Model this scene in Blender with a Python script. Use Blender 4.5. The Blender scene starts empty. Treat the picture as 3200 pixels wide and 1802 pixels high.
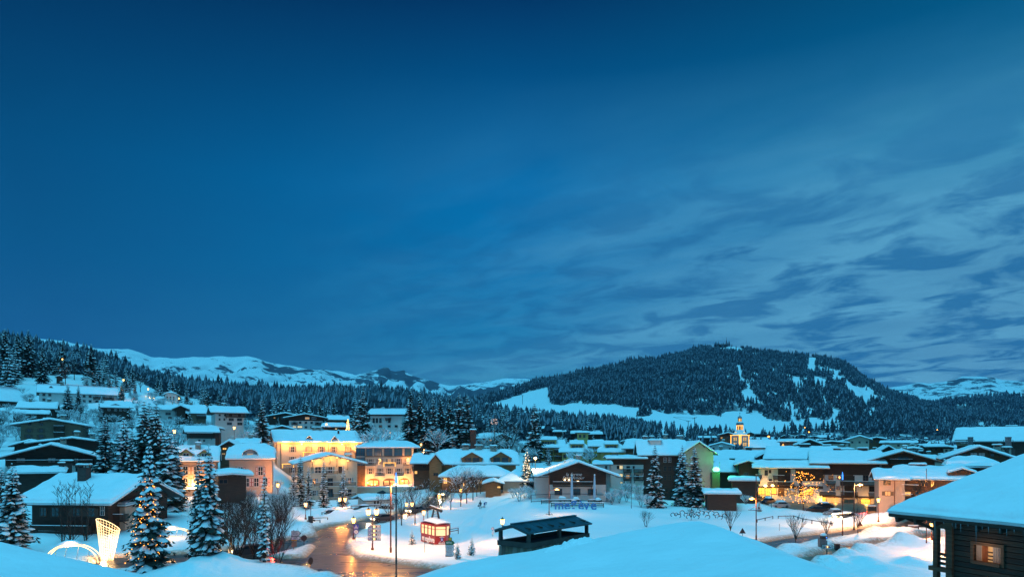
import bpy, math, random
import numpy as np
from mathutils import Vector, Matrix, noise as mnoise
random.seed(7)
R = math.radians
S = bpy.context.scene
COL = S.collection

# ---------------------------------------------------------------- camera
F, CX, HY, CH = 3200 * 24 / 36.0, 1600.0, 1400.0, 14.0      # focal length and eye height of the photograph
cam_data = bpy.data.cameras.new('camera')
cam = bpy.data.objects.new('camera', cam_data)
COL.objects.link(cam)
cam_data.lens = 24; cam_data.sensor_width = 36
cam_data.shift_y = (HY - 900) / 3200.0
cam.location = (0, 0, CH); cam.rotation_euler = (R(90), 0, 0)
cam_data.clip_start = 0.5; cam_data.clip_end = 30000
S.camera = cam
S.view_settings.view_transform = 'Standard'
S.view_settings.look = 'None'
S.view_settings.exposure = 0.0
S.view_settings.gamma = 1.0
S.view_settings.use_curve_mapping = False
S.cycles.use_denoising = True
S.cycles.max_bounces = 5
S.cycles.diffuse_bounces = 2
S.cycles.glossy_bounces = 2
S.cycles.transmission_bounces = 2
S.cycles.volume_bounces = 0
S.cycles.transparent_max_bounces = 4
S.cycles.sample_clamp_indirect = 4.0
S.cycles.caustics_reflective = False
S.cycles.caustics_refractive = False

# ---------------------------------------------------------------- sky
SUN_EL, SUN_AZ = 80.0, 205.0
world = bpy.data.worlds.new('World'); S.world = world; world.use_nodes = True
nt = world.node_tree; N = nt.nodes; L = nt.links
N.clear()
out = N.new('ShaderNodeOutputWorld'); bg = N.new('ShaderNodeBackground')
L.new(bg.outputs[0], out.inputs[0]); bg.inputs[1].default_value = 1.0
tc = N.new('ShaderNodeTexCoord'); sep = N.new('ShaderNodeSeparateXYZ'); L.new(tc.outputs['Generated'], sep.inputs[0])
def M(op, a, b=None, c=None, clamp=False):
    n = N.new('ShaderNodeMath'); n.operation = op; n.use_clamp = clamp
    for i, v in enumerate((a, b, c)):
        if v is None: continue
        if isinstance(v, (int, float)): n.inputs[i].default_value = v
        else: L.new(v, n.inputs[i])
    return n.outputs[0]
def MIX(f, a, b, mode='MIX'):
    n = N.new('ShaderNodeMix'); n.data_type = 'RGBA'; n.blend_type = mode
    for s, v in ((n.inputs[0], f), (n.inputs[6], a), (n.inputs[7], b)):
        if isinstance(v, (int, float)): s.default_value = v
        elif isinstance(v, tuple): s.default_value = (*v, 1)
        else: L.new(v, s)
    return n.outputs[2]
def ramp(fac, stops):
    n = N.new('ShaderNodeValToRGB'); L.new(fac, n.inputs[0])
    e = n.color_ramp.elements
    while len(e) < len(stops): e.new(0.5)
    for k, (p, c) in enumerate(stops):
        e[k].position = p; e[k].color = (*c, 1) if isinstance(c, tuple) else (c, c, c, 1)
    return n.outputs[0]
dx, dy, dz = sep.outputs
zc = M('MAXIMUM', dz, 0.0)
left = ramp(zc, [(0.0, (.014, .140, .33)), (.14, (.009, .112, .28)), (.23, (.003, .095, .245)), (.35, (.001, .072, .195)), (.46, (.0004, .038, .118)), (.55, (.0002, .014, .058)), (1.0, (.0002, .008, .035))])
mid = ramp(zc, [(0.0, (.040, .30, .50)), (.10, (.034, .27, .47)), (.17, (.012, .205, .43)), (.25, (.003, .175, .42)), (.35, (.0004, .158, .41)), (.46, (.0002, .085, .24)), (.55, (.0002, .032, .115)), (1.0, (.0002, .010, .045))])
right = ramp(zc, [(0.0, (.11, .36, .56)), (.14, (.095, .32, .52)), (.23, (.070, .28, .48)), (.35, (.008, .185, .37)), (.46, (.0006, .105, .24)), (.55, (.0004, .062, .145)), (1.0, (.0004, .014, .055))])
fa = M('MULTIPLY_ADD', dx, 1.9, 1.05, True); fb = M('MULTIPLY_ADD', dx, 1.9, -.05, True)
base = MIX(fb, MIX(fa, left, mid), right)
# cloud layer, seen on a plane overhead so that it foreshortens towards the horizon
den = M('ADD', zc, 0.11)
cu = M('DIVIDE', dx, den); cv = M('DIVIDE', dy, den)
sa_ = M('ADD', M('MULTIPLY', cu, -.80), M('MULTIPLY', cv, .60)); sp_ = M('ADD', M('MULTIPLY', cu, .60), M('MULTIPLY', cv, .80))
comb = N.new('ShaderNodeCombineXYZ'); L.new(M('MULTIPLY', sa_, 1.0), comb.inputs[0]); L.new(M('MULTIPLY', sp_, 1.35), comb.inputs[1])
n1 = N.new('ShaderNodeTexNoise'); L.new(comb.outputs[0], n1.inputs['Vector'])
n1.inputs['Scale'].default_value = 3.0; n1.inputs['Detail'].default_value = 9; n1.inputs['Roughness'].default_value = .60; n1.inputs['Distortion'].default_value = .55
comb2 = N.new('ShaderNodeCombineXYZ'); L.new(M('MULTIPLY_ADD', sa_, .42, 3.1), comb2.inputs[0]); L.new(M('MULTIPLY_ADD', sp_, 1.0, 1.7), comb2.inputs[1])
n2 = N.new('ShaderNodeTexNoise'); L.new(comb2.outputs[0], n2.inputs['Vector'])
n2.inputs['Scale'].default_value = 1.1; n2.inputs['Detail'].default_value = 6; n2.inputs['Roughness'].default_value = .6
dark = ramp(n1.outputs[0], [(.45, 0.0), (.58, 1.0)])
light = ramp(n2.outputs[0], [(.40, 0.0), (.64, 1.0)])
wr = M('MULTIPLY_ADD', dx, 1.35, 0.42, True)
lowm = ramp(zc, [(0.0, 1.0), (.26, .9), (.38, .35), (.48, 0.0), (1.0, 0.0)])
fl = M('MULTIPLY', M('MULTIPLY', light, M('MULTIPLY', wr, lowm)), .75)
c1 = MIX(fl, base, (.13, .44, .66))
fd = M('MULTIPLY', M('MULTIPLY', dark, M('MULTIPLY_ADD', wr, .85, .12, True)), M('MULTIPLY', lowm, .95))
c2 = MIX(fd, c1, MIX(wr, (.004, .085, .25), (.016, .150, .35)))
# the afterglow is behind the camera: the sky brightens evenly towards it
glow = M('MULTIPLY_ADD', dy, -0.8, -0.05, True)
c3 = MIX(glow, c2, (.10, .46, .80))
nish = N.new('ShaderNodeTexSky'); nish.sky_type = 'NISHITA'; nish.sun_disc = False
nish.sun_elevation = R(0.5); nish.sun_rotation = R(SUN_AZ)
nb = MIX(1.0, nish.outputs[0], (.03, .25, 1.0), 'MULTIPLY')
c4 = MIX(.004, c3, nb, 'ADD')
L.new(c4, bg.inputs[0])
# wide, soft light of the dusk sky behind the camera
sd = bpy.data.lights.new('dusk_light', 'SUN'); so = bpy.data.objects.new('dusk_light', sd); COL.objects.link(so)
sd.energy = 2.75; sd.color = (.105, .66, 1.0); sd.angle = R(60)
so.rotation_euler = (R(90 - SUN_EL), 0, R(-25))

# ---------------------------------------------------------------- helpers
def wx(px, Y): return (px - CX) * Y / F
def wz(py, Y): return CH - (py - HY) * Y / F
def Yof(py, z=0.0): return (CH - z) * F / (py - HY)

def tag(o, label=None, cat=None, group=None, kind=None):
    if label: o['label'] = label
    if cat: o['category'] = cat
    if group: o['group'] = group
    if kind: o['kind'] = kind
    return o
def empty(name, loc, rz=0.0, label=None, cat=None, group=None, scale=1.0):
    o = bpy.data.objects.new(name, None); COL.objects.link(o)
    o.location = loc; o.rotation_euler = (0, 0, rz); o.scale = (scale,) * 3
    o.empty_display_size = .2
    return tag(o, label, cat, group)
def link(name, data, parent=None, loc=(0, 0, 0), rz=0.0, scale=None):
    o = bpy.data.objects.new(name, data); COL.objects.link(o)
    o.location = loc; o.rotation_euler = (0, 0, rz)
    if scale is not None: o.scale = scale if isinstance(scale, tuple) else (scale,) * 3
    if parent: o.parent = parent
    return o
def copy_tree(o, parent=None):
    c = o.copy(); COL.objects.link(c); c.parent = parent
    for ch in o.children: copy_tree(ch, c)
    return c

class MB:
    def __init__(s): s.v = []; s.f = []; s.m = []
    def add(s, vs, fs, m=0):
        k = len(s.v); s.v.extend(vs)
        for f in fs: s.f.append(tuple(i + k for i in f)); s.m.append(m)
        return s
    def box(s, x0, x1, y0, y1, z0, z1, m=0):
        return s.add([(x0, y0, z0), (x1, y0, z0), (x1, y1, z0), (x0, y1, z0), (x0, y0, z1), (x1, y0, z1), (x1, y1, z1), (x0, y1, z1)],
                     [(0, 3, 2, 1), (4, 5, 6, 7), (0, 1, 5, 4), (1, 2, 6, 5), (2, 3, 7, 6), (3, 0, 4, 7)], m)
    def bar(s, a, b, w, h=None, m=0):
        a = Vector(a); b = Vector(b); h = h or w
        d = (b - a).normalized(); up = Vector((0, 0, 1)) if abs(d.z) < .95 else Vector((0, 1, 0))
        r = d.cross(up).normalized() * w / 2; u = r.cross(d).normalized() * h / 2
        vs = [tuple(p + q) for p in (a, b) for q in (-r - u, r - u, r + u, -r + u)]
        return s.add(vs, [(3, 2, 1, 0), (4, 5, 6, 7), (0, 1, 5, 4), (1, 2, 6, 5), (2, 3, 7, 6), (3, 0, 4, 7)], m)
    def tube(s, pts, rs, n=6, m=0, cap=True):
        k = len(s.v); P = [Vector(p) for p in pts]
        for i, p in enumerate(P):
            d = (P[min(i + 1, len(P) - 1)] - P[max(i - 1, 0)])
            d = d.normalized() if d.length > 1e-9 else Vector((0, 0, 1))
            a = d.cross(Vector((0, 0, 1)) if abs(d.z) < .9 else Vector((1, 0, 0))).normalized(); b = d.cross(a)
            for j in range(n):
                t = 2 * math.pi * j / n
                s.v.append(tuple(p + (a * math.cos(t) + b * math.sin(t)) * rs[i]))
        for i in range(len(P) - 1):
            for j in range(n):
                q = k + i * n + j; r = k + i * n + (j + 1) % n
                s.f.append((q, r, r + n, q + n)); s.m.append(m)
        if cap:
            s.f.append(tuple(k + j for j in range(n))[::-1]); s.m.append(m)
            e = k + (len(P) - 1) * n
            s.f.append(tuple(e + j for j in range(n))); s.m.append(m)
        return s
    def lathe(s, prof, cx=0, cy=0, n=12, m=0, rot=0.0):
        k = len(s.v)
        for r, z in prof:
            for j in range(n):
                t = 2 * math.pi * j / n + rot
                s.v.append((cx + r * math.cos(t), cy + r * math.sin(t), z))
        for i in range(len(prof) - 1):
            for j in range(n):
                q = k + i * n + j; r = k + i * n + (j + 1) % n
                s.f.append((q, r, r + n, q + n)); s.m.append(m)
        s.f.append(tuple(k + j for j in range(n))[::-1]); s.m.append(m)
        e = k + (len(prof) - 1) * n
        s.f.append(tuple(e + j for j in range(n))); s.m.append(m)
        return s
    def mesh(s, name, mats, smooth=False):
        me = bpy.data.meshes.new(name); me.from_pydata(s.v, [], s.f)
        for mt in (mats if isinstance(mats, (list, tuple)) else [mats]): me.materials.append(mt)
        me.polygons.foreach_set('material_index', s.m)
        if smooth: me.polygons.foreach_set('use_smooth', [True] * len(s.f))
        me.update(); return me
    def build(s, name, mats, parent=None, smooth=False, **k):
        return link(name, s.mesh(name, mats, smooth), parent, **k)

# ---------------------------------------------------------------- materials
def new_mat(name):
    m = bpy.data.materials.new(name); m.use_nodes = True
    return m, m.node_tree, m.node_tree.nodes['Principled BSDF']
def mat(name, col, rough=.8, var=.15, scale=3.0, bump=0.0, bscale=None, metal=0.0, stretch=None, spec=None, coord='Object'):
    m, t, b = new_mat(name); n = t.nodes; l = t.links
    b.inputs['Roughness'].default_value = rough; b.inputs['Metallic'].default_value = metal
    if spec is not None: b.inputs['Specular IOR Level'].default_value = spec
    tcn = n.new('ShaderNodeTexCoord'); src = tcn.outputs[coord]
    if stretch:
        mm = n.new('ShaderNodeMapping'); l.new(src, mm.inputs[0]); mm.inputs['Scale'].default_value = stretch; src = mm.outputs[0]
    tn = n.new('ShaderNodeTexNoise'); tn.inputs['Scale'].default_value = scale; tn.inputs['Detail'].default_value = 5
    l.new(src, tn.inputs['Vector'])
    rp = n.new('ShaderNodeValToRGB'); l.new(tn.outputs[0], rp.inputs[0])
    rp.color_ramp.elements[0].position = .3; rp.color_ramp.elements[1].position = .7
    rp.color_ramp.elements[0].color = (*[c * (1 - var) for c in col], 1)
    rp.color_ramp.elements[1].color = (*[min(1, c * (1 + var)) for c in col], 1)
    l.new(rp.outputs[0], b.inputs['Base Color'])
    if bump:
        bn = n.new('ShaderNodeTexNoise'); bn.inputs['Scale'].default_value = bscale or scale * 4; bn.inputs['Detail'].default_value = 4
        l.new(src, bn.inputs['Vector'])
        bu = n.new('ShaderNodeBump'); bu.inputs['Strength'].default_value = bump; bu.inputs['Distance'].default_value = .1
        l.new(bn.outputs[0], bu.inputs['Height']); l.new(bu.outputs[0], b.inputs['Normal'])
    return m
def emis(name, col, st, sample=False):
    m, t, b = new_mat(name)
    b.inputs['Base Color'].default_value = (*[c * .5 for c in col], 1)
    b.inputs['Emission Color'].default_value = (*col, 1); b.inputs['Emission Strength'].default_value = st
    m.cycles.emission_sampling = 'FRONT' if sample else 'NONE'
    return m
MT = {}
MT['snow'] = mat('snow', (.80, .82, .84), .75, .035, .6, .55, 3.0, spec=.25)
MT['snow_far'] = mat('snow_far', (.78, .80, .82), .85, .05, .01, 0)
MT['snow_tree'] = mat('snow_tree', (.78, .80, .82), .85, .05, 2.0, 0)
MT['white'] = mat('white_plaster', (.60, .58, .54), .9, .06, .8, .1, 12)
MT['beige'] = mat('beige_plaster', (.50, .43, .33), .9, .07, .8, .1, 12)
MT['cream'] = mat('cream_plaster', (.62, .52, .40), .9, .06, .7, .1, 12)
MT['pink'] = mat('pink_plaster', (.50, .36, .27), .9, .07, .8, .1, 12)
MT['yellow'] = mat('yellow_plaster', (.58, .40, .14), .9, .07, .8, .1, 12)
MT['grey'] = mat('grey_render', (.30, .30, .30), .9, .1, .8, .1, 12)
MT['frost'] = mat('frosted_twigs', (.20, .23, .28), .9, .2, .05)
MT['wood'] = mat('brown_timber', (.13, .068, .034), .75, .4, 2.0, .5, 6, stretch=(.35, .35, 5))
MT['wood_dark'] = mat('dark_timber', (.045, .026, .017), .8, .4, 2.0, .5, 6, stretch=(.35, .35, 5))
MT['wood_warm'] = mat('larch_timber', (.27, .12, .045), .75, .35, 2.0, .5, 6, stretch=(.35, .35, 5))
MT['wood_grey'] = mat('weathered_timber', (.17, .125, .08), .8, .3, 2.0, .5, 6, stretch=(.35, .35, 5))
MT['stone'] = mat('rubble_stone', (.26, .22, .18), .9, .45, 2.2, .9, 4)
MT['roof'] = mat('roof_edge_timber', (.06, .042, .035), .8, .3, 2, .3)
MT['frame_w'] = mat('white_frame', (.62, .60, .57), .6, .05)
MT['frame_b'] = mat('brown_frame', (.10, .06, .04), .6, .1)
MT['shut_g'] = mat('grey_shutter', (.26, .22, .19), .7, .1)
MT['shut_b'] = mat('blue_grey_shutter', (.16, .25, .28), .7, .1)
MT['shut_r'] = mat('red_shutter', (.30, .05, .04), .7, .1)
MT['shut_o'] = mat('ochre_shutter', (.45, .20, .06), .7, .1)
MT['panel_w'] = mat('pale_shutter_panel', (.62, .52, .48), .7, .05)
MT['glass'] = mat('dark_glass', (.02, .03, .04), .08, .2, 1.0, spec=.8)
MT['glass_b'] = mat('blue_glass', (.03, .10, .16), .06, .2, 1.0, spec=.9)
MT['metal'] = mat('dark_metal', (.035, .035, .04), .5, .2, metal=.4)
MT['zinc'] = mat('zinc_grey', (.16, .17, .18), .45, .2, metal=.6)
MT['bark'] = mat('bark', (.06, .042, .03), .9, .3, 6, .5)
MT['twig'] = mat('twigs', (.035, .022, .018), .9, .2, 4)
MT['needle'] = mat('spruce_needles', (.014, .026, .018), .8, .5, 1.2)
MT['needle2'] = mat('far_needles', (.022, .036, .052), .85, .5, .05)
MT['rust'] = mat('rust_painted_steel', (.14, .045, .025), .5, .2, metal=.3)
MT['green_paint'] = mat('green_box_paint', (.02, .07, .035), .5, .2)
MT['red'] = mat('red_enamel', (.26, .010, .008), .35, .08)
MT['teal_sheet'] = mat('painted_roof_sheet', (.035, .10, .12), .35, .25, 1.2, .1, metal=.5, stretch=(3, .4, 1))
MT['letter_blue'] = mat('blue_letter_paint', (.02, .16, .42), .5, .1)
MT['letter_white'] = mat('white_letter_paint', (.8, .78, .76), .5, .03)
MT['sign_white'] = mat('white_sign', (.68, .64, .66), .5, .04)
MT['sign_green'] = mat('green_sign', (.01, .13, .05), .5, .08)
MT['sign_yellow'] = mat('yellow_sign', (.65, .35, .02), .5, .08)
MT['sign_blue'] = mat('blue_sign', (.03, .05, .35), .5, .08)
MT['ink'] = mat('black_print', (.015, .014, .02), .6, .1)
MT['redp'] = mat('red_print', (.50, .03, .02), .5, .05)
MT['cloth'] = mat('dark_clothes', (.03, .03, .045), .9, .3)
MT['skin'] = mat('skin', (.42, .25, .18), .6, .05)
MT['blue_cloth'] = mat('blue_coat', (.03, .08, .25), .9, .2)
MT['tyre'] = mat('tyre', (.02, .02, .02), .9, .1)
MT['umb'] = mat('umbrella_cover', (.38, .48, .58), .8, .05)
MT['dome'] = mat('slate_dome', (.22, .22, .24), .5, .2, 2)
MT['tower'] = mat('tower_plaster', (.42, .33, .29), .9, .07, .5)
MT['rock'] = mat('rock', (.10, .10, .11), .9, .4, .02)
MT['grey_warm'] = mat('grey_beige_render', (.33, .285, .25), .9, .08, .8, .1, 12)
MT['lit'] = emis('lit_window', (1.0, .52, .14), 1.3)
MT['lit_soft'] = emis('dim_lit_window', (1.0, .55, .22), .45)
MT['lit_pale'] = emis('pale_lit_window', (1.0, .78, .42), .85)
MT['lit_shop'] = emis('shop_window_light', (1.0, .45, .06), 1.5)
MT['garland'] = emis('garland_light', (1.0, .45, .08), 2.6)
MT['bulb'] = emis('warm_bulb', (1.0, .34, .04), 7.0)
MT['bulb_w'] = emis('warm_white_bulb', (1.0, .58, .18), 2.6)
MT['lamp'] = emis('sodium_lamp', (1.0, .50, .12), 7.0)
MT['lamp_w'] = emis('white_lamp', (1.0, .70, .30), 14.0)
MT['green_l'] = emis('green_floodlight', (.22, 1.0, .42), 3.2)
MT['blue_l'] = emis('blue_light_tube', (.05, .28, 1.0), 2.0)
MT['tail'] = emis('red_tail_light', (1.0, .02, .02), 12.0)
MT['head'] = emis('white_head_light', (1.0, .80, .45), 20.0)

def plaster_var(m):
    return m
# road: wet asphalt with slush
m, t, b = new_mat('wet_asphalt'); n = t.nodes; l = t.links
tcn = n.new('ShaderNodeTexCoord')
a = n.new('ShaderNodeTexNoise'); a.inputs['Scale'].default_value = .22; a.inputs['Detail'].default_value = 7; a.inputs['Roughness'].default_value = .55; a.inputs['Distortion'].default_value = 1.2
mpr = n.new('ShaderNodeMapping'); mpr.inputs['Rotation'].default_value = (0, 0, R(-62)); mpr.inputs['Scale'].default_value = (.45, 2.2, 1); l.new(tcn.outputs['Object'], mpr.inputs[0])
l.new(mpr.outputs[0], a.inputs['Vector'])
r1 = n.new('ShaderNodeValToRGB'); l.new(a.outputs[0], r1.inputs[0])
e = r1.color_ramp.elements; e[0].position = .38; e[0].color = (.018, .017, .019, 1); e[1].position = .85; e[1].color = (.06, .045, .035, 1)
l.new(r1.outputs[0], b.inputs['Base Color'])
r2 = n.new('ShaderNodeMapRange'); l.new(a.outputs[0], r2.inputs[0]); r2.inputs[1].default_value = .3; r2.inputs[2].default_value = .75; r2.inputs[3].default_value = .22; r2.inputs[4].default_value = .38
l.new(r2.outputs[0], b.inputs['Roughness']); b.inputs['Specular IOR Level'].default_value = .7
bn = n.new('ShaderNodeTexNoise'); bn.inputs['Scale'].default_value = 3; l.new(tcn.outputs['Object'], bn.inputs['Vector'])
bu = n.new('ShaderNodeBump'); bu.inputs['Strength'].default_value = .05; bu.inputs['Distance'].default_value = .05
l.new(bn.outputs[0], bu.inputs['Height']); l.new(bu.outputs[0], b.inputs['Normal'])
MT['road'] = m
# packed snowy track of the car park and side path
MT['slush'] = mat('trodden_slush', (.17, .11, .075), .5, .55, .5, .5, 3, spec=.6)
# trodden roadside snow: white with dirty grit near the road (a point attribute says how dirty)
m, t, b = new_mat('field_snow'); n = t.nodes; l = t.links
tcn = n.new('ShaderNodeTexCoord'); at = n.new('ShaderNodeAttribute'); at.attribute_name = 'dirt'
a = n.new('ShaderNodeTexNoise'); a.inputs['Scale'].default_value = 2.2; a.inputs['Detail'].default_value = 9; a.inputs['Roughness'].default_value = .75
l.new(tcn.outputs['Object'], a.inputs['Vector'])
mu = n.new('ShaderNodeMath'); mu.operation = 'MULTIPLY_ADD'; l.new(at.outputs['Fac'], mu.inputs[0]); mu.inputs[1].default_value = .62; 
sb = n.new('ShaderNodeMath'); sb.operation = 'SUBTRACT'; l.new(a.outputs[0], sb.inputs[0]); sb.inputs[1].default_value = .62
l.new(sb.outputs[0], mu.inputs[2])
rr = n.new('ShaderNodeValToRGB'); l.new(mu.outputs[0], rr.inputs[0])
e = rr.color_ramp.elements; e[0].position = .0; e[0].color = (.80, .81, .82, 1); e[1].position = .42; e[1].color = (.27, .20, .15, 1)
l.new(rr.outputs[0], b.inputs['Base Color']); b.inputs['Roughness'].default_value = .7; b.inputs['Specular IOR Level'].default_value = .25
bn = n.new('ShaderNodeTexNoise'); bn.inputs['Scale'].default_value = 1.1; bn.inputs['Detail'].default_value = 8; l.new(tcn.outputs['Object'], bn.inputs['Vector'])
bu = n.new('ShaderNodeBump'); bu.inputs['Strength'].default_value = .45; bu.inputs['Distance'].default_value = .25
l.new(bn.outputs[0], bu.inputs['Height']); l.new(bu.outputs[0], b.inputs['Normal'])
MT['field'] = m
# snowy mountain with rock bands where it is steep
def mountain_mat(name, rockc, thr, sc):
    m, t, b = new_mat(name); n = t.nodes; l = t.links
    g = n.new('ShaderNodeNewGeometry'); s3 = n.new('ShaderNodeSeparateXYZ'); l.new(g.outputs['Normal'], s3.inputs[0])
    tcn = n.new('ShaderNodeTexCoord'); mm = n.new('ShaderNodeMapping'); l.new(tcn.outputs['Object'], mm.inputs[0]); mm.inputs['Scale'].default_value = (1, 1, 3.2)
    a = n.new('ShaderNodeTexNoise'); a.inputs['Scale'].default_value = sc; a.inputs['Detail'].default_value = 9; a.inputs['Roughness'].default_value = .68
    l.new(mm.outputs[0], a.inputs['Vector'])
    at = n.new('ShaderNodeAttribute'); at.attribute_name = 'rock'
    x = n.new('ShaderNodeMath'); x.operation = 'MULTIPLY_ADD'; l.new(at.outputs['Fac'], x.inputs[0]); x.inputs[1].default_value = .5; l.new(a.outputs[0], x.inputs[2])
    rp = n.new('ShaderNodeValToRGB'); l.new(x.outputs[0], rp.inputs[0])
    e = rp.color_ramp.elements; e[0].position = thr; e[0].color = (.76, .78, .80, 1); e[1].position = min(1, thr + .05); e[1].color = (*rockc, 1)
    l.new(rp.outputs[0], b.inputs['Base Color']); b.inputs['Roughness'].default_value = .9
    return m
MT['mtn'] = mountain_mat('mountain_snow', (.07, .08, .10), .60, .0045)
MT['hill'] = mountain_mat('hill_snow', (.10, .11, .12), .80, .012)  # on the hills the dark tone is shade painted under trees, not rock

# ---------------------------------------------------------------- noise
def vnoise(x, y, seed=0):
    x = np.asarray(x, float); y = np.asarray(y, float)
    xi = np.floor(x).astype(np.int64); yi = np.floor(y).astype(np.int64); fx = x - xi; fy = y - yi
    fx = fx * fx * (3 - 2 * fx); fy = fy * fy * (3 - 2 * fy)
    def h(a, b):
        k = (a * 374761393 + b * 668265263 + seed * 1442695041) & 0x7fffffff
        k = ((k ^ (k >> 13)) * 1274126177) & 0x7fffffff
        return ((k ^ (k >> 16)) & 0xffff) / 65535.0
    return (h(xi, yi) * (1 - fx) + h(xi + 1, yi) * fx) * (1 - fy) + (h(xi, yi + 1) * (1 - fx) + h(xi + 1, yi + 1) * fx) * fy
def fbm(x, y, o=4, seed=0):
    s = 0; a = .5
    for k in range(o):
        s = s + a * (vnoise(x, y, seed + k) - .5) * 2; x = np.asarray(x) * 2.03 + 5.1; y = np.asarray(y) * 2.03 + 1.7; a *= .5
    return s

# ---------------------------------------------------------------- ground
GY = np.array([0, 100, 150, 200, 250, 300, 400, 600, 1000.])
GT = {-2500: [0, 0, 8.7, 17.5, 27, 38, 60, 90, 130], 0: [0, 0, 8.7, 17.5, 27, 38, 60, 90, 130], 200: [0, 0, 8, 17, 26, 36, 57, 84, 118], 400: [0, 0, 5, 15, 26, 37, 50, 74, 110],
      600: [0, 0, 3.2, 14.5, 24.5, 31, 41, 61, 100], 800: [0, 0, 3, 11, 19, 24, 34, 56, 95], 1000: [0, 0, 0, .3, 12, 22, 33, 55, 95], 1200: [0, 0, 0, 1, 13, 23, 34, 57, 95],
      1450: [0, 0, 0, 2.6, 12, 17, 26, 45, 80], 1800: [0, 0, .8, 6, 10, 16, 22, 36, 60], 2100: [0, 0, 0, 0, 4, 8, 14, 25, 45], 2400: [0, 0, 0, 0, 1, 3, 8, 14, 35],
      2800: [0, 0, 0, 0, 0, 2, 6, 14, 23], 6000: [0, 0, 0, 0, 0, 2, 6, 14, 23]}
GP = np.array(sorted(GT)); GV = np.array([GT[k] for k in sorted(GT)], float)
def ground0(x, y):
    x = np.asarray(x, float); y = np.maximum(np.asarray(y, float), 1.0)
    px = np.clip(x * F / y + CX, -2499, 5999); yy = np.clip(y, 0, 999.9)
    i = np.clip(np.searchsorted(GP, px) - 1, 0, len(GP) - 2); j = np.clip(np.searchsorted(GY, yy) - 1, 0, len(GY) - 2)
    u = (px - GP[i]) / (GP[i + 1] - GP[i]); v = (yy - GY[j]) / (GY[j + 1] - GY[j])
    u = u * u * (3 - 2 * u)
    return (GV[i, j] * (1 - u) + GV[i + 1, j] * u) * (1 - v) + (GV[i, j + 1] * (1 - u) + GV[i + 1, j + 1] * u) * v
def P0(pts): return np.array([(wx(px, Yof(py)), Yof(py)) for px, py in pts])
ROAD = P0([(300, 1745), (560, 1730), (760, 1714), (849, 1699), (912, 1686), (965, 1680), (999, 1674), (985, 1658), (1041, 1640), (1097, 1633), (1160, 1618), (1217, 1609), (1269, 1591), (1331, 1581),
           (1352, 1568), (1366, 1556), (1358, 1543), (1330, 1538), (1340, 1528), (1385, 1536), (1400, 1556), (1396, 1572), (1352, 1592), (1290, 1609), (1248, 1623), (1206, 1633), (1156, 1649), (1117, 1661),
           (1090, 1677), (1079, 1693), (1075, 1708), (1086, 1731), (1113, 1743), (1165, 1750), (1236, 1760), (1310, 1772), (1440, 1783), (1700, 1800), (2200, 1800), (2200, 1860), (1500, 1860), (1200, 1840), (1040, 1804), (980, 1777), (870, 1763), (820, 1754), (760, 1757), (560, 1766), (300, 1785)])
ISLE = P0([(833, 1738), (906, 1719), (941, 1707), (985, 1701), (990, 1708), (978, 1722), (960, 1740), (900, 1744)])
ROAD2 = P0([(2150, 1760), (2383, 1693), (2470, 1680), (2600, 1663), (2704, 1648), (2791, 1641), (2850, 1622), (2903, 1620), (3000, 1612), (3600, 1600), (3600, 1625), (3000, 1640), (2870, 1652), (2760, 1656), (2710, 1665), (2650, 1673), (2560, 1687), (2429, 1713), (2300, 1760), (2150, 1800)])
PATH = P0([(2400, 1790), (2516, 1743), (2600, 1719), (2684, 1702), (2845, 1685), (2900, 1668), (2925, 1664), (2935, 1680), (2860, 1690), (2709, 1707), (2634, 1727), (2600, 1740), (2541, 1759), (2450, 1800)])
PARK = P0([(2270, 1552), (2300, 1543), (2440, 1541), (2780, 1570), (2870, 1590), (2800, 1602), (2600, 1607), (2540, 1603), (2440, 1590), (2380, 1574)])
def sdist(x, y, poly):
    x = np.asarray(x, float); y = np.asarray(y, float)
    d = np.full(x.shape, 1e9); ins = np.zeros(x.shape, bool)
    n = len(poly)
    for k in range(n):
        ax, ay = poly[k]; bx, by = poly[(k + 1) % n]
        ex, ey = bx - ax, by - ay; t = np.clip(((x - ax) * ex + (y - ay) * ey) / (ex * ex + ey * ey + 1e-12), 0, 1)
        d = np.minimum(d, np.hypot(x - ax - t * ex, y - ay - t * ey))
        c = ((ay > y) != (by > y)) & (x < (bx - ax) * (y - ay) / (by - ay + 1e-15) + ax)
        ins ^= c
    return np.where(ins, -d, d)
def roadd(x, y):
    d1 = sdist(x, y, ROAD); di = sdist(x, y, ISLE); d1 = np.maximum(d1, -di)
    return d1, sdist(x, y, ROAD2), sdist(x, y, PATH), sdist(x, y, PARK)
def sstep(a, b, x): t = np.clip((x - a) / (b - a), 0, 1); return t * t * (3 - 2 * t)
MOUNDS = []   # (x, y, radius, height) heaps of ploughed snow
def mound(px, py, r, h): Y = Yof(py); MOUNDS.append((wx(px, Y), Y, r, h))
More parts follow.
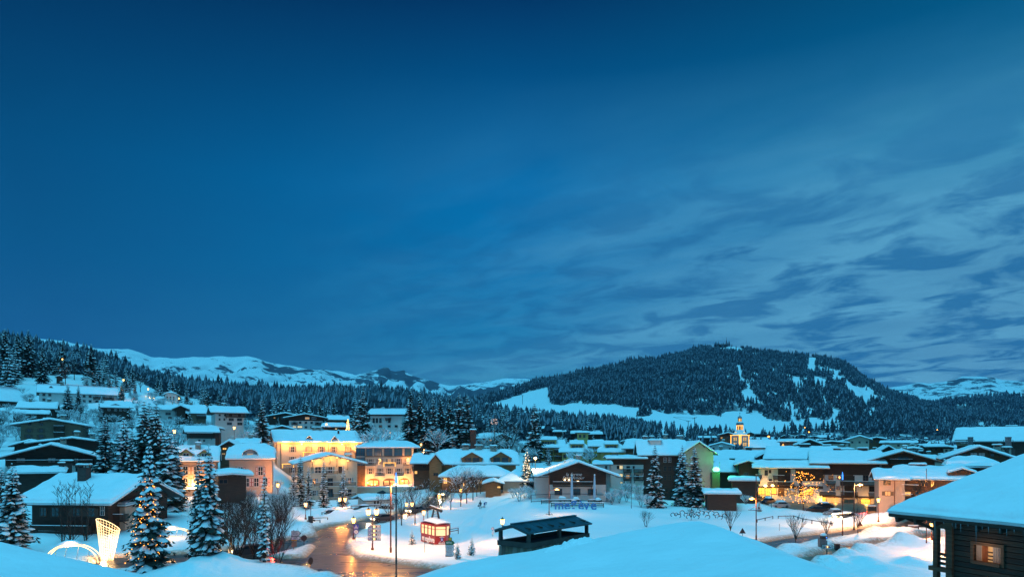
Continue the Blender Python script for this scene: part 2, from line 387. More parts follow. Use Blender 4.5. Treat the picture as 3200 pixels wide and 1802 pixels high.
for a in [(960, 1668, 3.2, 1.2), (905, 1662, 4, 1.3), (870, 1640, 4, 1.2), (1010, 1610, 5, 1.4), (1090, 1612, 4, 1.1), (1200, 1692, 2.6, .9), (1230, 1650, 4, .9), (1150, 1600, 5, 1.), 
          (620, 1790, 5, 1.2), (700, 1775, 3, .9), (1010, 1815, 3, .6), (2440, 1596, 3, .35), (2480, 1602, 3, .3), (2330, 1590, 4, .8), (2250, 1582, 5, 1.0), (2600, 1618, 3, .4), (2690, 1626, 4, .7), (2750, 1626, 3.5, 1.),
          (2812, 1631, 3.2, 1.7), (2720, 1668, 3, .8), (2820, 1668, 4, .9), (2790, 1700, 3.5, .9), (2860, 1705, 3, 1.), (2700, 1725, 3, .9), (2640, 1745, 3, .9), (2580, 1775, 3, 1.1), (2700, 1770, 3.5, 1.1), (2480, 1720, 3, .8), (2575, 1706, 2.4, .8), (2850, 1760, 3.5, .8)]: mound(*a)
def sline(x, y, pl):
    d = np.full(x.shape, 1e9)
    for (ax, ay), (bx, by) in zip(pl[:-1], pl[1:]):
        ex, ey = bx - ax, by - ay; t = np.clip(((x - ax) * ex + (y - ay) * ey) / (ex * ex + ey * ey + 1e-9), 0, 1); d = np.minimum(d, np.hypot(x - ax - t * ex, y - ay - t * ey))
    return d
TRACKS = [P0(p) for p in ([(1420, 1660), (1500, 1610), (1560, 1590), (1640, 1570)], [(1440, 1700), (1500, 1640), (1515, 1600), (1540, 1566)], [(1500, 1700), (1600, 1650), (1720, 1610), (1850, 1605), (2000, 1600)], [(1220, 1735), (1300, 1722), (1380, 1716)],
          [(2380, 1640), (2480, 1640), (2580, 1632)], [(2600, 1790), (2700, 1745), (2850, 1730), (2900, 1710)], [(2620, 1800), (2760, 1770), (2900, 1760)], [(1900, 1620), (2050, 1610), (2300, 1600)])]
def height(x, y, full=False):
    x = np.asarray(x, float); y = np.asarray(y, float)
    z = ground0(x, y)
    d1, d2, d3, d4 = roadd(x, y)
    d = np.minimum(np.minimum(d1, d2), np.minimum(d3, d4))
    near = sstep(330, 230, y) * sstep(20, 40, y)
    h = sstep(0, .8, d) * .32 + .26 * np.exp(-((d - 1.3) / .9) ** 2) * (.6 + .5 * fbm(x * .8, y * .8, 3, 5)) + .16 * fbm(x * .35, y * .35, 4, 9) * sstep(0, 2, d)
    h = h + .45 * fbm(x * .06, y * .06, 3, 31) * sstep(1, 8, d)
    for tr in TRACKS:
        td = sline(x, y, tr)
        h = h - .16 * np.exp(-(td / .45) ** 2) * near + .05 * np.exp(-((td - .9) / .4) ** 2) * near
    for mx, my, r, hh in MOUNDS:
        q = ((x - mx) ** 2 + (y - my) ** 2) / (r * r)
        h = h + np.where(q < 4, hh * np.exp(-q * 1.6) * (1 + .4 * fbm(x * .9 + mx, y * .9, 3, 3)), 0) * sstep(-.1, 1.0, d)
    h = np.where(d < 0, -.25, h)
    far = (1 - near) * (fbm(x * .03, y * .03, 4, 2) * 2.0)
    zz = z + h * near + far * sstep(30, 60, y)
    if full:
        dirt = np.exp(-np.clip(d, 0, 50) / 1.5) * near
        return zz, dirt, d
    return zz
def gz(x, y): return float(height(np.array([x]), np.array([y]))[0])

def grid_mesh(name, X, Y, Z, mats, mask=None, attrs=None, smooth=True):
    nr, nc = X.shape
    v = np.stack([X, Y, Z], -1).reshape(-1, 3)
    i = np.arange(nr - 1)[:, None] * nc + np.arange(nc - 1)[None, :]
    q = np.stack([i, i + 1, i + nc + 1, i + nc], -1).reshape(-1, 4)
    if mask is not None:
        mk = (mask[:-1, :-1] | mask[1:, :-1] | mask[:-1, 1:] | mask[1:, 1:]).reshape(-1); q = q[mk]
        used = np.unique(q); rm = np.full(len(v), -1); rm[used] = np.arange(len(used)); v = v[used]; q = rm[q]
    return np_mesh(name, v, q, mats, attrs if mask is None else None, smooth)
def np_mesh(name, v, q, mats, attrs=None, smooth=True, mi=None):
    me = bpy.data.meshes.new(name)
    k = q.shape[1]
    me.vertices.add(len(v)); me.vertices.foreach_set('co', v.astype(np.float32).ravel())
    me.loops.add(q.size); me.loops.foreach_set('vertex_index', q.astype(np.int32).ravel())
    me.polygons.add(len(q)); me.polygons.foreach_set('loop_start', np.arange(0, q.size, k, dtype=np.int32))
    try: me.polygons.foreach_set('loop_total', np.full(len(q), k, dtype=np.int32))
    except Exception: pass
    for m_ in (mats if isinstance(mats, (list, tuple)) else [mats]): me.materials.append(m_)
    if mi is not None: me.polygons.foreach_set('material_index', mi.astype(np.int32))
    if smooth: me.polygons.foreach_set('use_smooth', np.ones(len(q), bool))
    me.update(calc_edges=True)
    for an, av in (attrs or {}).items():
        a_ = me.attributes.new(an, 'FLOAT', 'POINT'); a_.data.foreach_set('value', av.astype(np.float32).ravel())
    me.validate()
    return me
cols = np.concatenate([np.arange(-2500, -150, 80), np.arange(-150, 3351, 7), np.arange(3430, 5900, 80)]).astype(float)
rows = np.concatenate([[2, 6, 12, 20, 30, 40, 50, 58, 64, 68], 71 * 1.0053 ** np.arange(0, 232), 71 * 1.0053 ** 231 * 1.022 ** np.arange(1, 62)])
rows = rows[rows < 1010]
CC, RR = np.meshgrid(cols, rows); XX = (CC - CX) * RR / F; YY = RR
ZZ, DD, DR = height(XX, YY, True)
tag(link('snow_ground', grid_mesh('snow_ground', XX, YY, ZZ, MT['field'], attrs={'dirt': DD})), kind='structure')
g0 = ground0(XX, YY)
d1, d2, d3, d4 = roadd(XX, YY)
for nm, dd, mt, up in (('road', np.minimum(d1, d2), 'road', 0.0), ('path', d3, 'slush', .01), ('car_park', d4, 'slush', .02)):
    tag(link(nm, grid_mesh(nm, XX, YY, g0 + up + .02 * fbm(XX, YY, 2, 1), MT[mt], mask=(dd < .5))), kind='structure')
b_ = MB(); b_.add([(-13900, -190, -.6), (13900, -190, -.6), (13900, 10900, -.6), (-13900, 10900, -.6)], [(0, 1, 2, 3)])
tag(b_.build('valley_ground', MT['snow_far']), kind='structure')

# ---------------------------------------------------------------- mountains
def interp(pts, x):
    a = np.array(pts, float); return np.interp(x, a[:, 0], a[:, 1])
SHEETS = {}
def sheet(name, crest, base, Yb, Yc, nr, step, amp, mt, g=1.0, seed=0, gully=0.0, gs=.01, back=.35, rock=None, bump_crest=0.0):
    px = np.arange(crest[0][0], crest[-1][0] + 1, step).astype(float)
    pc = interp(crest, px); pb = interp(base, px)
    Ycc = interp(Yc, px) if isinstance(Yc, list) else np.full(px.shape, float(Yc))
    t = np.linspace(0, 1, nr)[:, None]
    Yr = Yb + (Ycc[None, :] - Yb) * t
    zb = CH - (pb - HY) * Yb / F; zcr = CH - (pc - HY) * Ycc / F
    z = zb + (zcr - zb) * t ** g
    x = (px - CX) * Yr / F
    env = np.sin(np.pi * np.clip(t, 0, 1)) ** .6
    z = z + amp * fbm(x * gs, Yr * gs, 5, seed) * env
    if gully: z = z - gully * np.abs(fbm(x * gs * 4, Yr * gs * .5, 4, seed + 20)) * env
    z = z + bump_crest * fbm(x * gs * 6, Yr * 0, 4, seed + 40) * t ** 3
    rk = np.zeros(z.shape)
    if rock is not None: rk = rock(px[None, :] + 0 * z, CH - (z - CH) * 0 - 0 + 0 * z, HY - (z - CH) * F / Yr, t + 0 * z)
    xb = np.concatenate([x, (px - CX)[None, :] * (Ycc * 1.12) / F, (px - CX)[None, :] * (Ycc * 1.5) / F])
    yb = np.concatenate([Yr, (Ycc * 1.12)[None, :], (Ycc * 1.5)[None, :]])
    zb2 = np.concatenate([z, (zcr - (zcr - zb) * back)[None, :], (zcr * .1)[None, :]])
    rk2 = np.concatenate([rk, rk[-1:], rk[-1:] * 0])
    o = tag(link(name, grid_mesh(name, xb, yb, zb2, MT[mt], attrs={'rock': rk2})), kind='structure')
    SHEETS[name] = (px, t[:, 0], x, Yr, z)
    return o
def at_sheet(name, px, t):
    P, T, x, Y, z = SHEETS[name]
    fi = np.clip((px - P[0]) / (P[1] - P[0]), 0, len(P) - 1.001); fj = np.clip(t * (len(T) - 1), 0, len(T) - 1.001)
    i = fi.astype(int); j = fj.astype(int); u = fi - i; v = fj - j
    def s(A): return (A[j, i] * (1 - u) + A[j, i + 1] * u) * (1 - v) + (A[j + 1, i] * (1 - u) + A[j + 1, i + 1] * u) * v
    return s(x), s(Y), s(z)
def inpoly(px, py, poly):
    ins = np.zeros(px.shape, bool); n = len(poly)
    for k in range(n):
        ax, ay = poly[k]; bx, by = poly[(k + 1) % n]
        ins ^= ((ay > py) != (by > py)) & (px < (bx - ax) * (py - ay) / (by - ay + 1e-9) + ax)
    return ins
CLEAR = [  # ski pistes, meadows and gullies left open, as outlines on the slope seen from the village
    [(1380, 1340), (1440, 1292), (1530, 1262), (1600, 1240), (1655, 1222), (1712, 1206), (1716, 1240), (1722, 1262), (1760, 1266), (1800, 1256), (1840, 1262), (1880, 1262), (1930, 1262), (1960, 1270), (2010, 1275), (1990, 1300), (2020, 1300), (2040, 1290), (2020, 1275), (2085, 1290), (2140, 1295), (2220, 1296), (2270, 1300), (2250, 1292), (2290, 1284), (2330, 1290), (2380, 1292), (2395, 1310), (2440, 1315), (2500, 1330), (2520, 1345), (2380, 1350), (1380, 1350)],
    [(2302, 1140), (2312, 1140), (2318, 1170), (2326, 1190), (2345, 1205), (2350, 1225), (2372, 1238), (2370, 1252), (2340, 1250), (2318, 1246), (2310, 1225), (2330, 1215), (2318, 1195), (2308, 1170)],
    [(2340, 1180), (2352, 1182), (2368, 1200), (2355, 1206)], [(2402, 1148), (2430, 1155), (2440, 1165), (2415, 1163)],
    [(2470, 1183), (2500, 1178), (2505, 1200), (2480, 1208)], [(2510, 1180), (2525, 1180), (2525, 1200), (2512, 1200)],
    [(2600, 1170), (2640, 1175), (2660, 1200), (2700, 1215), (2745, 1238), (2790, 1255), (2750, 1256), (2700, 1245), (2735, 1266), (2720, 1268), (2680, 1245), (2650, 1225), (2640, 1195), (2605, 1190)],
    [(2540, 1175), (2580, 1182), (2590, 1208), (2545, 1212)], [(2530, 1115), (2550, 1118), (2545, 1165), (2520, 1160)], [(2390, 1225), (2405, 1222), (2405, 1240), (2392, 1240)],
    [(2520, 1305), (2560, 1308), (2640, 1330), (2640, 1340), (2530, 1335)], [(2245, 1084), (2300, 1082), (2330, 1092), (2300, 1102), (2250, 1092)], [(2360, 1100), (2400, 1104), (2390, 1110), (2350, 1106)]]
def clear_wob(px, py): return 5 * fbm(px * .07, py * .09, 4, 8), 4 * fbm(px * .09 + 7, py * .07, 4, 18)
def gap(px, py): return (px > 2440) & (vnoise(px * .028, py * .05, 3) + .25 * vnoise(px * .12, py * .12, 4) > .80)
def floor_shade(px, py, t):   # tree shade painted dark on the snow floor, open snow in the clearings
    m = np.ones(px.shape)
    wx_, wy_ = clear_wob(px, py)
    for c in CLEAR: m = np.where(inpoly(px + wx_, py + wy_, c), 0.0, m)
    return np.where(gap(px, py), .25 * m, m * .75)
def rock_l(px, _a, py, t):
    band = np.exp(-((t - .93) / .05) ** 2) * (px > 820) * .42 + np.exp(-((t - .80) / .05) ** 2) * .22 + np.exp(-((t - .62) / .03) ** 2) * .12
    return band + .45 * (((px > 1390) & (px < 1560) & (t > .35) & (t < .85))) + .25 * ((px > 1180) & (px < 1370) & (t > .75)) - .25 * (px < 300)
sheet('snowy_ridge', [(-900, 1010), (-300, 1030), (0, 1044), (60, 1052), (130, 1058), (200, 1064), (250, 1072), (300, 1086), (400, 1088), (440, 1100), (475, 1115), (560, 1116), (640, 1113), (775, 1111), (800, 1118), (830, 1130), (900, 1143), (960, 1150),
     (1010, 1156), (1105, 1164), (1110, 1168), (1180, 1156), (1200, 1148), (1217, 1148), (1218, 1157), (1235, 1160), (1262, 1156), (1275, 1166), (1320, 1180), (1370, 1192), (1400, 1200), (1450, 1201), (1490, 1196), (1530, 1190), (1580, 1181), (1650, 1182), (1720, 1200), (1900, 1240), (2300, 1290)],
     [(-900, 1300), (2300, 1340)], 2300, 6500, 150, 7, 90, 'mtn', g=1.15, seed=4, gully=330, gs=.0012, rock=rock_l, bump_crest=16)
def rock_r(px, _a, py, t):
    return np.exp(-((t - .93) / .05) ** 2) * .25 * ((px > 2960) & (px < 3110)) + .17 * (t > .2)
sheet('snowy_plateau', [(2500, 1290), (2700, 1236), (2760, 1213), (2830, 1203), (2870, 1193), (2905, 1196), (2960, 1189), (2985, 1186), (3005, 1176), (3060, 1174), (3105, 1177), (3130, 1186), (3200, 1190), (3400, 1205), (4200, 1230)],
      [(2500, 1330), (4200, 1330)], 3400, 6800, 90, 7, 60, 'mtn', g=1.0, seed=14, gully=120, gs=.0014, rock=rock_r, bump_crest=8)
sheet('wooded_hill', [(2500, 1330), (2700, 1300), (2800, 1280), (2880, 1262), (2960, 1250), (3020, 1243), (3080, 1236), (3150, 1236), (3210, 1242), (3400, 1230), (4200, 1210)],
      [(2500, 1352), (4200, 1380)], 1700, 3100, 40, 12, 25, 'hill', seed=24, gs=.003, rock=lambda px, a, py, t: .75 + 0 * t)  # whole hill floor painted dark as shade beneath its trees
sheet('wooded_mountain', [(1380, 1292), (1450, 1272), (1500, 1252), (1570, 1235), (1640, 1212), (1715, 1187), (1760, 1180), (1830, 1163), (1900, 1147), (1960, 1135), (2010, 1125), (2060, 1118), (2115, 1110), (2150, 1096), (2190, 1085), (2230, 1087), (2262, 1080), (2290, 1082), (2330, 1087),
       (2400, 1098), (2450, 1107), (2530, 1112), (2580, 1118), (2640, 1135), (2675, 1158), (2700, 1180), (2740, 1200), (2770, 1216), (2820, 1235), (2870, 1250), (2930, 1268), (3000, 1285), (3200, 1310), (3600, 1330)],
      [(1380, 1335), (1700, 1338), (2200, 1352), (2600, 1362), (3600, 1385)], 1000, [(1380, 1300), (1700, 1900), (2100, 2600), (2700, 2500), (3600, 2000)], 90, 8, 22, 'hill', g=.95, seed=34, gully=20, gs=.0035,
      rock=lambda px, a, py, t: floor_shade(px, py, t))
sheet('left_hillside', [(-1500, 1010), (0, 1070), (100, 1084), (200, 1105), (280, 1124), (330, 1140), (400, 1166), (470, 1193), (560, 1208), (640, 1222), (700, 1234), (800, 1238), (880, 1244), (940, 1230), (1060, 1226), (1130, 1242), (1250, 1250), (1330, 1260), (1420, 1280), (1500, 1295), (1600, 1320)],
      [(-1500, 1130), (0, 1130), (200, 1142), (400, 1188), (600, 1235), (800, 1252), (1000, 1258), (1200, 1252), (1450, 1296), (1600, 1330)], 590, [(-1500, 800), (400, 850), (900, 1050), (1600, 900)], 30, 10, 8, 'hill', seed=44, gs=.01, rock=lambda px, a, py, t: .7 + 0 * t)  # even dark tone, shade painted on the snow below the wood
# ---------------------------------------------------------------- forests that read as one mass
def far_template(seed, tiers=4, sp=4, snow=.35):
    rr = random.Random(seed); v = []; f = []; mi = []
    for k in range(tiers):
        z0 = .10 + .80 * k / tiers; r = (.20 * (1 - k / tiers) ** .8 + .035) * rr.uniform(.85, 1.15); zt = min(1.0, z0 + 1.5 * .8 / tiers + .06)
        if k == tiers - 1: zt = 1.0
        a0 = rr.uniform(0, 6.3); c = len(v); v.append((rr.uniform(-.01, .01), rr.uniform(-.01, .01), zt))
        for j in range(sp * 2):
            a = a0 + math.pi * j / sp; q = r * (rr.uniform(.85, 1.2) if j % 2 == 0 else rr.uniform(.45, .6))
            v.append((q * math.cos(a), q * math.sin(a), z0 + rr.uniform(-.02, .02) + (0 if j % 2 == 0 else .045)))
        for j in range(sp * 2):
            f.append((c, c + 1 + j, c + 1 + (j + 1) % (sp * 2))); mi.append(1 if rr.random() < snow else 0)
    return np.array(v), np.array(f), np.array(mi)
TPL = [far_template(s, 4, 4, sn) for s, sn in ((1, .12), (2, .2), (3, .30), (4, .15), (5, .38))]
def forest(name, pts, hs, seed=0, label=None, slim=None):
    """pts (n,3); hs heights"""
    rs = np.random.RandomState(seed); n = len(pts); V = []; Fc = []; MI = []; k = 0
    which = rs.randint(0, len(TPL), n)
    for w in range(len(TPL)):
        idx = np.where(which == w)[0]
        if not len(idx): continue
        v, f, mi = TPL[w]; a = rs.uniform(0, 6.28, len(idx)); c, s = np.cos(a), np.sin(a)
        h = hs[idx]; wd = h * rs.uniform(.85, 1.25, len(idx))
        x = (v[None, :, 0] * c[:, None] - v[None, :, 1] * s[:, None]) * wd[:, None] + pts[idx, 0:1]
        y = (v[None, :, 0] * s[:, None] + v[None, :, 1] * c[:, None]) * wd[:, None] + pts[idx, 1:2]
        z = v[None, :, 2] * h[:, None] + pts[idx, 2:3] - .3
        V.append(np.stack([x, y, z], -1).reshape(-1, 3))
        Fc.append((f[None] + (np.arange(len(idx)) * len(v))[:, None, None]).reshape(-1, 3) + k); k += len(idx) * len(v)
        MI.append(np.tile(mi, len(idx)))
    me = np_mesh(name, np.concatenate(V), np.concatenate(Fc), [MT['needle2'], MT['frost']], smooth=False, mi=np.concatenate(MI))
    return tag(link(name, me), label=label, cat='forest', kind='stuff')
rs = np.random.RandomState(3)
def scatter(nm, n, x0, x1, hmin, hmax, seed, clear=True, tpow=.75, thin=None, dens=None, name='forest', label=None):
    r = np.random.RandomState(seed)
    px = r.uniform(x0, x1, n); t = r.uniform(0.0, 1.0, n) ** tpow
    x, y, z = at_sheet(nm, px, t)
    py = HY - (z - CH) * F / y
    keep = np.ones(n, bool)
    if clear:
        wx_, wy_ = clear_wob(px, py)
        for c in CLEAR: keep &= ~inpoly(px + wx_, py + wy_, c)
    if dens is not None: keep &= r.uniform(0, 1, n) < dens(px, py, t)
    x, y, z = x[keep], y[keep], z[keep]
    hs = r.uniform(hmin, hmax, len(x)) * (1 + .45 * fbm(x * .012, y * .012, 3, 5)) * np.where(r.uniform(0, 1, len(x)) < .12, 1.35, 1.0)
    return forest(name, np.stack([x, y, z], -1), hs, seed, label)
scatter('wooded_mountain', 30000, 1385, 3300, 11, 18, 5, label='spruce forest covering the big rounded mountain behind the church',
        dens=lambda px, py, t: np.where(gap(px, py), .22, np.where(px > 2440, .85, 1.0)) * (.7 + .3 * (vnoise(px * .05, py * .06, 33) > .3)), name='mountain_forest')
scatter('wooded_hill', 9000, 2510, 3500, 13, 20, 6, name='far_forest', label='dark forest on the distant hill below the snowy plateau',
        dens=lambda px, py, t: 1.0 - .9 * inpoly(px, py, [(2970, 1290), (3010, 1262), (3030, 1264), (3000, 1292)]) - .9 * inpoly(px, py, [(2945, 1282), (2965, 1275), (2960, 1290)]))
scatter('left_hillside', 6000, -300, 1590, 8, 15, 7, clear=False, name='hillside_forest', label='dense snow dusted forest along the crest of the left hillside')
# wood on the upper part of the village slope
def ground_forest(name, n, seed, x0, x1, y0, y1, h0, h1, test, label):
    r = np.random.RandomState(seed)
    px = r.uniform(x0, x1, n); Y = y0 * (y1 / y0) ** r.uniform(0, 1, n)
    k = test(px, Y, r); px = px[k]; Y = Y[k]; x = (px - CX) * Y / F
    z = height(x, Y)
    return forest(name, np.stack([x, Y, z], -1), r.uniform(h0, h1, len(px)), seed, label)
OPEN_L = [(0, 1160), (180, 1165), (420, 1180), (500, 1225), (560, 1235), (700, 1270), (700, 1420), (0, 1420)]
ground_forest('slope_forest', 8500, 11, -100, 1500, 330, 640, 8, 14,
    lambda px, Y, r: (lambda py: ~inpoly(px, py, OPEN_L) & ~((px > 1185) & (px < 1265) & (Y > 430)))(HY - (height((px - CX) * Y / F, Y) - CH) * F / Y), 'snow dusted wood on the slope above the chalets')
ground_forest('valley_forest', 2400, 12, 1480, 2330, 290, 950, 7, 13, lambda px, Y, r: (r.uniform(0, 1, len(px)) < np.where(px > 2050, .30, .9)) & ~((px > 1550) & (px < 1640) & (Y > 600)) & ~((px < 1900) & (Y > 640)), 'wood on the low rise between the yellow buildings and the piste')
ground_forest('town_forest', 900, 13, 2330, 3600, 420, 980, 7, 13, lambda px, Y, r: r.uniform(0, 1, len(px)) < np.where(px > 2700, .8, .35), 'scattered wood among the far village roofs')

# ---------------------------------------------------------------- trees one can tell apart
def spruce_meshes(seed, H=14.0, Rb=2.6, tiers=30, snow=.75, clump=1.0, nb=9, droop=.35):
    r = random.Random(seed); crown = MB(); sn = MB(); tr = MB()
    tr.tube([(0, 0, -.4), (0.03, 0, H * .5), (0, 0, H * .97)], [H * .017, H * .010, .02], 7)
    for k in range(tiers):
        q = k / (tiers - 1); z = H * (.045 + .93 * q ** .93)
        Lb = Rb * (1 - q) ** .80 * (1 - .35 * math.exp(-q * 12)) + .20
        n = max(5, int(1.3 * nb * (1 - .45 * q)))
        a0 = r.uniform(0, 6.28)
        for j in range(n):
            a = a0 + 6.283 * (j + r.uniform(-.3, .3)) / n; Lr = Lb * r.uniform(.5, 1.22)
            ca, sa = math.cos(a), math.sin(a); ns = 4
            dr = droop * r.uniform(.6, 1.3) * (1 - .5 * q); P = []
            for i in range(ns + 1):
                u = i / ns
                P.append((Lr * u, z - Lr * dr * (u * 1.2 - .25 * u * u * u)))
            W = Lr * .30 * r.uniform(.8, 1.2) + .05
            prof = [.25, .95, 1.0, .62, .04]
            vs = []
            for i, (d, zz) in enumerate(P):
                w = W * prof[i] * r.uniform(.8, 1.2)
                for sgn in (-1, 0, 1):
                    vs.append((d * ca - sgn * w * sa, d * sa + sgn * w * ca, zz - abs(sgn) * w * r.uniform(.35, .8)))
            fs = []
            for i in range(ns):
                b = i * 3; fs += [(b, b + 3, b + 4, b + 1), (b + 1, b + 4, b + 5, b + 2)]
            crown.add(vs, fs)
            # hanging side twigs give the ragged outline
            for i in range(1, ns + 1):
                d, zz = P[i]
                for sgn in (-1, 1):
                    ln = W * r.uniform(.8, 1.5) * (1.15 - .5 * i / ns); aa = a + sgn * r.uniform(.5, 1.1)
                    bx, by = d * ca, d * sa; ex, ey = bx + ln * math.cos(aa), by + ln * math.sin(aa)
                    hz = ln * r.uniform(.35, .8)
                    crown.add([(bx, by, zz + .02), (bx + .3 * (ex - bx) - .12 * ln * sgn * -sa, by + .3 * (ey - by) + .12 * ln * sgn * -ca, zz - hz * .9), (ex, ey, zz - hz)], [(0, 1, 2)])
            if r.random() < snow:
                c = clump * r.uniform(.45, 1.5); th = (.10 + .10 * c * min(1, Lr / 1.5)); i0 = r.uniform(.18, .45); i1 = r.uniform(.85, 1.0)
                vs = []; st = 4
                for i in range(st + 1):
                    u = i0 + (i1 - i0) * i / st; d = Lr * u; zz = z - Lr * dr * (u * 1.2 - .25 * u ** 3)
                    e = math.sin(math.pi * (.08 + .84 * i / st)); w = W * .62 * e * c * r.uniform(.75, 1.1) + .03; t = th * e * r.uniform(.8, 1.3)
                    for sgn, hh in ((-1, -.30), (-.6, .7), (0, 1.0), (.6, .7), (1, -.30)):
                        vs.append((d * ca - sgn * w * sa, d * sa + sgn * w * ca, zz + hh * t - abs(sgn) * w * .30))
                fs = []
                for i in range(st):
                    for q2 in range(4):
                        b = i * 5 + q2; fs.append((b, b + 5, b + 6, b + 1))
                sn.add(vs, fs)
    return tr.mesh('spruce_trunk', MT['bark'], True), crown.mesh('spruce_crown', MT['needle']), sn.mesh('spruce_snow', MT['snow_tree'], True)
SPR = {'wide': spruce_meshes(1, 14, 2.9, 27, .80, 1.25), 'wide2': spruce_meshes(2, 14, 2.7, 27, .75, 1.15, droop=.45), 'slim': spruce_meshes(3, 14, 1.55, 26, .7, .9, nb=9),
       'narrow': spruce_meshes(8, 14, 1.15, 24, .72, 1.5, nb=7), 'lush': spruce_meshes(4, 14, 2.3, 32, .7, .8, nb=10), 'dark': spruce_meshes(5, 14, 2.2, 32, .45, .65, nb=10, droop=.5), 'small': spruce_meshes(6, 14, 3.6, 14, .85, 1.6, nb=8, droop=.3)}
def spruce(px, pyt, pyb, Y, kind, label, group=None, wf=1.0, rz=None, zb=None):
    x = wx(px, Y); z0 = gz(x, Y) if zb is None else zb
    H = wz(pyt, Y) - z0; s = H / 14.0
    o = empty('spruce_tree', (x, Y, z0), random.uniform(0, 6.28) if rz is None else rz, label, 'tree', group)
    o.scale = (s * wf, s * wf, s)
    tr, cr, sn = SPR[kind]
    link('trunk', tr, o); link('crown', cr, o); link('snow', sn, o)['kind'] = 'stuff'
    return o
def mono_spruce(seed, snow):
    a, b, c = spruce_meshes(seed, 14, 2.5, 15, snow, 1.3, nb=7)
    mb = MB()
    for i, me in enumerate((a, b, c)):
        mb.add([tuple(v.co) for v in me.vertices], [tuple(p.vertices) for p in me.polygons], i)
        bpy.data.meshes.remove(me)
    return mb.mesh('spruce_tree', [MT['bark'], MT['needle'], MT['snow_tree']])
MONO = [mono_spruce(s, sn) for s, sn in ((11, .6), (12, .75), (13, .45), (14, .85))]
def small_spruce(x, Y, H, label, group, wf=1.0):
    o = link('spruce_tree', random.choice(MONO), None, (x, Y, gz(x, Y) - .2), random.uniform(0, 6.28))
    o.scale = (H / 14 * wf, H / 14 * wf, H / 14)
    return tag(o, label, 'tree', group)

def bare_meshes(seed, H=7.0, kind='round', depth=5, snow=.35):
    r = random.Random(seed); w = MB(); sn = MB(); tk = MB()
    def grow(p, d, ln, rad, dep, mb):
        q = p + d * ln; mid = p + d * ln * .5 + Vector((r.uniform(-1, 1), r.uniform(-1, 1), 0)) * ln * .05
        mb.tube([p, mid, q], [rad, rad * .85, rad * .7], 5 if dep > 3 else 3, cap=False)
        if abs(d.z) < .85 and r.random() < snow:
            n = Vector((-d.y, d.x, 0)).normalized() * (rad * 1.1 + .02); up = Vector((0, 0, rad + .035))
            sn.add([tuple(p + n), tuple(p - n), tuple(q - n), tuple(q + n), tuple(p + up * 1.6), tuple(q + up * 1.6)], [(0, 4, 5, 3), (4, 1, 2, 5)])
        if dep == 0: return
        nb = 3 if dep > 1 else r.choice((2, 3))
        for k in range(nb):
            u = r.uniform(.55, 1.0) if k else 1.0; o = p + d * ln * u
            sp = {'round': .75, 'vase': .42, 'birch': .38, 'shrub': .55, 'gnarly': .8}[kind]
            ax = Vector((r.gauss(0, 1), r.gauss(0, 1), r.gauss(0, .4))).normalized()
            nd = (d + ax * sp * r.uniform(.6, 1.25) + Vector((0, 0, .18 if kind != 'gnarly' else .05))).normalized()
            grow(o, nd, ln * r.uniform(.62, .85), rad * r.uniform(.5, .66), dep - 1, w)
    if kind == 'shrub':
        for k in range(7):
            a = k * .9 + r.random(); d = Vector((math.cos(a) * .35, math.sin(a) * .35, 1)).normalized()
            grow(Vector((math.cos(a) * .08, math.sin(a) * .08, -.1)), d, H * .32, H * .008, depth - 1, w if k else tk)
    elif kind == 'birch':
        for k in range(3):
            a = k * 2.1; d = Vector((math.cos(a) * .16, math.sin(a) * .16, 1)).normalized()
            p = Vector((math.cos(a) * .15, math.sin(a) * .15, -.2)); ln = H * .30
            for seg in range(3):
                q = p + d * ln; tk.tube([p, q], [H * .011 * (1 - seg * .28), H * .011 * (1 - (seg + 1) * .28)], 5, cap=False)
                for j in range(6):
                    aa = r.uniform(0, 6.28); nd = (Vector((math.cos(aa), math.sin(aa), .9))).normalized()
                    grow(p + (q - p) * r.uniform(.1, 1), nd, H * .10 * (1.15 - seg * .25), H * .004, 2, w)
                p = q; d = (d + Vector((r.uniform(-.1, .1), r.uniform(-.1, .1), .3))).normalized()
    else:
        t = {'round': .30, 'vase': .24, 'gnarly': .22}[kind]
        tk.tube([(0, 0, -.3), (.02, .02, H * t)], [H * .020, H * .014], 7)
        lead = Vector((0, 0, H * t)); n = {'round': 5, 'vase': 9, 'gnarly': 5}[kind]
        for k in range(n):
            a = 6.28 * k / n + r.uniform(-.3, .3); sp = {'round': .8, 'vase': .5, 'gnarly': 1.1}[kind] * r.uniform(.6, 1.1)
            d = Vector((math.cos(a) * sp, math.sin(a) * sp, 1)).normalized()
            grow(lead - Vector((0, 0, r.uniform(0, .08) * H)), d, H * {'round': .26, 'vase': .34, 'gnarly': .30}[kind] * r.uniform(.8, 1.1), H * .0085, depth - 1, w)
        grow(lead, Vector((0, 0, 1)), H * .25, H * .011, depth - 1, w)
    return tk.mesh('bare_trunk', MT['bark'], True), w.mesh('bare_branches', MT['twig']), sn.mesh('bare_snow', MT['snow_tree'])
BARE = {'round': bare_meshes(1, 7, 'round', 5, .10), 'round2': bare_meshes(2, 7, 'round', 5, .10), 'vase': bare_meshes(3, 5, 'vase', 4, .03), 'birch': bare_meshes(4, 9, 'birch', 4, .04),
        'shrub': bare_meshes(5, 3, 'shrub', 5, .03), 'snowshrub': bare_meshes(6, 3, 'shrub', 5, .95), 'gnarly': bare_meshes(7, 7, 'gnarly', 5, .5), 'snowround': bare_meshes(9, 7, 'round', 5, .95)}
BH = {k: max(v.co.z for v in BARE[k][1].vertices) for k in BARE}
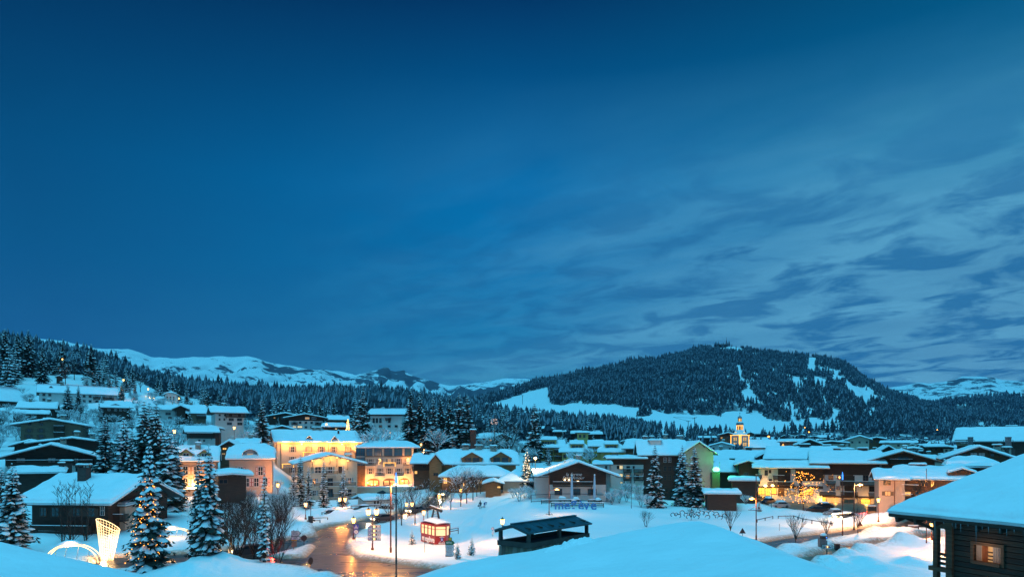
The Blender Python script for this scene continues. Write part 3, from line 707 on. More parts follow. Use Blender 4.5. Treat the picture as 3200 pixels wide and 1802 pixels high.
def bare(px, pyt, Y, kind, label, group=None, name='bare_tree', cat='tree', wf=1.0, pyb=None, zb=None):
    x = wx(px, Y); z0 = gz(x, Y) if zb is None else zb
    s = (wz(pyt, Y) - z0) / BH[kind]
    o = empty(name, (x, Y, z0), random.uniform(0, 6.28), label, cat, group); o.scale = (s * wf, s * wf, s)
    t, w, sn = BARE[kind]
    link('trunk' if kind not in ('shrub', 'snowshrub') else 'stem', t, o); link('branches', w, o)
    if len(sn.polygons) > 60: link('snow', sn, o)['kind'] = 'stuff'
    return o
def bulbs(name, pts, size, mt, parent=None):
    mb = MB()
    for p in pts:
        x, y, z = p; s = size * rr_.uniform(.5, 1.3)
        mb.add([(x, y, z - s), (x + s, y, z), (x, y + s, z), (x - s, y, z), (x, y - s, z), (x, y, z + s)], [(0, 2, 1), (0, 3, 2), (0, 4, 3), (0, 1, 4), (5, 1, 2), (5, 2, 3), (5, 3, 4), (5, 4, 1)])
    return mb.build(name, mt, parent)

# foreground and village spruces, each one described
T1 = spruce(38, 1440, 1700, 90, 'wide', 'snowy spruce at the left edge, before the low chalet with the stone chimney')
T1b = spruce(3, 1452, 1700, 94, 'lush', 'spruce cut by the left picture edge behind another snowy spruce', wf=.9)
TL = spruce(466, 1372, 1795, 77, 'wide', 'tall spruce wrapped in warm string lights beside the glowing sculpture', wf=.80)
spruce(652, 1380, 1788, 79, 'wide2', 'tall unlit spruce with thick snow pads right of the lit one', wf=.80)
spruce(622, 1412, 1770, 83, 'lush', 'second top of the unlit spruce pair, half hidden behind it', wf=.62)
spruce(826, 1472, 1766, 81.5, 'narrow', 'thin columnar spruce with white pads standing in the shrubs by the road', wf=1.0)
for a in [(328, 1292, 140, 'lush', 'spruce left in the dark clump behind the gabled chalet'), (386, 1296, 132, 'wide2', 'broad snowy spruce left of the tallest dark clump'),
          (450, 1246, 138, 'dark', 'leftmost top of the tall triple spruce clump above the lit tree'), (466, 1252, 146, 'lush', 'middle top of the tall triple spruce clump'), (488, 1252, 136, 'dark', 'rightmost top of the tall triple spruce clump'),
          (524, 1322, 128, 'wide', 'snow padded spruce below a yellow street lamp, left of the dormered pink house'), (545, 1352, 134, 'lush', 'shorter spruce touching the pink house with two dormers'), (412, 1340, 126, 'dark', 'dark spruce filling the gap left of the triple clump')]:
    spruce(a[0], a[1], 0, a[2], a[3], a[4])
for a in [(212, 1196, 240, 'lush', 'taller of two spruces before the white hillside hotel', 1.1), (245, 1200, 245, 'dark', 'shorter of two spruces before the white hillside hotel', .9), (318, 1234, 236, 'wide', 'spruce right of the white hillside hotel', .9),
          (132, 1080, 335, 'dark', 'lone broad spruce low on the open white slope', 1.1), (285, 1071, 372, 'dark', 'rounded spruce standing out on the skyline above the tiny white hut', 1.25), (196, 1056, 385, 'dark', 'pointed skyline spruce above the small orange light', .9),
          (88, 1027, 380, 'dark', 'big spruce on the upper left skyline', 1.2), (15, 1024, 365, 'dark', 'spruce in the dark upper left corner of the slope', 1.3), (55, 1035, 392, 'dark', 'spruce between two dark skyline giants at upper left', 1.3),
          (271, 1176, 305, 'wide', 'small spruce left of two below the tiny hut', 1.0), (303, 1185, 300, 'wide', 'small spruce right of two below the tiny hut', 1.0), (342, 1180, 292, 'lush', 'spruce beside the big glowing yellow hillside lamp', 1.1), (380, 1192, 288, 'lush', 'spruce just below the big glowing yellow hillside lamp', 1.1), (422, 1196, 290, 'lush', 'spruce at the right end of the clump below the hillside lamp', 1.0),
          (818, 1244, 200, 'dark', 'tall dark spruce left of the grand hotel roof', 1.15), (1000, 1240, 300, 'dark', 'spruce rising behind the half-timbered chalet with lit windows', 1.1), (1134, 1206, 262, 'lush', 'tall spruce between the hotels and the pillared chalet', 1.0), (1115, 1262, 275, 'wide', 'lower spruce leaning on the tall one above the hotels', 1.1),
          (1283, 1212, 250, 'dark', 'leftmost giant of the dark spruce row above the street', 1.05), (1313, 1217, 256, 'dark', 'second giant of the dark spruce row above the street', 1.0), (1354, 1235, 250, 'lush', 'third, lower tree of the dark spruce row above the street', .9), (1378, 1230, 262, 'dark', 'fourth tree of the dark spruce row above the street', 1.0),
          (1404, 1226, 256, 'dark', 'fifth tree of the dark spruce row above the street', .9), (1434, 1222, 250, 'lush', 'sixth and broadest tree of the dark spruce row', 1.2), (1460, 1228, 254, 'lush', 'last tree at the right end of the dark spruce row', 1.1), (1332, 1262, 244, 'dark', 'dark spruce at the front of the row, above a street lamp', 1.2),
          (1670, 1256, 236, 'lush', 'tall spruce rising left of the yellow buildings', 1.05), (1646, 1393, 176, 'wide2', 'spruce in front of the pale round-roofed building', .85),
          (2047, 1386, 160, 'lush', 'big spruce before the beige gabled block, standing alone', 1.05), (2132, 1385, 164, 'wide2', 'left one of the spruce pair beside the green floodlight', .95), (2170, 1390, 160, 'lush', 'right one of the spruce pair beside the green floodlight', 1.1),
          (1948, 1352, 262, 'lush', 'spruce behind the brown chalet roof, left of two', 1.0), (1965, 1356, 270, 'dark', 'spruce behind the brown chalet roof, right of two', .9), (2230, 1342, 420, 'dark', 'spruce left of the church tower', 1.2), (2358, 1352, 470, 'dark', 'dark round-topped spruce right of the church tower', 1.6)]:
    spruce(a[0], a[1], 0, a[2], a[3], a[4], wf=a[5])
for a in [(917, 1456, 149, 'left, lower tree of the snowy spruces before the hotel'), (939, 1416, 153, 'tallest snowy spruce against the front hotel wing'), (964, 1454, 150, 'snowy spruce above the round lamp before the hotel wing'), (1012, 1436, 154, 'snowy spruce in the middle of the hotel wing facade'), (1073, 1450, 151, 'snowy spruce lit yellow by the lamp in its branches')]:
    spruce(a[0], a[1], 0, a[2], 'slim', a[3], group='snowy spruces before the hotel wing', wf=1.1)
for a in [(1287, 1650, 98.6, 'little snow laden spruce on the traffic island, left of the red cable car'), (1475, 1673, 88, 'little spruce right of the green direction sign'), (1429, 1690, 85, 'dark little spruce half hidden by the direction signs'), (2260, 1546, 155, 'small snowy spruce before the dark shed'), (2372, 1562, 151, 'small snowy spruce at the edge of the car park')]:
    spruce(a[0], a[1], 0, a[2], 'small', a[3], wf=.9)
# countable trees of the middle distance
rr_ = random.Random(5)
def belt(n, x0, x1, y0, y1, h0, h1, label, group, avoid=()):
    k = 0
    while k < n:
        px = rr_.uniform(x0, x1); Y = rr_.uniform(y0, y1)
        if any(a <= px <= b and c <= Y <= d for a, b, c, d in avoid): continue
        small_spruce(wx(px, Y), Y, rr_.uniform(h0, h1), label, group, rr_.uniform(.85, 1.15)); k += 1
belt(24, -60, 60, 300, 400, 14, 22, 'spruce in the dark upper left edge of the wood', 'spruces of the upper left wood')
belt(30, 60, 330, 385, 440, 11, 19, 'spruce on the wooded skyline above the open white slope', 'spruces on the upper left skyline')
belt(24, 700, 1120, 300, 350, 9, 15, 'spruce at the foot of the wood behind the hillside chalets', 'spruces behind the hillside chalets')
belt(26, 300, 700, 315, 380, 8, 14, 'spruce at the edge of the wood above the hillside houses', 'spruces above the hillside houses', [(440, 700, 300, 345)])
belt(34, 1480, 1700, 290, 420, 9, 16, 'spruce in the belt between the street and the ski piste', 'spruces below the ski piste')
belt(46, 1700, 2100, 290, 420, 8, 14, 'spruce in the belt behind the yellow buildings', 'spruces behind the yellow buildings')
belt(20, 2060, 2300, 300, 480, 6, 11, 'spruce among the roofs left of the church', 'spruces left of the church')
belt(24, 2400, 2900, 360, 620, 6, 11, 'spruce among the roofs of the far village', 'spruces in the far village')
# bare trees and shrubs
for a in [(196, 1494, 101, 'left stem clump of the bare birches before the wooden chalet'), (222, 1490, 100, 'middle bare birch clump before the wooden chalet'), (268, 1496, 101.5, 'right bare birch clump before the wooden chalet')]:
    bare(a[0], a[1], a[2], 'birch', a[3], 'bare birches before the wooden chalet', wf=.8)
for i, a in enumerate([(690, 1530, 95), (715, 1515, 104), (742, 1560, 93), (760, 1525, 108), (790, 1560, 100), (852, 1540, 98), (880, 1520, 112), (705, 1590, 88), (862, 1580, 92), (742, 1600, 86), (800, 1600, 88)]):
    bare(a[0], a[1], a[2], 'shrub', 'dense leafless shrub in the thicket between road and pink houses', 'leafless shrubs of the thicket', 'bare_shrub', 'shrub', wf=1.1)
bare(878, 1528, 118, 'gnarly', 'pruned leafless tree beside the first hotel street lamp')
bare(1441, 1440, 170, 'gnarly', 'big knobbly pruned tree with upright twigs above the avenue')
bare(868, 1630, 84, 'shrub', 'low twiggy shrub right of the thin columnar spruce', None, 'bare_shrub', 'shrub')
for i, a in enumerate([(1255, 1520, 118), (1297, 1510, 124), (1337, 1530, 134), (1214, 1540, 132), (1378, 1525, 146), (1409, 1500, 152), (1440, 1478, 158), (1458, 1470, 163), (1478, 1465, 168), (1490, 1462, 174), (1502, 1466, 180), (1190, 1530, 150), (1285, 1500, 150), (1340, 1490, 170)]):
    bare(a[0], a[1], a[2], 'round' if i % 2 else 'round2', 'young leafless tree in the row along the curving street', 'leafless trees along the street', wf=.85)
for a in [(2019, 1588, 118, 'shrub', 'bare round shrub poking up behind the big snowy roof'), (2283, 1570, 108, 'vase', 'leafless sapling left of the triangular road sign'), (2487, 1592, 100, 'vase', 'leafless sapling before the curving road, left of two'), (2583, 1600, 103, 'vase', 'leafless sapling behind the lit direction sign'), (2681, 1572, 109, 'vase', 'thin leafless sapling beside the second triangular road sign')]:
    bare(a[0], a[1], a[2], a[3], a[4], None, 'bare_tree', 'tree', wf=.95)
for i, a in enumerate([(1912, 1528, 156), (1935, 1522, 160), (1958, 1526, 164), (2003, 1535, 158), (2024, 1540, 156), (1890, 1524, 168), (1960, 1500, 172), (1990, 1505, 172), (2330, 1540, 164)]):
    bare(a[0], a[1], a[2], 'snowshrub', 'snow covered shrub before the white apartment block', 'snow covered shrubs by the apartment block', 'snowy_shrub', 'shrub', wf=.9)
for a in [(1622, 1515, 160), (1640, 1510, 164), (1604, 1520, 166), (1655, 1520, 162)]:
    bare(a[0], a[1], a[2], 'snowshrub', 'snow covered bush under the spruce by the round-roofed building', 'snowy bushes under the spruce', 'snowy_shrub', 'shrub')
bare(1368, 1328, 238, 'snowround', 'white frosted leafless tree above the street lamp, before the dark spruce row')
bare(285, 1320, 200, 'snowround', 'frosted leafless tree right of the big brown chalet'); bare(262, 1330, 215, 'snowround', 'frosted leafless tree touching the brown chalet roof')
bare(1545, 1340, 250, 'gnarly', 'leafless tree right of the street ornament mast'); bare(1600, 1310, 248, 'round', 'slender leafless tree left of the tall spruce above the star lamp'); bare(1575, 1300, 262, 'round2', 'leafless tree behind the farmhouse with one lit window')
for i, a in enumerate([(60, 1300), (30, 1330), (300, 1330), (200, 1300), (240, 1310), (10, 1300), (90, 1320), (590, 1330), (770, 1360), (1160, 1352), (1180, 1345), (560, 1320)]):
    Y = 205 + 8 * (i % 4)
    bare(a[0], a[1] - 25, Y, 'snowround', 'frosted leafless tree among the hillside gardens', 'frosted garden trees on the hillside')
rr_ = random.Random(9)
for i in range(26):
    px = rr_.uniform(60, 1480); Y = rr_.uniform(330, 420)
    x = wx(px, Y); o = bare(px, 0, Y, 'round2', 'leafless tree at the lower edge of the hillside wood', 'leafless trees of the hillside wood'); s = rr_.uniform(1.1, 1.8); o.scale = (s, s, s)
# string lights on the tall spruce
pts = []
for k in range(150):
    q = rr_.random() ** .8; H = (wz(1372, 77) - gz(TL.location.x, 77)); z = TL.location.z + H * (.04 + .66 * q); rad = 2.9 * .8 * H / 14 * (1 - q * .80) * rr_.uniform(.85, 1.12); a = rr_.uniform(3.3, 6.1)
    pts.append((TL.location.x + rad * math.cos(a), TL.location.y + rad * math.sin(a), z))
o = bulbs('string_lights', [(p[0] - TL.location.x, p[1] - TL.location.y, p[2] - TL.location.z) for p in pts], .05, MT['bulb'])
s_ = TL.scale; 
for v in o.data.vertices: v.co = (v.co.x / s_[0], v.co.y / s_[1], v.co.z / s_[2])
TL.rotation_euler = (0, 0, 0); o.parent = TL; o['kind'] = 'stuff'
# ---------------------------------------------------------------- houses
def snow_part(parent, Hf, a0, a1, c0, c1, place, thick, name='snow', seed=0, na=16, ncr=14, sag=.12, mt='snow', parts_noise=.24):
    e = [0, .06, .18, .38]
    def axis(lo, hi, n): 
        L_ = hi - lo; ed = [q for q in e if q < L_ * .3]
        mid = np.linspace(lo + ed[-1], hi - ed[-1], n)[1:-1]
        return np.array([lo + q for q in ed] + list(mid) + [hi - q for q in ed[::-1]])
    A = axis(a0, a1, na); Cc = axis(c0, c1, ncr)
    if c0 < 0 < c1: Cc = np.sort(np.append(Cc, [0.0]))
    r_ = min(.45, thick * 1.1); v = []; n = len(Cc); m = len(A)
    bd = {}
    for i, a in enumerate(A):
        for j, c in enumerate(Cc):
            d = min(a - a0, a1 - a, c - c0, c1 - c)
            q = math.sqrt(max(0, 1 - (1 - min(d, r_) / r_) ** 2))
            nz = mnoise.noise(Vector((a * .55 + seed, c * .55, seed * 1.7))) * parts_noise * thick * 2 * q + mnoise.noise(Vector((a * 2.1 + seed, c * 2.1, 3.0))) * .04 * q
            aa, cc_ = a, c
            if d < .001:      # wavy lip
                w = .10 + .16 * mnoise.noise(Vector((a * .7 + seed, c * .7, 9)))
                if i == 0: aa -= w
                if i == m - 1: aa += w
                if j == 0: cc_ -= w
                if j == n - 1: cc_ += w
            v.append(place(aa, cc_, Hf(a, c) + .03 + thick * (.30 + .70 * q) * 1.0 + nz if d > .001 else Hf(a, c) + .30 * thick))
    f = [(i * n + j, i * n + j + 1, (i + 1) * n + j + 1, (i + 1) * n + j) for i in range(m - 1) for j in range(n - 1)]
    # skirt down to the roof
    ring = [(i, 0) for i in range(m)] + [(m - 1, j) for j in range(1, n)] + [(i, n - 1) for i in range(m - 2, -1, -1)] + [(0, j) for j in range(n - 2, 0, -1)]
    k = len(v)
    for i, j in ring:
        v.append(place(A[i], Cc[j], Hf(A[i], Cc[j]) - sag * thick))
    nr = len(ring)
    for q in range(nr):
        i, j = ring[q]; i2, j2 = ring[(q + 1) % nr]
        f.append((i * n + j, k + q, k + (q + 1) % nr, i2 * n + j2))
    me = bpy.data.meshes.new(name); me.from_pydata(v, [], f); me.materials.append(MT[mt])
    me.polygons.foreach_set('use_smooth', [True] * len(f)); me.update()
    o = link(name, me, parent); return o

WC = {}
STY = {'w': ('frame_w', None), 'wg': ('frame_w', 'shut_g'), 'wb': ('frame_w', 'shut_b'), 'b': ('frame_b', None), 'bb': ('frame_b', 'frame_b'), 'wr': ('frame_w', 'shut_r'), 'wo': ('frame_w', 'shut_o'), 'blind': ('frame_b', None)}
def window(parent, x, y, z, w, h, sty='b', lit=None, rz=0.0, name='window', arch=False):
    w = round(w, 1) or .2; h = round(h, 1) or .2
    fr, sh = STY[sty]; gl = lit or ('panel_w' if sty == 'blind' else 'glass')
    key = (w, h, gl)
    if key not in WC: WC[key] = MB().box(-w / 2, w / 2, -.03, .05, -h / 2, h / 2).mesh('window', MT[gl])
    o = link(name, WC[key], parent, (x, y, z), rz)
    key = (w, h, fr, 'f')
    if key not in WC:
        t = .09 if w > .7 else .06; b = MB()
        b.box(-w / 2 - t, -w / 2, -.09, .04, -h / 2 - t, h / 2 + t); b.box(w / 2, w / 2 + t, -.09, .04, -h / 2 - t, h / 2 + t)
        b.box(-w / 2, w / 2, -.09, .04, h / 2, h / 2 + t); b.box(-w / 2 - .03, w / 2 + .03, -.16, .04, -h / 2 - t, -h / 2)
        b.box(-.035, .035, -.07, -.03, -h / 2, h / 2)
        if h > 1.1: b.box(-w / 2, -.035, -.065, -.03, -.03, .03); b.box(.035, w / 2, -.065, -.03, -.03, .03)
        WC[key] = b.mesh('frame', MT[fr])
    link('frame', WC[key], o)
    if sh:
        key = (w, h, sh, 's')
        if key not in WC:
            sw = w * .5; b = MB().box(-sw / 2, sw / 2, -.10, -.03, -h / 2, h / 2)
            mats = [MT[sh], MT['panel_w']]
            if sh in ('shut_r', 'shut_o'):
                b.box(-sw / 2 + .1, sw / 2 - .1, -.115, -.10, .07, h / 2 - .1, 1); b.box(-sw / 2 + .1, sw / 2 - .1, -.115, -.10, -h / 2 + .1, -.07, 1)
            WC[key] = b.mesh('shutter', mats)
        for sg in (-1, 1): link('shutter', WC[key], o, (sg * (w / 2 + .10 + w * .25), 0, 0))
    return o
def balcony(parent, x0, x1, y, z, dep=1.1, kind='wood', rz=0.0, lit=False, snow=True, mt=None, brk=True, org=None):
    mt = MT[mt or ('wood_dark' if kind == 'wood' else 'metal')]
    w = x1 - x0; b = MB().box(-w / 2, w / 2, -dep, 0, -.14, 0)
    if brk:
        for q in np.linspace(-w / 2 + .2, w / 2 - .2, max(2, int(w / 2.5))): b.bar((q, 0, -.7), (q, -dep * .8, -.15), .12)
    o = b.build('balcony', MT['wood_dark'] if kind == 'wood' else MT['white'], parent, loc=((x0 + x1) / 2, y, z), rz=rz)
    r = MB(); r.box(-w / 2, w / 2, -dep - .03, -dep + .05, .95, 1.03); r.box(-w / 2, w / 2, -dep - .02, -dep + .04, .10, .16)
    r.box(-w / 2 - .02, -w / 2 + .05, -dep, 0, .95, 1.03); r.box(w / 2 - .05, w / 2 + .02, -dep, 0, .95, 1.03)
    bw, gap = (.10, .17) if kind == 'wood' else (.03, .16)
    n = max(2, int(w / gap))
    if n > 120: n = 120
    for q in np.linspace(-w / 2 + .05, w / 2 - .05, n): r.box(q - bw / 2, q + bw / 2, -dep - .015, -dep + .02, .0, .98)
    for sg in (-1, 1):
        for q in np.linspace(-dep, -.1, max(2, int(dep / gap))): r.box(sg * w / 2 - .02, sg * w / 2 + .02, q - bw / 2, q + bw / 2, 0, .98)
    r.build('railing', mt, o)
    if snow and not lit: MB().box(-w / 2 - .02, w / 2 + .02, -dep - .07, -dep + .09, 1.03, 1.12).build('snow', MT['snow'], o)
    if lit:
        g = MB(); g.box(-w / 2 - .06, w / 2 + .06, -dep - .12, -dep - .03, .93, 1.08); g.box(-w / 2 - .10, -w / 2 + .06, -dep - .12, -dep - .03, -.15, .93); g.box(w / 2 - .06, w / 2 + .10, -dep - .12, -dep - .03, -.15, .93)
        g.box(-w / 2 - .12, -w / 2 - .05, -dep, 0, .9, 1.02); g.box(w / 2 + .05, w / 2 + .12, -dep, 0, .9, 1.02)
        g.build('light_garland', MT['garland'], o)
    return o
def chimney(parent, x, y, z, w=1.0, d=.8, h=1.6, mt='stone', cap=True, name='chimney'):
    b = MB().box(-w / 2, w / 2, -d / 2, d / 2, -1.2, h)
    if cap:
        for sx in (-1, 1):
            for sy in (-1, 1): b.box(sx * w * .42 - .06, sx * w * .42 + .06, sy * d * .40 - .06, sy * d * .40 + .06, h, h + .35)
        b.box(-w * .62, w * .62, -d * .65, d * .65, h + .35, h + .45)
    o = b.build(name, MT[mt], parent, loc=(x, y, z))
    hh = h + (.45 if cap else 0)
    snow_part(o, lambda a, c: hh, -w * .6, w * .6, -d * .63, d * .63, lambda a, c, zz: (a, c, zz), .28, 'snow', x, 5, 5)
    return o

HOUSES = []
def house(label, xl, xr, Y, ye, yr, D=None, ridge='x', yaw=0.0, wall='white', upper=None, split=None, over=1.0, snow=.45, hip=0.0, win=(), bal=(), chim=(), dorm=(), group=None, name='chalet', cat='chalet', zb=None, roofm='roof', facia=None, side=(), eave_dir=None, shed=False, wallx=None, verge=None, ay=1.0):
    """xl..xr outer roof or wall edges of the front; ye, yr heights of eave and ridge in the front plane / ridge plane"""
    auto = -math.degrees(math.atan(((xl + xr) / 2 - CX) / F)) * .85 * ay
    tot = R(yaw + auto); cs = math.cos(tot); cs = cs + (math.cos(R(yaw + auto * .18)) - cs) * .8
    yaw = tot
    Wf = (xr - xl) * Y / F / cs; x0 = wx((xl + xr) / 2, Y)
    D = D or Wf * .8
    HOUSES.append((xl - 8, xr + 8, Y - 3, Y + D + 3))
    gzs = [gz(x0 + sx * Wf / 2, Y + dy_) for sx in (-1, 0, 1) for dy_ in (0, D)] if zb is None else [zb]
    rz0 = gzs[2] if zb is None else zb
    root = empty(name, (x0, Y, rz0), yaw, label, cat, group)
    lo = min(gzs) - rz0 - .8
    o = over; vg = verge if verge is not None else o
    h2 = (Wf if ridge == 'y' else D) / 2; half = h2 + o
    if ridge == 'y': ze = wz(ye, Y - vg) - rz0; zr = wz(yr, Y - vg) - rz0 - snow * .9
    else: ze = wz(ye, Y - o) - rz0; zr = wz(yr, Y + (D / 2 if not shed else D)) - rz0 - snow * .9
    if zr < ze + .3: zr = ze + .3
    if ridge == 'y':
        a0, a1 = -vg, D + vg; place = lambda a, c, z: (c, a, z)
    else:
        a0, a1 = -Wf / 2 - vg, Wf / 2 + vg; place = lambda a, c, z: (a, c + D / 2, z)
    sl = (zr - ze) / half
    if shed: sl = (zr - ze) / (2 * half)
    def Hf(a, c):
        if shed: return ze + (c + half) * sl
        z = zr - abs(c) * sl
        if hip: z = min(z, ze + (1 - hip) * (zr - ze) + max(0, min(a - a0, a1 - a)) * max(sl, .5))
        return z
    zw = (zr - h2 * sl) - .18; zp = zr - .18
    if shed: zw = Hf(0, -h2) - .18; zp = Hf(0, h2) - .18
    # walls
    def prism(z0, z1, grow):
        hw = h2 + grow; aa0, aa1 = (0 - grow, D + grow) if ridge == 'y' else (-Wf / 2 - grow, Wf / 2 + grow)
        if z1 is None:
            if shed: prof = [(-hw, z0), (hw, z0), (hw, zp), (-hw, zw)]
            elif hip >= .99: prof = [(-hw, z0), (hw, z0), (hw, zw), (-hw, zw)]
            else: prof = [(-hw, z0), (hw, z0), (hw, zw), (0, zp), (-hw, zw)]
            if hip and hip < .99:
                zt = ze + (1 - hip) * (zr - ze) + .3; t_ = (zr - zt) / sl
                prof = [(-hw, z0), (hw, z0), (hw, zw), (t_, zt - .18), (-t_, zt - .18), (-hw, zw)]
        else: prof = [(-hw, z0), (hw, z0), (hw, z1), (-hw, z1)]
        n = len(prof); vs = [place(aa0, c, z) for c, z in prof] + [place(aa1, c, z) for c, z in prof]
        if ridge == 'x': vs = [(x, y, z) for x, y, z in vs]
        fs = [tuple(range(n))[::-1], tuple(range(n, 2 * n))] + [(i, (i + 1) % n, n + (i + 1) % n, n + i) for i in range(n)]
        return MB().add(vs, fs)
    if upper:
        zs = wz(split, Y) - rz0
        prism(lo, min(zs, zw) if True else zs, 0).build('wall', MT[wall], root)
        prism(min(zs, zw), None, .04).build('upper_wall', MT[upper], root)
    else: prism(lo, None, 0).build('wall', MT[wall], root)
    # roof slab
    ks = [a0, a1] if not hip else list(np.linspace(a0, a1, 15)); cs_ = [-half, 0, half] if not hip else list(np.linspace(-half, 0, 5)) + list(np.linspace(0, half, 5))[1:]
    v = []; f = []; n = len(cs_); m = len(ks)
    for dz in (0, -.22):
        for a in ks:
            for c in cs_: v.append(place(a, c, Hf(a, c) + dz))
    for i in range(m - 1):
        for j in range(n - 1):
            p = i * n + j; f.append((p, p + 1, p + n + 1, p + n)); q = m * n + p; f.append((q, q + n, q + n + 1, q + 1))
    ring = [(i, 0) for i in range(m)] + [(m - 1, j) for j in range(1, n)] + [(i, n - 1) for i in range(m - 2, -1, -1)] + [(0, j) for j in range(n - 2, 0, -1)]
    for q in range(len(ring)):
        i, j = ring[q]; i2, j2 = ring[(q + 1) % len(ring)]; p, p2 = i * n + j, i2 * n + j2
        f.append((p, m * n + p, m * n + p2, p2))
    rf = MB().add(v, f)
    if not hip and not shed and ridge == 'y' and Y < 260:      # purlin ends under the gable
        for q in (-.72, -.36, 0, .36, .72):
            c = q * h2; z = zr - abs(c) * sl - .36
            rf.bar((c, a0 + .1, z), (c, .5, z), .22)
    rfo = rf.build('roof', MT[facia or roofm], root)
    snow_part(root, Hf, a0, a1, -half, half, place, snow, 'snow', x0 % 17, 18 if Y < 260 else 8, 14 if Y < 260 else 7)
    # windows
    def fx(px): return (px - (xl + xr) / 2) * Y / F / cs
    for wd in win:
        px, py, w, h = wd[:4]; sty = wd[4] if len(wd) > 4 else 'b'; lit = wd[5] if len(wd) > 5 else None
        z = wz(py, Y) - rz0
        gy = -.05 if (upper and z > wz(split, Y) - rz0) else -.005
        window(root, fx(px), gy, z, w * Y / F, h * Y / F, sty, lit)
    for sd, fr, py, w, h, sty, lit in side:
        yy = fr * D; z = wz(py, Y + yy * .5) - rz0
        window(root, -Wf / 2 - .01 if sd == 'l' else Wf / 2 + .01, yy, z, w, h, sty, lit, R(-90) if sd == 'l' else R(90))
    for bd in bal:
        a, b, py = bd[:3]; k = bd[3] if len(bd) > 3 else {}
        balcony(root, fx(a), fx(b), -.05, wz(py, Y) - rz0, **k)
    if not chim and group is None and Wf > 9 and D >= 9 and not hip and name in ('chalet', 'house', 'building'):
        q_ = abs(math.sin(x0 * 12.9 + Y)); chim = [(.22 + .5 * q_, .12 - .5 * q_ * (ridge == 'x'), .8 + .4 * q_, .55 + .4 * q_)]
        if q_ > .5: chim.append((.8 - .5 * q_, -.25, .45, .3, 'metal', False))
    for ch in chim:
        fa, fc, w, h = ch[:4]; a = a0 + (a1 - a0) * fa; c = half * fc
        x, y, z = place(a, c, Hf(a, c)); chimney(root, x, y, z, w, w * .8, h + snow, *(ch[4:]))
    for dm in dorm:
        px, py, w, h, ty = dm[:5]; wallm = dm[5] if len(dm) > 5 else wall; lit = dm[6] if len(dm) > 6 else None
        z = wz(py, Y) - rz0; x = fx(px); w = w * Y / F; h = h * Y / F
        yb_ = D / 2 - (zr - z) / sl if ridge == 'x' else 0
        yb_ = max(yb_, -o + .3); dd = max(1.5, h / max(sl, .3)); ov = .3
        body = MB(); hw = w / 2
        if ty == 'arch':
            n_ = 8; pr = [(-hw, z - .6), (hw, z - .6)] + [(hw * math.cos(math.pi * q / n_), z + h * .35 + (h * .6) * math.sin(math.pi * q / n_)) for q in range(n_ + 1)]
        elif ty == 'gable': pr = [(-hw, z - .6), (hw, z - .6), (hw, z + h * .55), (0, z + h * .98), (-hw, z + h * .55)]
        else: pr = [(-hw, z - .6), (hw, z - .6), (hw, z + h * .8), (-hw, z + h * .8)]
        nn = len(pr); body.add([(x + a, yb_, q) for a, q in pr] + [(x + a, yb_ + dd, q) for a, q in pr], [tuple(range(nn))[::-1], tuple(range(nn, 2 * nn))] + [(i, (i + 1) % nn, nn + (i + 1) % nn, nn + i) for i in range(nn)])
        do = body.build('dormer', MT[wallm], root)
        if ty == 'gable': hf = lambda a, c: z + h - abs(c) * (h * .45 / hw)
        elif ty == 'arch': hf = lambda a, c: z + h * .35 + h * .62 * math.sqrt(max(0, 1 - (c / (hw + ov)) ** 2))
        else: hf = lambda a, c: z + h * .82 + (a) * sl * .45
        c1 = hw + ov
        vs = []; cc = np.linspace(-c1, c1, 9 if ty == 'arch' else 3)
        for a in (-ov, dd):
            for c in cc: vs += [(x + c, yb_ + a, hf(a, c)), (x + c, yb_ + a, hf(a, c) - .15)]
        kk = len(cc) * 2; fs = []
        for i in range(len(cc) - 1):
            p = i * 2; fs += [(p, p + 2, p + 2 + kk, p + kk), (p + 1, p + 1 + kk, p + 3 + kk, p + 3), (p, p + 1, p + 3, p + 2)]
        fs += [(0, kk, kk + 1, 1), (kk - 2, kk - 1, 2 * kk - 1, 2 * kk - 2)]
        MB().add(vs, fs).build('dormer_roof', MT['roof'], do)
        snow_part(do, hf, -ov, dd + .3, -c1, c1, lambda a, c, zz: (x + c, yb_ + a, zz), .32, 'snow', x, 6, 9)
        wn = dm[7] if len(dm) > 7 else 1
        for q in range(wn):
            window(root, x + (q - (wn - 1) / 2) * w * .85 / wn, yb_ - .01, z + h * .33, w * (.42 if wn == 1 else .62 / wn), h * .42, 'w' if wn == 1 else 'b', lit, name='dormer_window')
    root['_'] = 0; del root['_']
    info = dict(root=root, W=Wf, D=D, zr=zr, ze=ze, Hf=Hf, fx=fx, rz=rz0, Y=Y, half=half, a0=a0, a1=a1)
    return info
def rowf(xs, py, w, h, sty, lit=()):
    return [(x, py, w, h, sty, (lit[i] if isinstance(lit, (list, tuple)) and i < len(lit) else (lit if isinstance(lit, str) else None))) for i, x in enumerate(xs)]
def text(name, s, parent, loc, size, mt, rot=(R(90), 0, 0), ext=.03, bold=.0, align='LEFT', sx=1.0, shear=0.0):
    cu_ = bpy.data.curves.new(name, 'FONT'); cu_.body = s; cu_.size = size; cu_.extrude = ext; cu_.offset = bold; cu_.align_x = align; cu_.shear = shear
    cu_.resolution_u = 3
    to = bpy.data.objects.new(name, cu_); COL.objects.link(to)
    dg = bpy.context.evaluated_depsgraph_get(); me = bpy.data.meshes.new_from_object(to.evaluated_get(dg))
    bpy.data.objects.remove(to); bpy.data.curves.remove(cu_)
    me.materials.clear(); me.materials.append(MT[mt]); me.name = name
    o = link(name, me, parent, loc); o.rotation_euler = rot; o.scale = (sx, 1, 1)
    return o

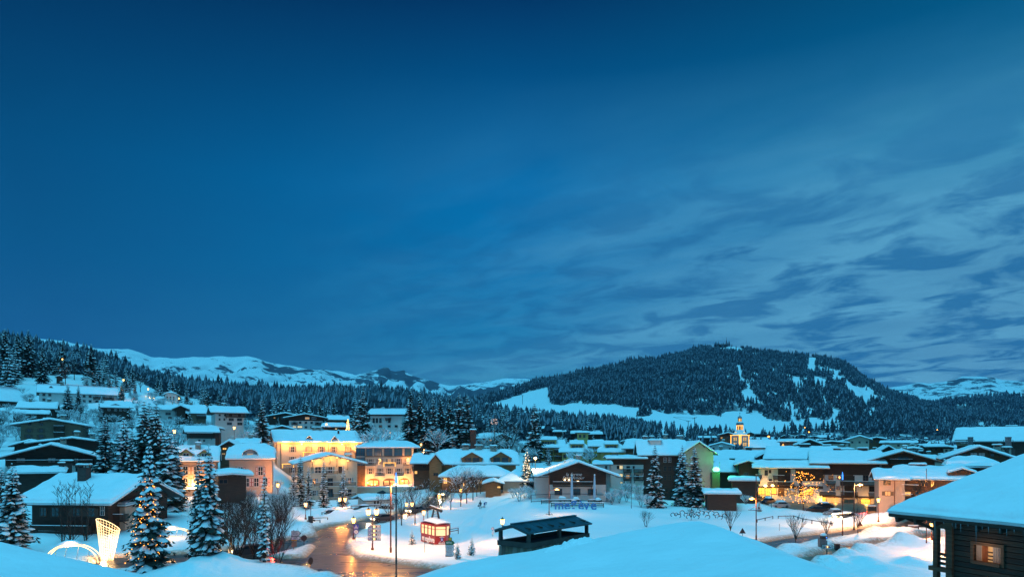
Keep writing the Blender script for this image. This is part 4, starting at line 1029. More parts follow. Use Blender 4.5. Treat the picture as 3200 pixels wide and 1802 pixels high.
# ---- left hillside
house('steep dark barn with a left gable at the far left edge of the slope', -20, 62, 262, 1252, 1207, 15, 'x', 38, 'wood_dark', over=.8, snow=.35)
H_ = house('long white hillside hotel with pointed gable end behind two spruces', 152, 345, 280, 1229, 1203, 15, 'x', 8, 'white', 'wood_dark', 1229, .9, .45,
    win=rowf([162, 176, 260, 275, 292, 310, 328], 1236, 6, 6, 'b') + rowf([162, 176, 260, 275, 292, 310, 328], 1251, 6, 6, 'b'), bal=[(283, 335, 1243)], chim=[(.3, -.1, 1.2, .8), (.7, .1, 1.2, .8)])
house('steep cross gable at the left end of the white hillside hotel', 150, 170, 278, 1226, 1201, 14, 'y', 0, 'white', 'wood_dark', 1228, 1.2, .35, win=rowf([155, 164], 1236, 5, 5, 'b') + rowf([155, 164], 1250, 5, 5, 'b'))
house('long low dark house under a flat snowy roof below the steep barn', 72, 158, 232, 1274, 1254, 12, 'x', 0, 'wood_dark', over=1.0, snow=.6, chim=[(.3, 0, .9, .5), (.75, 0, .9, .5)])
house('low annex with its own snow roof below the long dark house', 52, 135, 216, 1291, 1279, 7, 'x', 0, 'wood_dark', over=.8, snow=.5)
house('small dark chalet with an eyebrow dormer right of the white hillside hotel', 333, 398, 236, 1272, 1252, 11, 'x', 8, 'wood_dark', 'wood_dark', 1270, 1.2, .5, win=rowf([345, 362, 375, 386], 1279, 6, 5, 'w'), dorm=[(362, 1268, 20, 8, 'gable', 'wood_dark')])
house('tiny white hut on the upper white slope under the skyline spruces', 263, 283, 345, 1182, 1174, 4, 'y', 0, 'white', over=.6, snow=.3, win=[(273, 1177, 4, 4, 'b')], name='hut', cat='hut')
house('dark hut among the trunks left of the tiny white hut', 178, 192, 362, 1176, 1170, 4, 'y', 0, 'wood_dark', over=.5, snow=.3, name='hut', cat='hut')
house('big tan timber chalet block with brown boards and recessed balconies', 82, 236, 190, 1327, 1303, 16, 'y', -4, 'wood_grey', over=2.0, snow=.45,
    win=rowf([105, 135], 1324, 8, 8, 'b') + rowf([104, 134], 1344, 9, 10, 'bb') + rowf([102, 134], 1362, 10, 10, 'bb') + [(216, 1350, 5, 8, 'b')], bal=[(168, 195, 1340), (168, 195, 1360)])
house('flat roofed dark wing behind the gabled chalet with white blinds', 128, 322, 168, 1384, 1362, 14, 'y', 4, 'wood_dark', over=1.6, snow=.4, chim=[(.3, .1, 1.1, .9), (.3, .45, 1.1, .9)])
house('low dark roof peeking out left of the flat roofed wing', 55, 130, 172, 1392, 1370, 9, 'y', 0, 'wood_dark', over=1.2, snow=.4)
house('dark gabled chalet with three white blinds and a long balcony', 48, 276, 146, 1432, 1381, 15, 'y', 0, 'white', 'wood_dark', 1453, 2.0, .45,
    win=[(85, 1436, 20, 13, 'blind'), (162, 1436, 19, 13, 'blind'), (225, 1437, 10, 12, 'blind'), (232, 1464, 16, 14, 'b')], bal=[(52, 268, 1450, {'dep': 1.3})])
house('snow roof with dark edge boards directly before the gabled chalet', 60, 176, 128, 1476, 1455, 8, 'x', 0, 'wood_dark', over=.9, snow=.7, chim=[(.97, .2, 1.8, .6, 'roof'), (.9, -.3, .9, .3, 'roof')])
I_ = house('wide brown wooden chalet with a deep snow roof and stone chimney at left', 92, 345, 106, 1574, 1478, 15, 'x', -6, 'wood', 'wood_dark', 1652, 1.9, .75, facia='roof', ay=0,
    win=[(240, 1598, 22, 24, 'bb'), (290, 1598, 24, 26, 'bb'), (170, 1598, 24, 26, 'b'), (328, 1592, 12, 28, 'w'), (130, 1598, 20, 24, 'b')], bal=[(110, 300, 1658, {'dep': 1.4})], chim=[(.40, -.25, 1.5, 1.9, 'roof')],
    side=[('r', .35, 1590, 1.0, 1.5, 'w', None), ('r', .7, 1590, 1.0, 1.5, 'w', None)])
house('small wing with corner balcony at the right end of the brown chalet', 330, 392, 108, 1578, 1560, 7, 'x', -4, 'pink', over=.5, ay=0, snow=.5, win=[(345, 1595, 7, 26, 'w'), (366, 1592, 8, 24, 'w')], bal=[(355, 405, 1622, {'dep': 1.5})])
# ---- houses on the slope
house('small pale house with hipped snow roof between two orange lights high on the slope', 517, 552, 335, 1233, 1219, 7, 'y', 0, 'white', over=.7, snow=.35, hip=.4, win=rowf([524, 533, 542], 1240, 3, 4, 'b') + rowf([524, 533, 542], 1247, 3, 3, 'b'))
house('low dark shed left of the small pale hipped house', 490, 518, 338, 1244, 1237, 6, 'x', 0, 'wood_dark', over=.7, snow=.4, name='shed', cat='shed')
house('pale house under a flat snow roof left of the tan barn', 500, 544, 245, 1279, 1264, 9, 'x', 0, 'white', over=1.0, snow=.55, win=rowf([525], 1291, 13, 6, 'b') + [(530, 1303, 8, 4, 'b')])
house('tan chalet with a big slanting snow roof and dark gable turned left', 592, 640, 240, 1290, 1263, 15, 'x', 10, 'wood_grey', 'wood', 1294, .9, .5, chim=[(.35, 0, 1.0, .6)], bal=[(614, 640, 1306)])
house('dark gable front joined to the tan chalet with the slanting roof', 552, 578, 238, 1277, 1262, 12, 'y', 0, 'wood_dark', over=1.3, snow=.4)
house('white three storey chalet standing free above the street lamp', 678, 757, 214, 1288, 1268, 12, 'x', 10, 'white', 'wood_dark', 1292, 1.4, .5,
    win=rowf([690, 705], 1296, 5, 5, 'b') + rowf([720, 745], 1296, 7, 7, 'b') + rowf([690, 703], 1309, 4, 6, 'b') + rowf([722, 745], 1309, 13, 7, 'b') + rowf([717, 746], 1322, 13, 7, 'b'), bal=[(706, 760, 1301)], chim=[(.4, .1, 1.0, .5)])
house('dark timber barn on a white basement below the white chalet', 598, 668, 184, 1349, 1330, 10, 'x', 8, 'white', 'wood_dark', 1368, 1.2, .5, bal=[(590, 660, 1364, {'kind': 'wood'})], win=rowf([624, 637], 1375, 5, 5, 'b'))
house('low roof corner showing behind the dark timber barn', 632, 684, 200, 1338, 1326, 8, 'y', 0, 'wood_dark', over=1.1, snow=.4)
house('brown roof slope left of the dormered pink houses with small shop lights', 690, 748, 168, 1405, 1371, 14, 'y', -8, 'wood', over=1.4, snow=.4, win=[(703, 1400, 10, 5, 'b', 'lit'), (700, 1416, 9, 4, 'b', 'lit_soft')])
house('snowed gable peak behind the arched dormer house', 742, 800, 176, 1384, 1368, 12, 'x', 0, 'wood', over=.8, snow=.5, chim=[(.6, 0, .9, .5)])
# ---- pink houses
HO = house('pink house with two gabled dormers and orange framed shutters', 535, 668, 152, 1440, 1391, 12, 'x', 0, 'pink', None, None, .7, .55,
    win=rowf([546, 582, 612, 648], 1468, 13, 25, 'wo') + rowf([546, 582, 612, 648], 1505, 13, 24, 'wo'), dorm=[(583, 1431, 36, 30, 'gable', 'yellow'), (634, 1431, 32, 28, 'gable', 'yellow')], name='house', cat='house')
house('rubble stone terrace base under the pink house with two dormers', 530, 620, 149.5, 1527, 1524, 2, 'x', 0, 'stone', over=.05, snow=.12, win=[(568, 1540, 7, 11, 'b', 'lit_soft')], name='terrace', cat='terrace')
house('pink house with one round arched dormer and dark red shutters', 722, 845, 150, 1433, 1383, 13, 'x', 0, 'pink', None, None, .7, .75, hip=.45,
    win=rowf([754, 812], 1470, 13, 26, 'wr') + rowf([738, 772, 800, 826], 1505, 13, 25, 'wr') , dorm=[(782, 1430, 36, 28, 'arch', 'grey', 'lit_soft')], name='house', cat='house')
house('dark timber shed with thick snow cap before the pink houses', 688, 765, 132, 1484, 1470, 9, 'y', 6, 'wood_dark', over=1.3, snow=.75, win=[(701, 1502, 22, 12, 'b')], name='shed', cat='shed')
# ---- centre left hill
house('long dark chalet with a flat snow roof left of the half timbered one', 844, 940, 300, 1300, 1286, 12, 'y', 0, 'wood_dark', over=1.6, snow=.4, win=[(884, 1304, 10, 7, 'b')] + rowf([860, 872, 900], 1304, 4, 3, 'b', ['lit_soft']))
house('half timbered chalet, dark gable above white storeys with two lit windows', 906, 1006, 288, 1304, 1289, 13, 'y', 0, 'white', 'wood_dark', 1313, 2.2, .35,
    win=rowf([960, 980], 1305, 12, 6, 'w', ['lit_soft']) + rowf([922, 939, 956, 973, 990], 1319, 6, 6, 'b') + rowf([920, 938], 1332, 13, 5, 'b', ['lit_pale', 'lit_pale']) + rowf([956, 973, 990], 1333, 7, 5, 'b'), bal=[(914, 931, 1325), (984, 1001, 1325)])
house('small grey gabled chalet just behind the left end of the grand hotel', 852, 912, 236, 1341, 1326, 10, 'y', 0, 'wood_grey', over=1.4, snow=.4)
house('upper snow roofed barn with warm light beneath, left of the tall hotel spruce', 1030, 1085, 296, 1310, 1295, 9, 'x', 4, 'wood', over=.9, snow=.5)
house('lower snow roofed barn beside the small lit christmas tree', 1014, 1078, 278, 1332, 1318, 9, 'x', 2, 'wood_dark', over=1.1, snow=.5, hip=.5, win=[(1050, 1338, 5, 3, 'b', 'lit_pale')])
house('white pillared chalet under a dark upper storey on the hill', 1157, 1256, 292, 1293, 1274, 14, 'x', -10, 'white', 'wood_dark', 1298, 1.4, .35,
    win=rowf([1168, 1178, 1189, 1216], 1312, 6, 14, 'b') + rowf([1168, 1189, 1216, 1238], 1330, 8, 6, 'b'), bal=[(1206, 1222, 1311)], chim=[(.3, .3, 1.1, .6)])
house('dark red boxy building right of the spruce row', 1470, 1487, 236, 1341, 1338, 5, 'x', 0, 'rust', over=.1, snow=.25, name='building', cat='building')
house('farmhouse with half round gable and one glowing window above the long hall', 1492, 1572, 262, 1368, 1349, 12, 'x', -14, 'white', 'wood', 1372, 1.2, .45, win=[(1533, 1372, 6, 7, 'b', 'lit')] + rowf([1500, 1511, 1522], 1374, 5, 6, 'b') + [(1540, 1386, 7, 6, 'b')], bal=[(1494, 1524, 1384)], hip=.3)
house('round gable end beside the farmhouse with one glowing window', 1548, 1590, 258, 1366, 1350, 12, 'y', 0, 'wood', over=1.1, snow=.4)
house('small barn with snow roof left of the tall spruce trunk', 1628, 1648, 262, 1388, 1376, 7, 'x', 0, 'wood_dark', over=.7, snow=.5)
# ---- the two hotels
HG = house('grand cream hotel with glowing eave, four storeys and grey shutters', 878, 1112, 206, 1380, 1342, 13, 'x', 12, 'cream', None, None, 1.1, .6,
    win=rowf([921, 967, 1004, 1040, 1083], 1402, 9, 17, 'wg', [None, 'lit_soft', None, None, 'lit_soft']) + rowf([921, 967, 1004, 1040, 1083], 1433, 9, 17, 'wg') + rowf([921, 967, 1004, 1040, 1083], 1465, 9, 17, 'wg') + rowf([921], 1498, 9, 17, 'wg') + rowf([921], 1530, 9, 17, 'wg'),
    dorm=[(967, 1377, 15, 17, 'gable', 'wood_grey'), (1041, 1379, 15, 17, 'gable', 'wood_grey')], chim=[(.52, .05, 2.2, .5, 'stone'), (.76, -.35, .5, .9, 'metal', False)],
    bal=[(950, 984, 1421, {'kind': 'metal', 'lit': True})], name='hotel', cat='hotel', side=[])
r0 = HG['root']
for k, fr in enumerate((.3, .72)):
    for py in (1403, 1434, 1466, 1500): window(r0, -HG['W'] / 2 - .02, HG['D'] * fr, wz(py, 209) - HG['rz'], 1.0, 1.7, 'wg', None, R(-90))
for py in (1421, 1454):
    balcony(r0, -HG['W'] / 2 - .02 - .9, -HG['W'] / 2 - .02 + .9, HG['D'] * .5, wz(py, 209) - HG['rz'], .9, 'metal', R(-90), True)
balcony(r0, HG['fx'](892), HG['fx'](922), -.05, wz(1457, 206) - HG['rz'], .9, 'metal', 0, True)
ze = HG['ze']
MB().box(-HG['W'] / 2 - .2, HG['W'] / 2 + .9, -1.02, -.90, ze - .34, ze - .20).build('eave_light_strip', MT['garland'], r0)
MB().bar((HG['fx'](888), -.1, -1), (HG['fx'](888), -.1, ze), .14).bar((HG['fx'](1024), -.1, 2), (HG['fx'](1024), -.1, ze), .14).bar((HG['fx'](1106), -.1, 2), (HG['fx'](1106), -.1, ze), .14).build('drainpipe', MT['rust'], r0)
text('lettering', 'GRAND HOTEL', r0, (HG['fx'](897), -.03, wz(1388.5, 206) - HG['rz']), .95, 'shut_g', bold=.005, sx=.9)
text('lettering', "SOLEIL D'OR", r0, (HG['fx'](1064), -.03, wz(1391, 206) - HG['rz']), .95, 'shut_g', bold=.005, sx=.8)
LAMP_GAIN = 4.8
def plight(parent, loc, power, col=(1, .33, .065), r=.25, name='lamp_light'):
    d = bpy.data.lights.new(name, 'POINT'); d.energy = power * LAMP_GAIN; d.color = col; d.shadow_soft_size = r
    o = bpy.data.objects.new(name, d); COL.objects.link(o); o.location = loc
    if parent: o.parent = parent
    return o
for px in (900, 945, 985, 1025, 1063, 1100): plight(r0, (HG['fx'](px), -1.5, ze - .7), 170, (1, .38, .07))
for px in (946, 1063): MB().lathe([(.10, -.2), (.28, -.1), (.28, .12), (.10, .2)]).build('wall_lamp', MT['lamp'], r0, loc=(HG['fx'](px), -.9, ze - .55))
for py in (1412, 1446, 1480): plight(r0, (-HG['W'] / 2 - 2.2, HG['D'] * .4, wz(py, 209) - HG['rz']), 200, (1, .36, .06))
# front wing
MB().lathe([(.08, -.2), (.2, 0), (.08, .2)]).build('wall_lamp', MT['lamp'], HO['root'], loc=(HO['fx'](604), -.5, wz(1514, 152) - HO['rz'])); plight(HO['root'], (HO['fx'](604), -1.4, wz(1512, 152) - HO['rz']), 330, (1, .42, .12)); plight(HO['root'], (HO['fx'](560), -5.5, wz(1520, 152) - HO['rz']), 260, (1, .42, .12))
HW = house('front hotel wing with wide gable and lamps along its rafters', 952, 1113, 178, 1448, 1413, 24, 'y', 8, 'beige', None, None, 2.4, .5, facia='zinc', verge=1.6,
    win=[(996, 1466, 18, 19, 'wb'), (1032, 1466, 12, 19, 'wb'), (1062, 1466, 10, 19, 'b'), (1032, 1505, 14, 24, 'b'), (985, 1500, 10, 16, 'wb'), (1090, 1500, 10, 16, 'wb'), (1032, 1538, 14, 24, 'b'), (985, 1537, 10, 16, 'wb'), (1090, 1537, 10, 16, 'b')],
    bal=[(1020, 1052, 1480, {'kind': 'metal'}), (985, 1106, 1516, {'kind': 'metal'}), (1040, 1106, 1551, {'kind': 'metal'})], chim=[(.4, .62, 1.6, .5, 'stone')], name='hotel_wing', cat='hotel wing')
for px, py in ((979, 1437), (1012, 1426), (1031, 1419), (1051, 1428), (1083, 1438)):
    x = HW['fx'](px); z = wz(py, 177) - HW['rz']
    MB().bar((x, -.9, z - 1.9), (x, -.1, z - 2.4), .12).bar((x, -.9, z - 1.9), (x, -.9, z), .1).build('bracket', MT['wood'], HW['root'])
    MB().lathe([(.05, -.14), (.14, 0), (.05, .14)]).build('wall_lamp', MT['lamp'], HW['root'], loc=(x, -.95, z))
for px, py in ((995, 1440), (1031, 1430), (1070, 1440)): plight(HW['root'], (HW['fx'](px), -1.3, wz(py, 177) - HW['rz']), 75, (1, .45, .10))
house('blue glazed stair tower linking the two hotels', 1113, 1141, 204, 1395, 1390, 9, 'x', 0, 'wood', None, None, .3, .3,
    win=[(1120, 1412, 12, 30, 'b', 'glass_b'), (1133, 1412, 12, 30, 'b', 'glass_b'), (1120, 1441, 12, 24, 'b', 'glass_b'), (1133, 1441, 12, 24, 'b', 'glass_b')], bal=[(1114, 1140, 1424, {'kind': 'metal', 'brk': False, 'snow': False, 'dep': .6})], name='stair_tower', cat='tower')
H2 = house('cream hotel with arched arcade, glazed top floor and grey shutters', 1141, 1291, 206, 1397, 1375, 14, 'x', 3, 'cream', None, None, 1.9, .55, hip=1.0,
    win=[(1156, 1411, 18, 22, 'b', 'glass_b'), (1182, 1411, 22, 22, 'b', 'glass_b'), (1213, 1411, 24, 22, 'b', 'glass_b'), (1244, 1411, 24, 22, 'b', 'glass_b'), (1274, 1411, 20, 22, 'b', 'glass_b')]
    + rowf([1159, 1188, 1217, 1245, 1274], 1440, 9, 17, 'wg', [None, None, 'lit_soft', None, 'lit_pale']) + rowf([1159, 1188, 1217, 1245, 1274], 1470, 9, 17, 'wg'),
    bal=[(1145, 1175, 1453, {'kind': 'metal'}), (1200, 1234, 1454, {'kind': 'metal', 'lit': True}), (1260, 1289, 1453, {'kind': 'metal'}), (1174, 1203, 1484, {'kind': 'metal'}), (1232, 1261, 1484, {'kind': 'metal'})], name='hotel', cat='hotel')
r1 = H2['root']
b = MB(); zz = wz(1424.5, 206) - H2['rz']; b.box(-H2['W'] / 2 - .05, H2['W'] / 2 + .05, -.12, 0, zz - .15, zz + .12); b.build('string_course', MT['wood_grey'], r1)
b = MB(); z1 = wz(1487, 206) - H2['rz']; b.box(-H2['W'] / 2, H2['W'] / 2, -.08, 0, z1 - .08, z1 + .08); b.build('string_course', MT['cream'], r1)
for px, w in ((1168, 37), (1217, 40), (1262, 30)):
    x = H2['fx'](px); hw = w * 206 / F / 2; z0 = wz(1517, 206) - H2['rz']; zt = wz(1492, 206) - H2['rz']; zs = zt - min(hw, zt - z0) * .55
    pr = [(x - hw, z0), (x + hw, z0)] + [(x + hw * math.cos(math.pi * q / 10), zs + (zt - zs) * math.sin(math.pi * q / 10)) for q in range(11)]
    n_ = len(pr); o = MB().add([(a, -.03, c) for a, c in pr] + [(a, .4, c) for a, c in pr], [tuple(range(n_))[::-1], tuple(range(n_, 2 * n_))] + [(i, (i + 1) % n_, n_ + (i + 1) % n_, n_ + i) for i in range(n_)]).build('arch', MT['wood'], r1)
    MB().box(x - hw * .8, x - hw * .1, -.06, -.03, z0 + .5, zs + .3).box(x + hw * .1, x + hw * .8, -.06, -.03, z0 + .5, zs + .3).build('arch_window', MT['lit_soft'], o)
    g = MB()
    for q in np.linspace(-hw, hw, 12): g.box(x + q - .02, x + q + .02, -.5, -.46, z0, z0 + 1)
    g.box(x - hw, x + hw, -.5, -.46, z0 + 1, z0 + 1.06); g.build('railing', MT['metal'], r1)
for px, py, pw in ((1151, 1506, 180), (1163, 1511, 80), (1173, 1511, 80), (1257, 1501, 160), (1274, 1432, 80)):
    x = H2['fx'](px); z = wz(py, 205) - H2['rz']
    MB().lathe([(.08, -.22), (.24, -.05), (.22, .15), (.06, .25)]).build('wall_lamp', MT['lamp'], r1, loc=(x, -.75, z)); plight(r1, (x, -1.3, z), pw)
for px in (1160, 1217, 1270): plight(r1, (H2['fx'](px), -3.0, wz(1500, 206) - H2['rz']), 160, (1, .45, .16))
# terrace wall of the arcade
t_ = empty('terrace_wall', (wx(1200, 196), 196, gz(wx(1200, 196), 196)), 0, 'snow topped stone terrace wall in front of the hotel arcade', 'wall')
z = wz(1521, 196) - t_.location.z; w = 190 * 196 / F
MB().box(-w / 2, w / 2, 0, .6, -2, z).build('wall', MT['beige'], t_); MB().box(-w / 2 - .1, w / 2 + .1, -.1, .7, z, z + .3).build('snow', MT['snow'], t_)
# small white house by the road
house('small white house with snow roof beside the road bend', 1148, 1222, 158, 1560, 1539, 6, 'x', 22, 'white', over=1.1, snow=.55, win=[(1172, 1569, 4, 9, 'b'), (1181, 1569, 4, 9, 'b')], name='house', cat='house')
# ---- wooden village hall
house('small dark chalet with icicled snow roof right of the cream hotel', 1293, 1354, 200, 1447, 1414, 11, 'x', -6, 'wood', 'wood_dark', 1466, 1.0, .5, win=[(1300, 1474, 7, 9, 'b', 'lit')] + [(1326, 1456, 10, 8, 'b')], bal=[(1290, 1352, 1466, {'snow': False})], chim=[(.55, -.1, 1.6, .4, 'roof')])
house('long larch clad hall with three pointed dormer gables', 1368, 1612, 196, 1450, 1402, 16, 'x', 0, 'wood_warm', None, None, 1.0, .6, hip=.25, chim=[(.36, 0, 1.9, .8), (.52, 0, 2.0, .7), (.70, -.1, 1.8, .9), (.62, .1, 1.2, .5)],
    dorm=[(1475, 1449, 62, 38, 'gable', 'wood_warm', None, 2), (1565, 1449, 62, 39, 'gable', 'wood_warm', None, 2)], name='hall', cat='hall')
house('steep larch gable at the left end of the long hall', 1342, 1380, 190, 1449, 1414, 16, 'y', 0, 'wood_warm', over=.6, snow=.45, win=[(1362, 1480, 14, 8, 'b')])
house('lower skirt roof of the hall, pink in the lamp light', 1382, 1600, 184, 1488, 1452, 10, 'x', 0, 'wood_warm', None, None, 1.0, .5, win=[(1392, 1500, 10, 16, 'b', 'lit'), (1425, 1502, 8, 14, 'b'), (1460, 1502, 8, 14, 'b'), (1500, 1502, 12, 12, 'b', 'lit_soft')], hip=1.0, name='hall_annex', cat='annex')
house('little brown gabled shed with an orange lit corner by the ski meadow', 1518, 1565, 172, 1510, 1495, 8, 'y', 0, 'wood_warm', over=.9, snow=.5, win=[(1559, 1520, 9, 5, 'b', 'lit')], name='shed', cat='shed')
house('pale round cornered building with bell shaped snow roof behind the spruce', 1572, 1652, 176, 1503, 1465, 14, 'x', 0, 'beige', over=1.3, snow=.6, hip=1.0, name='building', cat='building')
# ---- yellow blocks
YA = house('larger yellow apartment block with three snowy roof parts', 1757, 1843, 236, 1411, 1360, 17, 'x', 0, 'yellow', None, None, 1.2, .55, hip=.85,
    win=rowf([1787, 1807, 1826], 1424, 10, 9, 'blind') + rowf([1765], 1424, 8, 9, 'b') + rowf([1787, 1807, 1826], 1444, 9, 7, 'b'), dorm=[(1803, 1402, 40, 21, 'shed', 'yellow', None, 3)], name='apartment_block', cat='building')
house('left wing of the larger yellow block with stacked balconies', 1677, 1757, 240, 1397, 1372, 15, 'x', 0, 'yellow', over=1.2, snow=.5,
    dorm=[(1714, 1390, 48, 22, 'shed', 'yellow', None, 5)], bal=[(1703, 1727, 1415, {'mt': 'wood_dark'}), (1731, 1752, 1412, {'mt': 'wood_dark'}), (1703, 1727, 1433, {'mt': 'wood_dark'}), (1731, 1755, 1432)], win=rowf([1682, 1693, 1713, 1741], 1405, 7, 8, 'b') + rowf([1682, 1693, 1713, 1741], 1423, 7, 8, 'b'), name='apartment_wing', cat='building')
house('smaller yellow apartment block with one shed dormer', 1878, 1955, 232, 1411, 1363, 16, 'x', 0, 'yellow', None, None, 1.2, .55, hip=.85, win=rowf([1893, 1911, 1930], 1424, 7, 9, 'b'), dorm=[(1911, 1402, 38, 20, 'shed', 'yellow', None, 3)], name='apartment_block', cat='building')
house('left wing of the smaller yellow apartment block', 1846, 1880, 236, 1393, 1372, 15, 'x', 0, 'yellow', over=1.0, snow=.5, win=rowf([1853, 1862], 1403, 6, 7, 'b') + rowf([1853, 1862], 1422, 6, 7, 'b'), name='apartment_wing', cat='building')
house('square yellow stair tower with flat snow cap above the yellow roofs', 1804, 1838, 262, 1350, 1345, 8, 'x', 0, 'yellow', over=.8, snow=.4, win=rowf([1813, 1826], 1361, 6, 8, 'b'), name='stair_tower', cat='tower')
for i, a in enumerate([(1700, 1740, 300, 1338, 1329, 'dark chalet roof in the wood left of the yellow tower'), (1735, 1762, 290, 1347, 1341, 'lower snow roof in the wood beside the yellow tower'), (1842, 1876, 285, 1355, 1346, 'snow roof directly behind the two yellow blocks'), (1640, 1700, 560, 1288, 1283, 'long dark farm roof at the foot of the ski piste'),
                       (1790, 1870, 300, 1353, 1343, 'flat pale roof behind the yellow stair tower')]):
    house(a[5], a[0], a[1], a[2], a[3], a[4], 9, 'x', 0, 'wood_dark', over=1.0, snow=.5)
# ---- restaurant chalet
HR = house('dark timber restaurant chalet with scripted sign above its balcony', 1718, 1893, 160, 1488, 1436, 26, 'y', 3, 'white', 'wood_dark', 1512, 3.0, .5, win=[(1745, 1535, 22, 18, 'b'), (1800, 1535, 26, 18, 'b'), (1850, 1535, 26, 18, 'b')], bal=[(1728, 1850, 1516, {'dep': 1.3})])
r2 = HR['root']
house('white plastered side hall of the restaurant under the same snow roof', 1676, 1719, 163, 1487, 1462, 22, 'x', 3, 'white', over=.6, snow=.45, name='side_hall', cat='building')
text('lettering', 'la ferme', r2, (HR['fx'](1767), -.10, wz(1485, 160) - HR['rz']), 1.15, 'letter_white', shear=.35)
text('lettering', 'Saint Amour', r2, (HR['fx'](1757), -.10, wz(1495, 160) - HR['rz']), 1.0, 'letter_white', shear=.35)
for px, py in ((1765, 1497.5), (1778, 1497.5), (1806, 1502)): MB().box(-.16, .16, -.3, -.1, -.08, .08).build('wall_lamp', MT['lamp_w'], r2, loc=(HR['fx'](px), -.1, wz(py, 160) - HR['rz']))
# apartment block and neighbours
house('white apartment building with three lit windows and dark balconies', 1908, 2010, 184, 1431, 1420, 13, 'x', 4, 'white', 'wood_dark', 1450, 1.1, .45,
    win=[(1932, 1458, 7, 9, 'b'), (1941, 1458, 9, 10, 'b', 'lit_pale'), (1930, 1483, 9, 9, 'b', 'lit_pale'), (1941, 1483, 9, 9, 'b', 'lit_pale'), (1942, 1506, 6, 5, 'b', 'lit_pale'), (1963, 1462, 9, 14, 'b'), (1980, 1458, 5, 7, 'b'), (1962, 1487, 10, 10, 'b', 'lit_soft'), (1992, 1487, 8, 12, 'b')],
    bal=[(1948, 1972, 1474), (1980, 2008, 1474), (1948, 1972, 1498), (1980, 2008, 1498)], chim=[(.25, -.2, 1.6, .4, 'zinc')], name='apartment_building', cat='building')
house('low white wing with slanting snow roof left of the apartment building', 1862, 1905, 176, 1449, 1437, 12, 'x', 0, 'white', over=.8, snow=.5, win=[(1894, 1462, 6, 16, 'b')], name='apartment_wing', cat='building')
house('brown chalet with carved balcony and fairy lights on its eave', 1958, 2078, 226, 1400, 1370, 15, 'x', -10, 'wood', 'wood_warm', 1414, 1.3, .5, bal=[(1960, 2010, 1410)], chim=[(.55, .1, 1.2, .7), (.85, 0, 1.4, .9)])
house('dark open gable at the right end of the brown chalet', 2040, 2086, 214, 1400, 1368, 12, 'y', 0, 'wood_dark', over=1.4, snow=.4)
house('flat roof behind the brown chalet, half hidden by its ridge', 1950, 2010, 262, 1378, 1367, 10, 'y', 0, 'wood_dark', over=1.2, snow=.4)
HB = house('big beige block with steep plain gable beside the green floodlight', 2139, 2228, 178, 1418, 1374, 22, 'y', -6, 'grey_warm', over=1.0, ay=0, snow=.45, name='gabled_block', cat='building')
house('long dark fronted part of the beige block under a wide snow roof', 2005, 2140, 184, 1421, 1372, 14, 'x', -6, 'wood_dark', 'wood_dark', 1440, 1.0, .5, ay=0, win=rowf([2078, 2092], 1435, 8, 14, 'w') + rowf([2078, 2092, 2108], 1462, 8, 14, 'b') + rowf([2078, 2092, 2108], 1490, 8, 14, 'b'), chim=[(.38, -.25, 3.0, .7, 'white', False), (.2, .1, 1.1, .8), (.9, .1, 1.4, .9)], name='block_wing', cat='building')
# ---- right centre
house('dark low shed with rounded snow cap left of the car park', 2213, 2300, 152, 1541, 1525, 7, 'x', 3, 'wood_dark', over=.9, snow=.65, name='shed', cat='shed')
house('wide snow roof below the church with a dark gable end', 2236, 2400, 236, 1440, 1404, 16, 'x', -12, 'wood_dark', over=1.2, snow=.5, chim=[(.55, .05, 2.0, 1.0, 'roof', False), (.1, .0, .9, .8)])
house('dark gable peak at the right end of the wide roof below the church', 2378, 2430, 220, 1428, 1405, 16, 'y', 0, 'wood_dark', over=1.2, snow=.4)
house('greenish lit roof slope next to the green floodlight', 2232, 2330, 196, 1474, 1436, 14, 'x', -14, 'wood_dark', over=1.0, snow=.5, chim=[(.42, .1, 1.4, .8, 'green_paint', False)])
house('dark gable beside the greenish lit roof slope', 2312, 2366, 186, 1452, 1434, 14, 'y', 0, 'wood_dark', over=1.3, snow=.4, win=[(2332, 1480, 12, 9, 'b')])
house('flat porch with thick snow slab before the dark gable', 2290, 2360, 170, 1500, 1489, 5, 'x', 0, 'wood_dark', over=.9, snow=.65, name='porch', cat='porch')
HS = house('white shop building with lit shop front under dark balconies', 2378, 2560, 180, 1461, 1436, 8, 'x', 0, 'white', None, None, 1.6, .5,
    win=[(2400, 1476, 8, 15, 'b'), (2411, 1472, 6, 10, 'b'), (2412, 1500, 8, 10, 'b'), (2378, 1502, 8, 20, 'b'), (2466, 1471, 8, 11, 'b'), (2440, 1472, 7, 12, 'b'), (2500, 1475, 14, 18, 'b'), (2535, 1475, 10, 18, 'b'),
         (2386, 1534, 18, 20, 'b', 'lit_shop'), (2404, 1536, 12, 22, 'b', 'lit_shop'), (2422, 1532, 14, 20, 'b', 'lit_shop'), (2450, 1538, 18, 16, 'b', 'lit_soft'), (2480, 1535, 20, 14, 'b', 'lit_soft'), (2520, 1535, 30, 16, 'b', 'lit_shop')],
    bal=[(2368, 2386, 1494), (2420, 2452, 1495), (2404, 2420, 1515, {'mt': 'wood_dark'}), (2424, 2480, 1515)], name='shop_building', cat='building')
for px in (2386, 2404, 2424, 2520): plight(HS['root'], (HS['fx'](px), -1.6, wz(1532, 180) - HS['rz']), 45, (1, .44, .08))
def panel(info, x0, x1, y0, y1, m, d=.10, name='timber_panel'):
    Y = info['Y']; MB().box(info['fx'](x0), info['fx'](x1), -d, 0, wz(y1, Y) - info['rz'], wz(y0, Y) - info['rz']).build(name, MT[m], info['root'])
